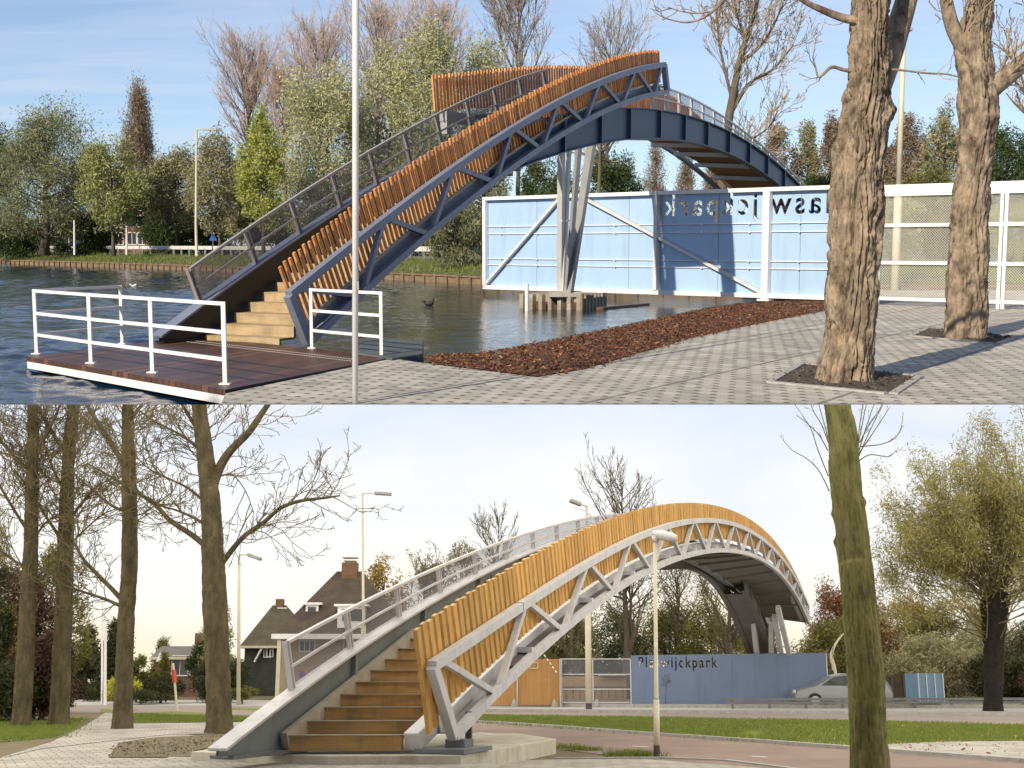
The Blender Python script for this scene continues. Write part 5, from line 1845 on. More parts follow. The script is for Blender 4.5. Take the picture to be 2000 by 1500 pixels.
# --- leaning bare tree beyond the bridge end
dz = 74
w = Wood('U', 60)
b = D(1402, 470, dz); b.z = .7
r_ = root('bare_tree', 'large leaning bare tree behind the bridge end, against open sky', 'tree', b)
main = w.path([b, D(1408, 400, dz), D(1418, 270, dz), D(1432, 185, dz), D(1447, 110, dz), D(1468, 45, dz), D(1485, -20, dz), D(1497, -70, dz)], [.36, .32, .28, .23, .18, .14, .09, .05])
for pts, rr in (([D(1425, 225, dz), D(1462, 165, dz), D(1510, 135, dz), D(1550, 88, dz)], [.15, .11, .07, .03]),
                ([D(1430, 195, dz), D(1412, 120, dz), D(1402, 60, dz), D(1398, 10, dz)], [.11, .08, .05, .03]),
                ([D(1443, 125, dz), D(1490, 85, dz), D(1520, 30, dz), D(1535, -10, dz)], [.12, .09, .05, .03]),
                ([D(1456, 80, dz), D(1440, 30, dz), D(1430, -30, dz)], [.09, .06, .03]),
                ([D(1412, 330, dz), D(1450, 285, dz), D(1500, 250, dz), D(1520, 215, dz)], [.08, .06, .04, .025])):
    p_ = w.path(pts, rr, 6)
    w.twigs_along(p_, 26, 2.6, .035, (4, 3), .12, 0, (.4, .9), .4, .018)
w.twigs_along(main, 40, 2.8, .035, (4, 3), .12, 0, (.5, 1.0), .4, .018, .4)
w.mb.build('trunk', 'bark_plain', r_, smooth=True); w.tw.build('crown', 'twig_brown', r_)

# --- two big trunks on the quay
d1 = G(1653, 747).y
tr1 = root('big_tree', 'nearer big tree with deeply furrowed trunk, standing in front of the sign wall', 'tree', G(1653, 747))


def P1(x, y, d=d1):
    return D(x, y, d)


def wr(w_, d):
    return w_ / 2 / F * d


prof1 = [(1653, 752, 108), (1656, 720, 98), (1662, 650, 88), (1667, 560, 96), (1671, 470, 94), (1674, 400, 98), (1679, 330, 88), (1687, 240, 82), (1697, 190, 70), (1700, 130, 66), (1700, 60, 62), (1700, 0, 60), (1702, -60, 58), (1706, -140, 46)]
ptsA = [P1(x, y) for x, y, _ in prof1]; ptsA[0].z = -.05
bark_trunk('trunk', 'bark_sunny', tr1, ptsA, [wr(q[2], d1) * .93 for q in prof1], sides=150, step=.018, amp=.085, seed=1, knots=[(3.35, -.4, .12), (3.72, -2.4, .10), (2.2, -1.2, .07)])
w = Wood('U', 71)
for pts, rr in (([P1(1708, 185, d1 + .1), P1(1735, 118, d1 + .42), P1(1757, 45, d1 + .62), P1(1778, -30, d1 + .85), P1(1800, -130, d1 + 1.1)], [.17, .15, .145, .13, .10]),
                ([P1(1690, 42), P1(1650, 36), P1(1612, 22), P1(1570, 2), P1(1545, -20)], [.06, .05, .042, .03, .02]),
                ([P1(1680, 140), P1(1650, 137), P1(1625, 131), P1(1607, 146), P1(1598, 150), P1(1592, 128), P1(1587, 112)], [.03, .022, .02, .017, .013, .01, .006]),
                ([P1(1720, 136), P1(1760, 137), P1(1810, 143), P1(1850, 145), P1(1880, 153)], [.02, .014, .012, .010, .007]),
                ([P1(1710, -110), P1(1560, -90), P1(1440, -30), P1(1405, 10), P1(1375, 34), P1(1340, 44), P1(1300, 36)], [.07, .05, .035, .02, .014, .010, .006]),
                ([P1(1395, 22), P1(1360, 26), P1(1330, 22), P1(1305, 14)], [.012, .009, .007, .005])):
    p_ = w.path(pts, rr, 8)
    if rr[0] < .08:
        w.twigs_along(p_, 5, .35, .008, (2,), .1, 0, (.5, 1.1), .5, .004)
w.mb.build('limb', 'bark_sunny', tr1, smooth=True); w.tw.build('crown', 'twig_brown', tr1)

d2 = G(1886, 661).y
tr2 = root('big_tree', 'farther big forked tree near the frame edge, in front of the mesh fence', 'tree', G(1886, 661))
P2 = lambda x, y, d=None: D(x, y, d or d2)
prof2 = [(1886, 666, 84), (1887, 640, 77), (1889, 560, 74), (1892, 480, 70), (1893, 400, 66), (1899, 330, 62), (1908, 260, 66), (1910, 200, 72), (1908, 150, 62), (1902, 100, 60), (1906, 50, 48), (1916, 0, 42), (1924, -60, 36), (1930, -120, 28)]
ptsB = [P2(x, y) for x, y, _ in prof2]; ptsB[0].z = -.05
bark_trunk('trunk', 'bark_sunny', tr2, ptsB, [wr(q[2], d2) * .93 for q in prof2], sides=96, step=.035, amp=.08, seed=2, knots=[(4.0, -1.0, .1)])
w = Wood('U', 72)
for pts, rr in (([P2(1896, 110), P2(1872, 75), P2(1858, 45), P2(1848, 0), P2(1838, -60)], [.17, .14, .125, .11, .08]),
                ([P2(1915, 190), P2(1945, 165), P2(1975, 142), P2(2010, 112), P2(2060, 60)], [.21, .18, .165, .15, .12]),
                ([P2(1945, 168, d2 - .1), P2(1962, 120), P2(1990, 90), P2(2030, 60)], [.04, .03, .02, .015])):
    p_ = w.path(pts, rr, 10)
    w.twigs_along(p_, 7, 1.3, .016, (4, 3), .15, 0, (.5, 1.1), .5, .008)
w.mb.build('limb', 'bark_sunny', tr2, smooth=True); w.tw.build('crown', 'twig_brown', tr2)
t_bare('slender bare tree behind the farther big trunk, branches filling the corner', 2010, -150, 200, 300, 40, 'wide', 73, tr=.2, n=26, kids=(5, 4), ang=(.4, .9), elev=(.5, 1.1), twig='twig_brown', minr=.009, gnarl=.45)


# ================================================================== the street below
# overcast sky vault under the quay, open where the viewer looks down past the quay edge
def vault():
    X0_, X1_, Y0_, Y1_, ZT_, ZB_ = -170, 170, -30, 312, -.36, -135
    m = MB()
    ox0, ox1, oy0, oy1 = -8.5, 8.5, 1.8, 16.2
    m.quad((X0_, oy1, ZT_), (X1_, oy1, ZT_), (X1_, Y1_, ZT_), (X0_, Y1_, ZT_))
    m.quad((X0_, Y0_, ZT_), (X1_, Y0_, ZT_), (X1_, oy0, ZT_), (X0_, oy0, ZT_))
    m.quad((X0_, oy0, ZT_), (ox0, oy0, ZT_), (ox0, oy1, ZT_), (X0_, oy1, ZT_))
    m.quad((ox1, oy0, ZT_), (X1_, oy0, ZT_), (X1_, oy1, ZT_), (ox1, oy1, ZT_))
    m.quad((X0_, Y1_, ZT_), (X1_, Y1_, ZT_), (X1_, Y1_, ZB_), (X0_, Y1_, ZB_))
    m.quad((X0_, Y0_, ZT_), (X0_, Y1_, ZT_), (X0_, Y1_, ZB_), (X0_, Y0_, ZB_))
    m.quad((X1_, Y0_, ZT_), (X1_, Y1_, ZT_), (X1_, Y1_, ZB_), (X1_, Y0_, ZB_))
    m.quad((X0_, Y0_, ZT_), (X1_, Y0_, ZT_), (X1_, Y0_, -14), (X0_, Y0_, -14))
    m.build('sky', 'overcast_sky', kind='structure', loc=(0, 0, 0))


vault()


def L(name, px, z, material, kind='structure', extra=()):
    return sheet(name, [gl(x, y, z) for x, y in px], material, 'L', kind, loc=(0, 0, 0))


sheet('ground', [(-120, 11, 0), (120, 11, 0), (120, 330, 0), (-120, 330, 0)], 'bare_earth', 'L', loc=(0, 0, 0))


def band(name, pts_far, pts_near, z, material, n=2):
    """strip between two lines of pixels"""
    pts = [gl(x, y, z) for x, y in pts_far] + [gl(x, y, z) for x, y in reversed(pts_near)]
    return sheet(name, pts, material, 'L', loc=(0, 0, 0))


# strips of street from far to near
band('road', [(-400, 1367), (500, 1367), (940, 1379), (1240, 1381), (2300, 1383)], [(-400, 1376), (500, 1378), (930, 1390), (1240, 1391.5), (1620, 1393), (2300, 1397)], .004, 'kerb_stone')
band('road', [(-400, 1376), (500, 1378), (930, 1390), (1240, 1391.5), (1620, 1393), (2300, 1397)], [(-400, 1392), (200, 1392), (470, 1397), (700, 1400), (935, 1397), (1240, 1401), (1620, 1407), (2300, 1424)], .008, 'street_grey')
lawn_far = [(860, 1396), (935, 1397), (1240, 1401), (1620, 1407), (2000, 1416), (2300, 1424)]
lawn_near = [(860, 1407), (930, 1410), (1080, 1419), (1283, 1434), (1500, 1448), (1655, 1457), (1735, 1452), (1840, 1447.5), (2000, 1446), (2300, 1452)]
band('lawn', lawn_far, lawn_near, .020, 'lawn')
band('cycle_path', [(700, 1400), (860, 1407), (930, 1411), (1080, 1421), (1283, 1437), (1500, 1452), (1655, 1464), (1735, 1470), (2000, 1490), (2150, 1500)], [(700, 1420), (900, 1440), (1080, 1462), (1240, 1481), (1500, 1500), (1560, 1520), (2150, 1560)], .008, 'street_red')
band('pavement', [(1655, 1457.5), (1735, 1452.5), (1840, 1448), (2000, 1446.5), (2300, 1452.5)], [(1655, 1464), (1735, 1470), (2000, 1490), (2300, 1512)], .012, 'path_paver')
# near pavement and the paths on the other side
band('pavement', [(-300, 1500), (0, 1480), (80, 1455), (180, 1435), (330, 1428), (400, 1440), (560, 1480), (900, 1488), (1085, 1483), (1290, 1482), (1420, 1487), (1560, 1505)],
     [(-300, 1640), (1000, 1640), (1700, 1560)], .006, 'path_paver')
band('pavement', [(205, 1392), (222, 1392), (250, 1413), (480, 1410), (480, 1422), (440, 1432), (330, 1434), (80, 1462)], [(0, 1481), (100, 1449), (165, 1418)][::-1], .014, 'path_paver')
sheet('pavement', [gl(x, y, .13) for x, y in ((330, 1478), (375, 1479), (640, 1489), (905, 1490), (970, 1489), (985, 1530), (250, 1530))], 'path_paver', 'L', loc=(0, 0, 0))
L('lawn', [(-200, 1412), (150, 1402), (172, 1403), (100, 1440), (0, 1449), (-200, 1460)], .012, 'lawn')
L('lawn', [(255, 1393), (345, 1389), (410, 1393), (480, 1402), (480, 1409), (250, 1412)], .016, 'lawn')
L('lawn', [(198, 1384), (270, 1386), (250, 1391), (195, 1392)], .016, 'lawn')
L('lawn', [(440, 1381), (510, 1383), (510, 1387), (450, 1386)], .016, 'lawn')
L('ground', [(212, 1478), (232, 1450), (300, 1440), (440, 1434), (470, 1447), (380, 1466), (372, 1478)], .022, 'bare_earth')
# kerbs
def kerb(px, w_=.12, h_=.10, name='kerb', label='pale stone kerb', material='kerb_stone'):
    pts = [gl(x, y, 0) for x, y in px]
    m = MB()
    for a, b in zip(pts, pts[1:]):
        m.beam(a + Vector((0, 0, h_ / 2)), b + Vector((0, 0, h_ / 2)), w_, h_)
    return m.build(name, material, fr='L', label=label, cat='kerb')


kerb([(930, 1411.5), (1080, 1421), (1283, 1437), (1500, 1452), (1655, 1464), (1735, 1470), (2000, 1490), (2150, 1500)], .14, .07, label='stone kerb between the lawn strip and the reddish cycle path')
kerb([(930, 1391), (1240, 1393), (1620, 1395), (2300, 1400)], .16, .13, label='long kerb along the far road in front of the sign wall')
kerb([(940, 1379.5), (1240, 1382), (2300, 1384.5)], .16, .15, label='pavement kerb at the foot of the sign wall')
kerb([(1085, 1483), (1290, 1482), (1420, 1487), (1570, 1506)], .10, .03, label='flush stone edging in front of the low lamp post')
# lane dashes on the cycle path
for px, y, lab in ((945, 1431, 'white lane dash on the cycle path beside the bridge foot'), (1250, 1457, 'white lane dash on the cycle path by the low lamp post'), (1482, 1477, 'white lane dash on the cycle path left of the mossy trunk')):
    a = gl(px - 14, y, .013); b = gl(px + 16, y + 1.6, .013)
    t = (b - a).normalized(); o_ = Vector((-t.y, t.x, 0)) * .05
    sheet('lane_marking', [a - o_, b - o_, b + o_, a + o_], 'white_paint', 'L', label=lab, cat='road marking', kind='thing')

rg = np.random.default_rng(21)


def scatter(px_far, px_near, n, z):
    pts = []
    xs = np.linspace(0, 1, 60)
    f = [gl(x, y, z) for x, y in px_far]; g_ = [gl(x, y, z) for x, y in px_near]
    f = resample(f, 120); g_ = resample(g_, 120)
    for _ in range(n):
        i = int(rg.integers(0, 120)); u = float(rg.random())
        p = f[i].lerp(g_[i], u); pts.append(tuple(p))
    return pts


sp = scatter(lawn_far, lawn_near, 6000, .02)
blades('grass', sp, 60000, .07, .012, 31, 'grass_blade', (.35, .2, 0), 'L', kind='stuff', label='short grass of the street verge', cat='grass')
chips('fallen_leaves', 'leaf_gold', 1500, .05, 33, sp, fr='L', kind='stuff', label='yellow leaves fallen on the verge', cat='fallen leaves')
sp2 = scatter([(-100, 1408), (160, 1404)], [(-100, 1455), (98, 1440)], 2500, .014) + scatter([(255, 1394), (480, 1402)], [(250, 1411), (480, 1409)], 2000, .016)
blades('grass', sp2, 26000, .07, .012, 34, 'grass_blade', (.25, .2, 0), 'L', kind='stuff', label='short grass round the four tall bare trees', cat='grass')
blades('grass', [tuple(gl(x, y, 0)) for x, y in ((1215, 1476), (1240, 1474), (1255, 1478), (1225, 1478), (1100, 1462), (1145, 1466))], 1600, .09, .012, 35, 'grass_blade', (.18, .12, 0), 'L', kind='stuff', label='weeds by the low lamp post', cat='weeds')
chips('fallen_leaves', 'leaf_rust', 70, .03, 36, scatter([(1740, 1454), (2000, 1450)], [(1740, 1468), (2000, 1486)], 400, .02), fr='L', kind='stuff', label='brown leaves lying on the pale side pavement', cat='fallen leaves')
chips('fallen_leaves', 'bark_plain', 900, .02, 37, scatter([(235, 1450), (440, 1436)], [(215, 1476), (375, 1474)], 500, .03), fr='L', kind='stuff', label='dark litter on the bare earth by the bridge foot', cat='fallen leaves')

# concrete slab under the bridge foot
sl = root('footing_slab', 'pale raised concrete slab carrying the foot of the silver bridge', 'concrete slab', gl(980, 1487), 'L')
top_px = [(373, 1468), (640, 1476), (900, 1475), (983, 1461), (1086, 1443), (1010, 1432), (760, 1434), (520, 1446)]
m = MB().prism([gl(x, y, .25) for x, y in top_px], (0, 0, -.3))
bevel(m.build('slab', 'slab_concrete', sl), .012)

# lamps of the street
def street_lamp(label, x_base, y_base, x_top, y_top, d, r0, r1, foot=None, z0=None, arm=None, head=(.9, .3, .14), mid=None, mat_='post_cream', group=None):
    b = dl(x_base, y_base, d); b.z = 0
    t = dl(x_top, y_top, d)
    o = root('street_lamp', label, 'street lamp', b, 'L', group)
    if mid:
        q = b.lerp(t, mid)
        m = MB().tube([b, q], [r0, r0], 12).tube([q, q + (t - b) * .004, t], [r0, r1, r1 * .8], 12)
    else:
        m = MB().tube([b, t], [r0, r1], 12)
    m.build('pole', mat_, o, smooth=True)
    if foot:
        MB().tube([b, b.lerp(t, foot)], [r0 * 1.04, r0 * 1.04], 12).build('foot', 'post_foot', o)
    if arm:
        e = dl(arm[0], arm[1], d - arm[2]); s_ = dl(arm[3], arm[4], d - arm[2] * 1.2)
        m = MB().tube([t - Vector((0, 0, .02)), e], [.03, .03], 6)
        m.build('arm', mat_, o)
        t_ = (s_ - e)
        m = MB().beam(e, s_, head[1], head[2]).beam(e + Vector((0, 0, -head[2] * .5)), s_ + Vector((0, 0, -head[2] * .5)), head[1] * .7, .04)
        bevel(m.build('lamp_head', 'lamp_grey', o), .03)
    return o


GLs = 'street lamps along the lower street'
street_lamp('tall slim lamp with one arm between the fourth bare tree and the houses', 466, 1374, 467, 1083, 60, .10, .06, arm=(485, 1083, 1, 509, 1092), group=GLs)
street_lamp('tallest lamp with flat single arm in front of the steep-roofed house', 711, 1366, 708, 963, 64, .13, .07, arm=(732, 963, .5, 764, 965), group=GLs, mid=.36)
street_lamp('tilted lamp head showing above the bridge railing, pole running down to the timber gate', 1150, 1377, 1146, 988, 52, .13, .07, foot=.03, arm=(1134, 985, .5, 1113, 977), group=GLs, mid=.5)
dn = gl(1283, 1478).y
b = gl(1283, 1479)
o = root('street_lamp', 'short cream lamp post with grey box head in front of the bridge truss', 'street lamp', b, 'L')
t = dl(1279, 1052, dn)
q = b.lerp(t, .255)
MB().tube([b, q], [.053, .050], 14).tube([q, q + Vector((0, 0, .03)), t], [.050, .038, .030], 14).build('pole', 'post_cream', o, smooth=True)
MB().tube([b + Vector((0, 0, .003)), b + Vector((0, 0, .19))], [.056, .055], 14).build('foot', 'post_foot', o)
e0, e1_ = dl(1275, 1041, dn), dl(1321, 1052, dn - .12)
m = MB().tube([e0, e0.lerp(e1_, .3), e0.lerp(e1_, .75), e1_], [.05, .085, .09, .06], 10).tube([t - Vector((0, 0, .06)), t + Vector((0, 0, .05))], [.045, .06], 10)
m.build('lamp_head', 'silver_paint', o, smooth=True)

# ------------------------------------------------------------------ sign wall, mesh fence and timber gate across the road
dw = gl(1420, 1381).y
def wl_(px, y, o_=0.0):
    return dl(px, y, dw + o_)
x0, x1 = wl_(1233.5, 1330).x, wl_(1615, 1330).x
zt0, zt1 = wl_(1233, 1280).z, wl_(1615, 1275).z
sw2 = root('sign_wall', 'violet-blue panel wall with gold-dark cut-out lettering reading the right way round', 'sign wall', (x0, dw, 0), 'L')
m = MB()
m.v = [Vector((x, y, z)) for y in (dw, dw + .05) for x, z in ((x0, .08), (x1, .08), (x1, zt1), (x0, zt0))]
m.f = [(0, 1, 2, 3), (7, 6, 5, 4), (0, 4, 5, 1), (1, 5, 6, 2), (2, 6, 7, 3), (3, 7, 4, 0)]
tx0, tx1 = wl_(1247, 1300).x, wl_(1402, 1300).x
wv, wf = word('Plaswijckpark', tx1 - tx0, .66, .2, False)
zb = wl_(1320, 1303.5).z
cut_panel('panel', 'panel_violet', sw2, [tuple(x) for x in m.v], m.f, [(tx0 + x, dw + z, zb + y) for x, y, z in wv], wf, 'L')
for px in (1300, 1365, 1430, 1475, 1540):
    x = wl_(px, 1330).x
    MB().box((x, dw - .004, (zt0 + .1) / 2), .012, .01, zt0 - .15).build('panel_joint', 'panel_violet', sw2)
MB().box((x1 + .03, dw + .02, zt1 / 2), .05, .1, zt1).build('end_post', 'silver_paint', sw2)
for x in np.linspace(x0 + .4, x1 - .4, 5):
    MB().box((float(x), dw + .13, 1.0), .1, .14, 2.0).build('post', 'silver_paint', sw2)

mf2 = root('mesh_fence', 'grey wire mesh fence between the timber gate and the violet-blue wall', 'fence', (wl_(1096, 1380).x, dw, 0), 'L')
xa, xb = wl_(1096, 1380).x, x0 - .03
zz = [wl_(1150, y).z for y in (1287, 1317, 1346, 1372)]
m = MB()
for z in zz:
    m.beam((xa, dw, z), (xb, dw, z), .05, .045)
m.build('frame', 'silver_paint', mf2)
for px in (1097, 1158, 1232):
    x = wl_(px, 1330).x
    MB().box((x, dw, zz[0] / 2), .05, .05, zz[0]).build('post', 'silver_paint', mf2)
make_mesh('wire_mesh', [(xa, dw + .03, .1), (xb, dw + .03, .1), (xb, dw + .03, zz[0]), (xa, dw + .03, zz[0])], [(0, 1, 2, 3)], 'rail_mesh', mf2, uvs=[(0, 0), (xb - xa, 0), (xb - xa, 2), (0, 2)])
# timber kiosk behind the mesh
ki = root('timber_kiosk', 'pale timber booth with a flat roof behind the mesh fence', 'kiosk', (wl_(1160, 1380).x, dw + 2, 0), 'L')
ka, kb = dl(1098, 1320, dw + 2).x, dl(1223, 1320, dw + 2).x
kz0, kz1 = dl(1150, 1368, dw + 2).z, dl(1150, 1321, dw + 2).z
MB().box(((ka + kb) / 2, dw + 2.8, (kz0 + kz1) / 2), kb - ka, 1.6, kz1 - kz0).build('wall', 'kiosk_timber', ki)
MB().box((kb * .8 + ka * .2, dw + 2.7, kz1 + .06), (kb - ka) * .4, 2.0, .06).build('roof', 'white_paint', ki)
m = MB()
for i in range(9):
    x = ka + (kb - ka) * (i + .5) / 9
    m.box((x, dw + 1.98, kz0 + .35), .03, .03, .5)
m.beam((ka, dw + 1.98, kz0 + .6), (kb, dw + 1.98, kz0 + .6), .04, .04)
m.build('railing', 'grey_rail', ki)
# timber gate
ga, gb_ = dl(918, 1330, dw - .3).x, dl(1095, 1330, dw - .3).x
gz = dl(1030, 1287, dw - .3).z
gt_ = root('timber_gate', 'orange-brown upright board gate behind the bridge truss', 'gate', ((ga + gb_) / 2, dw - .3, 0), 'L')
m = MB()
n = 56
for i in range(n):
    x = ga + (gb_ - ga) * (i + .5) / n
    m.box((x, dw - .3 + (.012 if i % 2 else 0), gz / 2 + .05), (gb_ - ga) / n * .93, .03, gz - .1)
m.build('boards', 'gate_timber', gt_)
for px in (1010, 1094):
    x = dl(px, 1330, dw - .34).x
    MB().box((x, dw - .36, gz / 2), .05, .06, gz).build('post', 'silver_paint', gt_)
c = dl(1043, 1300, dw - .34)
m = MB()
for dx, dz_, w_, h_ in ((-.17, 0, .03, .24), (.17, 0, .03, .24), (0, .12, .37, .03), (0, -.12, .37, .03)):
    m.box(c + Vector((dx, 0, dz_)), w_, .03, h_)
m.build('latch_plate', 'post_cream', gt_)
# red-white barrier arm, raised at a slant
a, b = dl(1062, 1278, dw - .8), dl(1089, 1316, dw - .8)
ba = root('barrier_arm', 'white slanted barrier arm in front of the timber gate', 'barrier', b, 'L')
m = MB()
for i in range(5):
    m.beam(a.lerp(b, i / 5 + .02), a.lerp(b, i / 5 + .13), .06, .05)
m.build('arm', 'white_paint', ba)
MB().tube([a, b], .018, 6).build('rod', 'grey_rail', ba)
MB().tube([b, Vector((b.x, b.y, 0))], .02, 6).build('stand', 'gate_timber', ba)
# small stone cones
for px, lab in ((1004, 'small stone bollard at the foot of the timber gate, nearer the bridge'), (1083, 'small stone bollard by the mesh fence corner'), (1166, 'dark stone bollard beside the lamp pole foot')):
    p = gl(px, 1381.5)
    MB().tube([p, p + Vector((0, 0, .22)), p + Vector((0, 0, .36))], [.15, .10, .03], 8).build('stone_bollard', 'concrete', fr='L', label=lab, cat='bollard', group='stone bollards at the fence')
# thin sapling in front of the sign wall
w = Wood('L', 90)
p = gl(1300, 1381)
sa = root('sapling', 'thin young sapling with few leaves before the violet-blue wall', 'tree', p, 'L')
pt = w.path([p, p + Vector((.03, 0, .6)), p + Vector((.12, 0, 1.3))], [.012, .01, .006], 5)
w.twigs_along(pt, 9, .4, .006, (2,), .2, 0, (.4, .9), .4, .004)
w.mb.build('trunk', 'bark_plain', sa, fr='L'); w.tw.build('crown', 'twig_olive', sa, fr='L')
leaves('foliage', 'leaf_moss', sa, [q[0] for q in w.tips], (.06, .06, .06), 160, .03, 3, 'L')

# guard rail on the right
def guard(label, px0, px1, d, zt, zb_, name='guard_rail', n=8, mat_='grey_rail', end=False):
    a, b = dl(px0, 1370, d[0]), dl(px1, 1370, d[1])
    o = root(name, label, 'guard rail', (a.x, a.y, 0), 'L')
    A, B = Vector((a.x, a.y, 0)), Vector((b.x, b.y, 0))
    m = MB()
    m.beam(A + Vector((0, 0, zt - .06)), B + Vector((0, 0, zt - .06)), .06, .11).beam(A + Vector((0, .02, zt - .2)), B + Vector((0, .02, zt - .2)), .05, .10)
    m.build('rail', mat_, o)
    for i in range(n):
        p = A.lerp(B, (i + .2) / n)
        MB().box(p + Vector((0, .08, (zt - .1) / 2)), .1, .1, zt - .1).build('post', mat_, o)
    return o


dg = gl(1500, 1383).y - 1.2
guard('dark steel guard rail running right from the violet-blue wall', 1417, 2260, (dg, dg + 1.5), dl(1500, 1363, dg).z, 0, n=12)

# silver car on the road
def car(label, px, d, length=4.2):
    c = dl(px, 1380, d)
    o = root('car', label, 'car', (c.x, d, 0), 'L')
    prof_ = [(-.5, .30), (-.5, .55), (-.47, .74), (-.27, .93), (-.10, 1.34), (.05, 1.45), (.30, 1.44), (.42, 1.30), (.485, .92), (.5, .62), (.5, .30)]
    P_ = [(x * length, z) for x, z in prof_]
    v = []; f = []
    for y, k in ((-.84, 0), (-.86, 1), (.86, 1), (.84, 0)):
        for x, z in P_:
            tuck = .14 * max(0, (z - .9) / .5)
            v.append((c.x + x * (1 if k else .985), d + y * (1 - tuck), z))
    n = len(P_)
    for r_ in range(3):
        for i in range(n):
            j = (i + 1) % n
            f.append((r_ * n + i, r_ * n + j, (r_ + 1) * n + j, (r_ + 1) * n + i))
    f += [tuple(range(n))[::-1], tuple(range(3 * n, 4 * n))]
    bo = make_mesh('body', v, f, 'car_silver', o, fr='L', smooth=False); bevel(bo, .05, 3)
    for y in (-.80, .80):
        s_ = -1 if y < 0 else 1
        for poly in ([(-.23, .95), (-.09, 1.30), (.06, 1.37), (.06, .95)], [(.085, .95), (.085, 1.37), (.29, 1.36), (.38, 1.24), (.41, .98)]):
            MB().prism([(c.x + x * length, d + s_ * (.875 - .13 * max(0, (z - .9) / .5)), z) for x, z in poly], (0, -s_ * .03, 0)).build('window', 'car_glass', o, fr='L')
    for x in (-.30, .30):
        for y in (-.80, .80):
            wo = MB().tube([(c.x + x * length, d + y - .1, .31), (c.x + x * length, d + y + .1, .31)], [.31, .31], 20).build('wheel', 'rubber', o, fr='L')
            MB().tube([(c.x + x * length, d + y - .107, .31), (c.x + x * length, d + y + .107, .31)], [.19, .19], 14).build('rim', 'silver_paint', wo, fr='L')
    for s_ in (-1, 1):
        MB().box((c.x + s_ * .493 * length, d - .55, .68), .06, .34, .14).build('headlight' if s_ < 0 else 'tail_light', 'white_paint' if s_ < 0 else 'sign_red', o, fr='L')
    return o


car('silver car on the far road, half hidden by the mossy trunk', 1640, gl(1600, 1384).y - .1 + 2.0)

# timber fence, blue container and others beyond the road on the right
def board_fence(label, px0, px1, y0, y1, d, material, name='board_fence', n=14):
    a, b = dl(px0, y1, d), dl(px1, y1, d)
    zt = dl(px0, y0, d).z
    o = root(name, label, 'fence', ((a.x + b.x) / 2, d, 0), 'L')
    m = MB()
    for i in range(n):
        x = a.x + (b.x - a.x) * (i + .5) / n
        m.box((x, d, zt / 2), (b.x - a.x) / n * .94, .03, zt)
    m.build('boards', material, o)
    for i in range(4):
        x = a.x + (b.x - a.x) * (i + .1) / 3.2
        MB().box((x, d - .06, zt / 2), .1, .08, zt + .05).build('post', 'post_foot', o)
    return o


board_fence('brown board fence right of the mossy trunk', 1716, 1792, 1320, 1345, 64, 'roof_brown')
board_fence('pale timber fence end behind the violet-blue wall', 1613, 1628, 1310, 1345, 62, 'kiosk_timber', n=4)
c0, c1 = dl(1794, 1340, 60), dl(1842, 1340, 60)
zt = dl(1800, 1315, 60).z; zb = .15
co = root('blue_container', 'small blue ribbed container beyond the guard rail', 'container', ((c0.x + c1.x) / 2, 61, 0), 'L')
MB().box(((c0.x + c1.x) / 2, 61, (zt + zb) / 2), c1.x - c0.x, 2, zt - zb).build('body', 'container_blue', co)
m = MB()
for i in range(4):
    m.box((c0.x + (c1.x - c0.x) * (i + .02) / 3, 59.98, (zt + zb) / 2), .05, .05, zt - zb)
m.build('ribs', 'pale_steel', co)
MB().box(((c0.x + c1.x) / 2, 61, zb / 2), c1.x - c0.x - .2, 1.6, zb).build('skid', 'post_foot', co)

# ------------------------------------------------------------------ houses on the left
def hip_house(label, px0, px1, y_eave, ax, ay, d, depth, wallm, roofm, ridge=1.2, name='house', wall_top=None):
    a, b = dl(px0, y_eave, d), dl(px1, y_eave, d)
    ze = a.z
    ap = dl(ax, ay, d + depth / 2)
    o = root(name, label, 'house', ((a.x + b.x) / 2, d, 0), 'L')
    MB().box(((a.x + b.x) / 2, d + depth / 2, ze / 2), (b.x - a.x) * .9, depth * .92, ze).build('wall', wallm, o)
    m = MB()
    x0_, x1_ = a.x, b.x
    y0_, y1_ = d - .3, d + depth + .3
    yc = d + depth / 2
    r0_, r1_ = Vector((ap.x - ridge / 2, yc, ap.z)), Vector((ap.x + ridge / 2, yc, ap.z))
    e = [Vector((x0_, y0_, ze)), Vector((x1_, y0_, ze)), Vector((x1_, y1_, ze)), Vector((x0_, y1_, ze))]
    m.quad(e[0], e[1], r1_, r0_).quad(e[1], e[2], r1_).quad(e[2], e[3], r0_, r1_).quad(e[3], e[0], r0_).quad(e[3], e[2], e[1], e[0])
    ro = m.build('roof', roofm, o)
    g_ = MB()
    for p, q in zip(e, e[1:] + e[:1]):
        g_.beam(p + Vector((0, 0, -.06)), q + Vector((0, 0, -.06)), .14, .16)
    g_.build('gutter', 'post_cream', o)
    return o, ro, d, ze, ap


hA = 74
o, ro, d_, ze, ap = hip_house('large brick house with steep dark brown roof and white dormers behind the bridge girder', 536, 800, 1241, 683, 1116, hA, 7.5, 'wall_beige', 'roof_brown', 1.6)
c = dl(684, 1109, hA + 3.75)
ch = MB().box(c + Vector((0, 0, -.25)), .95, .9, 1.1).build('chimney', 'chimney_brick', ro)
MB().box(c + Vector((0, 0, .42)), .75, .75, .08).box(c + Vector((0, 0, .62)), .95, .9, .05).build('chimney_cap', 'post_cream', ch)
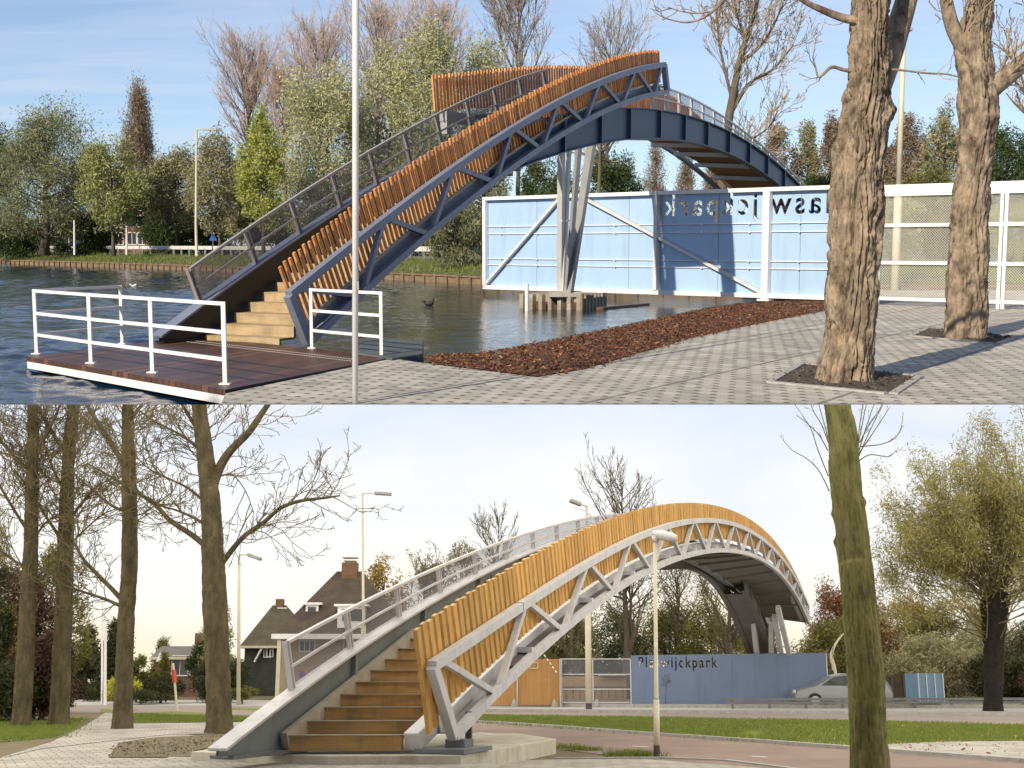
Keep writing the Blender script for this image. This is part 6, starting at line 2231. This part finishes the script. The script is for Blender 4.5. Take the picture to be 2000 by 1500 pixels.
# dormer
def dormer(o, px0, px1, y0, y1, d, depth):
    a, b = dl(px0, y1, d), dl(px1, y0, d)
    w_ = b.x - a.x; h_ = b.z - a.z
    m = MB().box((a.x + w_ / 2, d + depth / 2, a.z + h_ / 2), w_, depth, h_)
    do = m.build('dormer', 'white_paint', o)
    MB().box((a.x + w_ / 2, d + depth / 2, b.z + .06), w_ + .4, depth + .35, .13).build('dormer_roof', 'white_paint', do)
    return do, a, b


do, a, b = dormer(o, 596, 622, 1181, 1212, hA + 1.15, 3.0)
cx, cz = (a.x + b.x) / 2, (a.z + b.z) / 2
MB().box((cx, hA + 1.13, cz + .02), (b.x - a.x) * .62, .03, (b.z - a.z) * .66).build('pane', 'window_dark', do)
do, a, b = dormer(o, 658, 712, 1184, 1236, hA + .15, 3.5)
cx, cz = (a.x + b.x) / 2, (a.z + b.z) / 2
MB().box((cx + .1, hA + .13, cz + .25), (b.x - a.x) * .75, .03, (b.z - a.z) * .45).build('pane', 'window_dark', do)
# flat porch roof
a, b = dl(531, 1243, hA - 2.2), dl(720, 1238, hA - 2.2)
m = MB().box(((a.x + b.x) / 2, hA - 1.2, a.z), b.x - a.x, 2.4, .28); pr_ = m.build('porch_roof', 'white_paint', o)
p = dl(537, 1368, hA - 2.2); MB().box((p.x + .1, hA - 2.1, a.z / 2), .22, .22, a.z).build('porch_post', 'post_cream', pr_)
for px in (681, 700):
    c = dl(px, 1256, hA + .25)
    m = MB()
    win(o, (c.x, hA + .28, c.z), .55, .75)
c = dl(600, 1262, hA + .25); win(o, (c.x, hA + .28, c.z), .9, .6, bars=2)
hB = 88
o, ro, d_, ze, ap = hip_house('smaller house with mossy hipped roof and one chimney, left of the steep-roofed house', 470, 600, 1262, 546, 1182, hB, 8, 'wall_dark_wood', 'roof_moss', 1.0)
c = dl(547, 1177, hB + 4)
ch = MB().box(c + Vector((0, 0, -.2)), .55, .6, .9).build('chimney', 'chimney_brick', ro)
MB().box(c + Vector((.25, -.35, -.55)), .7, .06, .35).build('flashing', 'white_paint', ro)
for px, y in ((527, 1272), (522, 1273)):
    c = dl(px, y, hB + .2); win(o, (c.x, hB + .25, c.z), .45, .75)
a, b = dl(497, 1293, hB - .1), dl(514, 1262, hB - .1)
MB().beam(a, b, .1, .35, (0, 1, 0)).build('bargeboard', 'white_paint', o)
hC = 84
o, ro, d_, ze, ap = hip_house('low bungalow with grey roof between the third and fourth bare trees', 296, 420, 1284, 372, 1262, hC, 6, 'brick_brown', 'roof_slate', 4.0, name='bungalow')
c = dl(397, 1257, hC + 2); ch = MB().box(c + Vector((0, 0, -.3)), 1.0, .8, 2.0).build('chimney', 'chimney_brick', ro)
MB().box(c + Vector((0, 0, -1.35)), 1.2, 1.0, .2).build('chimney_band', 'kerb_stone', ch)
a, b, c = dl(304, 1292, hC - .4), dl(320, 1292, hC - .4), dl(313, 1273, hC - .4)
MB().prism([a, b, c], (0, .1, 0)).build('gable', 'white_paint', o)
for px in (352, 388):
    c = dl(px, 1300, hC + .2); win(o, (c.x, hC + .22, c.z), 1.1, 1.3)
# portal behind the hedge
c0, c1 = dl(60, 1297, 44), dl(95, 1297, 44)
gp = root('garden_gate', 'pale garden gate arch between the first and second bare trees', 'gate', ((c0.x + c1.x) / 2, 44, 0), 'L')
MB().box(((c0.x + c1.x) / 2, 44, c0.z - .06), c1.x - c0.x, .3, .16).build('lintel', 'post_cream', gp)
for x in (c0.x + .08, c1.x - .08):
    MB().box((x, 44, (c0.z - .14) / 2), .14, .2, c0.z - .14).build('post', 'bark_olive', gp)
c = dl(71, 1361, 40)
p = root('yellow_sign', 'small yellow plate on a stake by the dark hedge', 'sign', (c.x, 40, 0), 'L')
MB().box(c, .28, .03, .12).build('plate', 'plate_yellow', p); MB().box((c.x, 40.03, (c.z - .06) / 2), .04, .04, c.z - .06).build('stake', 'post_foot', p)

# poles
for i, (px, yb, yt, d, r_, lab) in enumerate(((200, 1367, 1178, 62, .05, 'thin pale flagpole left of the third bare tree, taller of the pair'), (206, 1366, 1222, 60, .06, 'thin pale flagpole left of the third bare tree, shorter of the pair'),
                                            (1414, 1320, 1226, 90, .05, 'thin pale pole left of the piers above the violet-blue wall'), (1463, 1320, 1248, 90, .05, 'thin pale pole touching the piers above the violet-blue wall'))):
    b = dl(px, yb, d); b.z = 0; t = dl(px, yt, d)
    MB().tube([b, t], [r_ * 1.2, r_], 8).build('flagpole', 'white_paint', fr='L', label=lab, cat='pole')
b = gl(346, 1389); d = b.y
o = root('street_post', 'leaning thin post with a red band on the grass between third and fourth bare trees', 'post', b, 'L')
t = dl(338, 1295, d)
MB().tube([b, t], [.05, .045], 8).build('post', 'post_cream', o)
MB().tube([b.lerp(t, .60), b.lerp(t, .86)], [.085, .085], 10).build('band', 'sign_red', o)
p = dl(591, 1318, 40); o = root('no_parking_sign', 'round red-rimmed blue traffic sign seen through the bridge railing mesh', 'traffic sign', (p.x, 40, 0), 'L')
MB().tube([p + Vector((0, -.02, 0)), p + Vector((0, .02, 0))], .13, 20).build('rim', 'sign_red', o)
MB().tube([p + Vector((0, -.026, 0)), p + Vector((0, -.015, 0))], .095, 20).build('face', 'sign_blue', o)
MB().beam(p + Vector((-.07, -.03, .07)), p + Vector((.07, -.03, -.07)), .008, .03, (0, 1, 0)).build('bar', 'sign_red', o)
MB().tube([Vector((p.x, 40.04, 0)), p + Vector((0, .04, .1))], .025, 8).build('pole', 'post_cream', o)

# ------------------------------------------------------------------ the four tall bare trees on the left
def wrL(w_, d):
    return w_ / 2 / F * d


def tall_tree(label, prof_, d, limbs, seed, material='bark_olive', twig=26, amp=.03, tl=1.6):
    b = dl(prof_[0][0], prof_[0][1], d); b.z = 0
    o = root('bare_tree', label, 'tree', b, 'L', 'tall bare trees along the path')
    pts = [dl(x, y, d) for x, y, _ in prof_]; pts[0].z = -.03
    bark_trunk('trunk', material, o, pts, [wrL(q[2], d) for q in prof_], 'L', 48, .05, amp, seed, .6)
    w = Wood('L', seed)
    for px, rr, cnt in limbs:
        p_ = w.path([dl(x, y, d + dd) for x, y, dd in px], rr, 7)
        w.twigs_along(p_, cnt, tl, .016, (4, 3), .10, .05, (.4, 1.1), .6, .0075)
    mid = [dl(x, y, d) for x, y, _ in prof_[len(prof_) // 2:]]
    w.twigs_along([p for p in mid if open_sky(p, 'L')], twig, tl * 1.1, .018, (4, 4), .10, .05, (.7, 1.3), .6, .0075)
    w.mb.build('limb', material, o, fr='L', smooth=True); w.tw.build('crown', 'twig_olive', o, fr='L')
    return o


d4 = gl(430, 1432).y
tall_tree('fourth bare tree from the frame edge, thickest, with one branch reaching far towards the bridge', [(430, 1434, 52), (428, 1400, 49), (425, 1300, 46), (420, 1200, 46), (416, 1100, 43), (412, 1000, 38), (406, 930, 35), (399, 870, 31), (390, 800, 27), (386, 740, 24)], d4,
          [([(414, 955, 0), (428, 915, 0), (450, 880, -.1), (485, 845, -.2), (508, 812, -.3), (530, 780, -.3)], [.13, .12, .105, .09, .08, .06], 8),
           ([(430, 1105, 0), (452, 1075, -.1), (478, 1046, -.2), (515, 1020, -.3), (548, 992, -.4), (588, 978, -.5), (630, 973, -.5), (664, 968, -.5)], [.075, .07, .062, .055, .05, .042, .032, .018], 24),
           ([(408, 1072, 0), (375, 1045, .2), (330, 1015, .4), (303, 985, .6), (268, 962, .7), (215, 930, .9), (170, 905, 1)], [.08, .07, .06, .055, .045, .03, .02], 18),
           ([(408, 1030, 0), (380, 1012, .3), (340, 995, .5), (300, 985, .7)], [.045, .035, .025, .015], 14),
           ([(402, 890, 0), (375, 865, .2), (345, 845, .3), (300, 822, .4), (270, 800, .5)], [.05, .04, .03, .024, .02], 14),
           ([(392, 850, 0), (372, 818, 0), (350, 780, 0)], [.05, .045, .035], 8),
           ([(404, 985, 0), (370, 955, .3), (330, 935, .4), (290, 915, .5), (265, 890, .6)], [.04, .03, .022, .018, .012], 16),
           ([(430, 930, 0), (455, 928, 0), (480, 960, 0), (495, 1000, 0)], [.02, .016, .012, .008], 8)], 101, twig=24)
d3 = gl(238, 1424).y
tall_tree('third bare tree from the frame edge, straight trunk at the path edge', [(238, 1426, 38), (240, 1380, 34), (243, 1300, 32), (247, 1200, 31), (253, 1100, 29), (253, 1000, 27), (252, 900, 24), (250, 840, 22), (249, 760, 18)], d3,
          [([(238, 1172, 0), (218, 1150, 0), (188, 1120, .1), (165, 1095, .2), (150, 1070, .3), (138, 1045, .3)], [.07, .06, .055, .045, .035, .02], 16),
           ([(238, 1185, 0), (205, 1170, .2), (160, 1155, .4), (120, 1140, .6), (80, 1110, .8)], [.05, .04, .03, .022, .014], 16),
           ([(242, 905, 0), (225, 880, 0), (200, 840, .1), (175, 800, .2), (160, 770, .3)], [.08, .075, .065, .055, .045], 14),
           ([(258, 815, 0), (270, 800, 0), (285, 775, 0)], [.05, .045, .035], 4),
           ([(246, 1000, 0), (215, 985, .3), (185, 960, .5), (150, 930, .6), (120, 890, .8)], [.04, .032, .026, .02, .012], 18),
           ([(258, 1010, 0), (285, 1000, -.3), (310, 985, -.5), (335, 990, -.6)], [.02, .016, .012, .008], 8)], 102, twig=45)
d2_ = gl(113, 1418).y
tall_tree('second bare tree from the frame edge, in front of the dark purple bush', [(113, 1419, 40), (116, 1380, 35), (119, 1300, 33), (124, 1200, 32), (128, 1080, 29), (130, 1000, 26), (133, 900, 24), (138, 840, 24), (146, 780, 18)], d2_,
          [([(130, 890, 0), (112, 860, 0), (90, 825, .1), (72, 790, .2)], [.07, .06, .05, .04], 14),
           ([(140, 1010, 0), (165, 975, -.2), (190, 950, -.3), (225, 930, -.4)], [.045, .035, .025, .015], 16),
           ([(118, 1050, 0), (90, 1010, .2), (60, 960, .3), (30, 920, .4)], [.05, .04, .03, .02], 18),
           ([(140, 1060, 0), (160, 1040, -.2), (200, 1005, -.3), (240, 990, -.4)], [.03, .025, .02, .012], 12),
           ([(128, 960, 0), (110, 930, .1), (90, 880, .1), (80, 840, .2)], [.045, .035, .03, .02], 14)], 103, twig=70)
d1_ = gl(40, 1420).y
tall_tree('first bare tree at the frame edge beside the dark hedge', [(40, 1421, 36), (44, 1380, 33), (50, 1280, 31), (56, 1150, 28), (60, 1080, 27), (62, 960, 24), (64, 880, 22), (64, 780, 17)], d1_,
          [([(56, 1040, 0), (30, 1000, .1), (0, 950, .2), (-30, 900, .3)], [.05, .04, .035, .025], 18),
           ([(60, 920, 0), (30, 895, 0), (0, 860, .1), (-40, 820, .2)], [.055, .045, .04, .03], 18),
           ([(66, 900, 0), (85, 860, 0), (110, 810, -.1), (120, 780, -.2)], [.05, .045, .035, .03], 14),
           ([(68, 1050, 0), (90, 1020, -.2), (120, 1000, -.3), (160, 960, -.4)], [.035, .028, .02, .012], 16),
           ([(52, 1110, 0), (20, 1090, .2), (-20, 1060, .3)], [.045, .035, .025], 12)], 104, twig=70)

# mossy trunk at the right, with shoots
dm = 17.6
pm = [(1699, 1520, 70), (1698, 1480, 69), (1694, 1400, 67), (1691, 1320, 69), (1684, 1250, 67), (1675, 1150, 63), (1668, 1080, 63), (1662, 1020, 62), (1654, 960, 61), (1650, 920, 60), (1648, 870, 58), (1643, 830, 54), (1636, 795, 51), (1630, 760, 49)]
b = dl(1699, 1510, dm); b.z = 0
mo = root('mossy_tree', 'mossy green trunk with thin upright shoots, alone in front of the street verge', 'tree', b, 'L')
pts = [dl(x, y, dm) for x, y, _ in pm]; pts[0].z = -.02
bark_trunk('trunk', 'bark_moss', mo, pts, [wrL(q[2], dm) * .98 for q in pm], 'L', 90, .025, .024, 9, .8, knots=[(.55, -1.2, .05), (.75, -1.5, .05), (.9, -1.0, .04), (3.2, 2.8, .06), (3.75, -.3, .06), (3.6, 3.0, .05), (2.1, .1, .03)])
w = Wood('L', 110)
for px in ([(1620, 960), (1600, 920), (1575, 895), (1548, 880), (1530, 860)], [(1618, 930), (1598, 880), (1585, 840), (1570, 815), (1552, 790)], [(1617, 880), (1600, 850), (1580, 830), (1555, 810)], [(1618, 865), (1605, 830), (1590, 805), (1580, 780)],
           [(1620, 870), (1612, 835), (1602, 800), (1596, 775)], [(1678, 890), (1695, 850), (1712, 815), (1730, 780)], [(1678, 880), (1690, 840), (1700, 810), (1712, 775)], [(1680, 872), (1720, 868), (1748, 855), (1760, 835), (1764, 805)],
           [(1678, 900), (1700, 888), (1735, 892), (1748, 882)], [(1676, 870), (1684, 830), (1690, 800), (1696, 775)], [(1676, 860), (1680, 825), (1684, 800), (1686, 775)], [(1640, 850), (1648, 820), (1640, 790)], [(1678, 885), (1702, 850), (1722, 820), (1738, 795)], [(1679, 865), (1700, 825), (1718, 800), (1725, 778)]):
    p_ = w.path([dl(x, y, dm + random.Random(px[0][1] + px[-1][0]).uniform(-.25, .15)) for x, y in px], [.009, .008, .0065, .005, .004][:len(px)], 5)
    w.twigs_along(p_, 3, .16, .0035, (1,), .15, 0, (.4, .8), .4, .003)
w.mb.build('shoots', 'twig_olive', mo, fr='L', smooth=True)
w.tw.build('crown', 'twig_olive', mo, fr='L')

# pollard willow at the right
dp = gl(1940, 1389).y
b = gl(1940, 1389)
po = root('pollard_willow', 'pollard willow with black stump-headed trunk and fan of leafy shoots', 'tree', b, 'L')
pp = [(1940, 1392, 34), (1940, 1350, 31), (1941, 1270, 34), (1942, 1215, 44), (1943, 1180, 52), (1944, 1158, 40)]
bark_trunk('trunk', 'bark_black', po, [dl(x, y, dp) for x, y, _ in pp], [wrL(q[2], dp) for q in pp], 'L', 40, .06, .06, 12, .8)
w = Wood('L', 120)
R_ = random.Random(121)
cen = []
for i in range(110):
    f = R_.random()
    th = R_.uniform(0, 2 * math.pi)
    el = R_.uniform(.10, 1.45)
    hx = math.cos(el)
    p = dl(1943 + R_.uniform(-16, 16), R_.uniform(1165, 1260) if R_.random() < .3 else R_.uniform(1160, 1190), dp + R_.uniform(-.3, .3))
    d = Vector((math.cos(th) * hx, math.sin(th) * hx * .8, math.sin(el)))
    Lh = R_.uniform(4.0, 6.4) * (.72 + .28 * math.sin(el))
    n0 = len(w.tips)
    w.limb(p, d, Lh, .035, 1, .02, .22, (0, 5, 2), (.25, .6), .42, .02, .3, .0, 6, .009)
    cen += [t[0] for t in w.tips[n0:]]
w.tw.build('shoots', 'twig_olive', po, fr='L')
leaves('crown', 'leaf_pollard', po, cen, (.24, .24, .27), 48000, .09, 122, 'L', .34, .5)

# ------------------------------------------------------------------ background trees and bushes of the street
def s_leafy(label, px, yt, w_, yb, d, prof, leaf, ncl, nl, size, seed, **kw):
    return t_leafy(label, px, yt, w_, yb, d, prof, leaf, ncl, nl, size, seed, fr='L', z=0, **kw)


def s_bare(label, px, yt, w_, yb, d, prof, seed, **kw):
    kw.setdefault('twig', 'twig_olive')
    return t_bare(label, px, yt, w_, yb, d, prof, seed, fr='L', z=0, **kw)


GH = 'bushes behind the tall bare trees'
s_leafy('tall dark bush at the frame edge behind the first bare tree', 15, 1090, 170, 1412, 40, 'wide', 'leaf_shade', 110, 13000, .09, 201, name='shrub', cat='shrub', group=GH, tr=.12)
s_leafy('golden brown foliage patch between the first and second bare trees', 75, 1195, 90, 1300, 42, 'round', 'leaf_gold', 40, 2600, .07, 202, name='shrub', cat='shrub', group=GH, tr=.08)
s_leafy('dark dense hedge below the garden gate arch', 70, 1300, 150, 1412, 37, 'wide', 'leaf_shade', 60, 9000, .07, 203, name='hedge', cat='hedge', tr=.06)
s_leafy('purple-brown rounded bush right of the second bare tree', 160, 1245, 110, 1404, 38, 'round', 'leaf_purple', 80, 10000, .07, 204, name='shrub', cat='shrub', group=GH, tr=.08)
s_leafy('tall olive-brown tree with thin top behind the purple-brown bush', 170, 1070, 130, 1320, 48, 'round', 'leaf_moss', 100, 6500, .08, 205, group=GH, tr=.14)
s_leafy('dark brown tree filling the gap between the first two bare trees', 95, 1110, 160, 1400, 46, 'wide', 'leaf_purple', 110, 8000, .08, 221, group=GH, tr=.14)
s_leafy('dark tree with loose crown behind the first bare tree', 30, 1010, 130, 1250, 50, 'round', 'leaf_olive', 60, 3500, .08, 206, group=GH, tr=.14)
s_leafy('dark feathery conifer right of the third bare tree', 285, 1208, 96, 1365, 70, 'cone', 'leaf_shade', 80, 8000, .12, 207, name='conifer', tr=.15)
s_leafy('second dark conifer close to the flagpoles', 232, 1235, 80, 1365, 76, 'cone', 'leaf_shade', 60, 6000, .12, 208, name='conifer', tr=.15)
s_leafy('yellow-green round shrub left of the red-banded post', 297, 1324, 62, 1366, 62, 'round', 'leaf_lime', 40, 4500, .08, 209, name='shrub', cat='shrub', tr=.05)
s_leafy('small upright green shrub before the bungalow', 327, 1280, 34, 1360, 66, 'column', 'leaf_moss', 30, 3500, .08, 210, name='shrub', cat='shrub', tr=.05)
s_leafy('second small upright green shrub close to the bungalow chimney', 371, 1280, 34, 1360, 66, 'column', 'leaf_moss', 30, 3500, .08, 211, name='shrub', cat='shrub', tr=.05)
s_leafy('dark clipped hedge before the bungalow', 370, 1325, 90, 1366, 64, 'wide', 'leaf_shade', 60, 7000, .07, 212, name='hedge', cat='hedge', tr=.05)
s_leafy('low dark shrub bed behind the cream street lamp', 335, 1352, 90, 1372, 61, 'wide', 'leaf_shade', 30, 4000, .06, 213, name='hedge', cat='hedge', tr=.04)
s_leafy('small tree with sparse leaves between the fourth bare tree and the mossy-roofed house', 470, 1185, 62, 1330, 74, 'round', 'leaf_olive', 45, 1800, .10, 214, tr=.1)
s_leafy('dark hedge in front of the smaller house', 480, 1292, 110, 1370, 66, 'wide', 'leaf_shade', 80, 10000, .08, 215, name='hedge', cat='hedge', tr=.06)
s_leafy('small round green shrub by the porch post', 517, 1342, 44, 1370, 62, 'round', 'leaf_moss', 24, 2600, .07, 216, name='shrub', cat='shrub', tr=.04)
s_leafy('dense dark tree left of the mossy-roofed house', 452, 1240, 70, 1340, 78, 'round', 'leaf_dark', 50, 5500, .11, 217, tr=.12)
s_leafy('small tree with pointed top behind the bungalow roof', 372, 1235, 60, 1330, 92, 'cone', 'leaf_moss', 40, 4000, .13, 218, tr=.12)
s_leafy('golden autumn tree behind the steep-roofed house', 765, 1105, 100, 1330, 92, 'round', 'leaf_gold', 70, 5500, .14, 219, tr=.18)
s_bare('bare tree with fan of thin branches behind the girder railing', 975, 1010, 110, 1300, 110, 'vase', 220, tr=.2, n=34, kids=(6, 4), minr=.02, ang=(.25, .6))
for i, (px, yt, w_, d, lab) in enumerate(((850, 1125, 130, 96, 'first bare tree seen through the girder railing, right of the golden tree'), (920, 1090, 120, 104, 'second bare tree seen through the girder railing'))):
    s_bare(lab, px, yt, w_, 1330, d, 'wide', 221 + i, tr=.2, n=30, kids=(6, 4), minr=.02, ang=(.3, .7), leaf='leaf_olive', n_leaf=2200, size=.12)
s_bare('bare tree rising above the bridge crown', 1205, 920, 190, 1200, 78, 'wide', 224, tr=.26, n=34, kids=(5, 4), minr=.014, ang=(.35, .8), elev=(.4, 1.1))
GS = 'trees behind the sign wall'
for i, (px, yt, w_, d, lab) in enumerate(((1110, 1150, 170, 74, 'bare tree over the mesh fence, left of the short lamp post'), (1215, 1105, 170, 78, 'bare tree over the sign wall lettering'), (1300, 1085, 150, 84, 'thin bare tree under the bridge crown'), (1395, 1110, 180, 72, 'forked bare tree under the bridge, over the right half of the sign wall'))):
    s_bare(lab, px, yt, w_, 1320, d, 'wide', 230 + i, tr=.26, n=30, kids=(6, 4), minr=.013, ang=(.35, .8), elev=(.5, 1.15), leaf='leaf_moss', n_leaf=1500, size=.09, group=GS)
for i, (px, yt, w_, d, lf, lab) in enumerate(((1000, 1215, 120, 80, 'leaf_moss', 'green bush mass over the timber gate'), (1090, 1190, 130, 84, 'leaf_moss', 'green bush mass over the mesh fence'), (1185, 1200, 130, 82, 'leaf_dark', 'dark green bush mass left of the short lamp post, behind the wall'), (1285, 1190, 120, 86, 'leaf_moss', 'green bush mass over the gold-dark lettering'), (1360, 1195, 100, 82, 'leaf_moss', 'green bush mass between lettering and piers'), (1445, 1150, 70, 96, 'leaf_gold', 'golden tree left of the piers'))):
    s_leafy(lab, px, yt, w_ * 1.25, 1335, d, 'wide', lf, 100, 9000, .11, 240 + i, tr=.12, group='bushes behind the sign wall', hollow=.2)
for i, (px, yt, w_, d, lf, lab) in enumerate(((1590, 1162, 110, 84, 'leaf_rust', 'rust and green tree right of the bridge end'), (1640, 1160, 90, 90, 'leaf_rust', 'rusty tree behind the mossy trunk'), (1590, 1230, 130, 76, 'leaf_moss', 'mossy green bush below the rusty trees'), (1770, 1200, 120, 82, 'leaf_moss', 'green tree right of the mossy trunk'), (1720, 1175, 110, 94, 'leaf_gold', 'golden brown tree close behind the mossy trunk'), (1760, 1260, 160, 74, 'leaf_olive', 'olive bush above the brown board fence'), (1850, 1215, 150, 80, 'leaf_olive', 'olive tree behind the pollard willow shoots'), (1990, 1200, 150, 78, 'leaf_shade', 'dark tree at the frame edge behind the pollard willow'), (1890, 1290, 120, 70, 'leaf_shade', 'dark bush left of the pollard willow trunk'), (1990, 1310, 110, 66, 'leaf_purple', 'purple-brown bush right of the pollard willow trunk'))):
    s_leafy(lab, px, yt - 8, w_ * 1.25, 1362, d, 'wide', lf, 120, 11000, .11, 250 + i, tr=.14, group='trees beyond the road on the right', hollow=.15)
w = Wood('L', 270)
b = dl(1632, 1350, 66); b.z = 0
st = root('leaning_stem', 'pale leaning bare stem right of the violet-blue wall', 'tree', b, 'L')
p_ = w.path([b, dl(1630, 1310, 66), dl(1624, 1280, 66), dl(1634, 1255, 66), dl(1650, 1235, 66)], [.13, .12, .09, .06, .03], 7)
w.twigs_along(p_, 8, 1.0, .02, (3,), .2, 0, (.4, .9), .4, .01)
w.mb.build('trunk', 'post_cream', st, fr='L', smooth=True); w.tw.build('crown', 'twig_olive', st, fr='L')
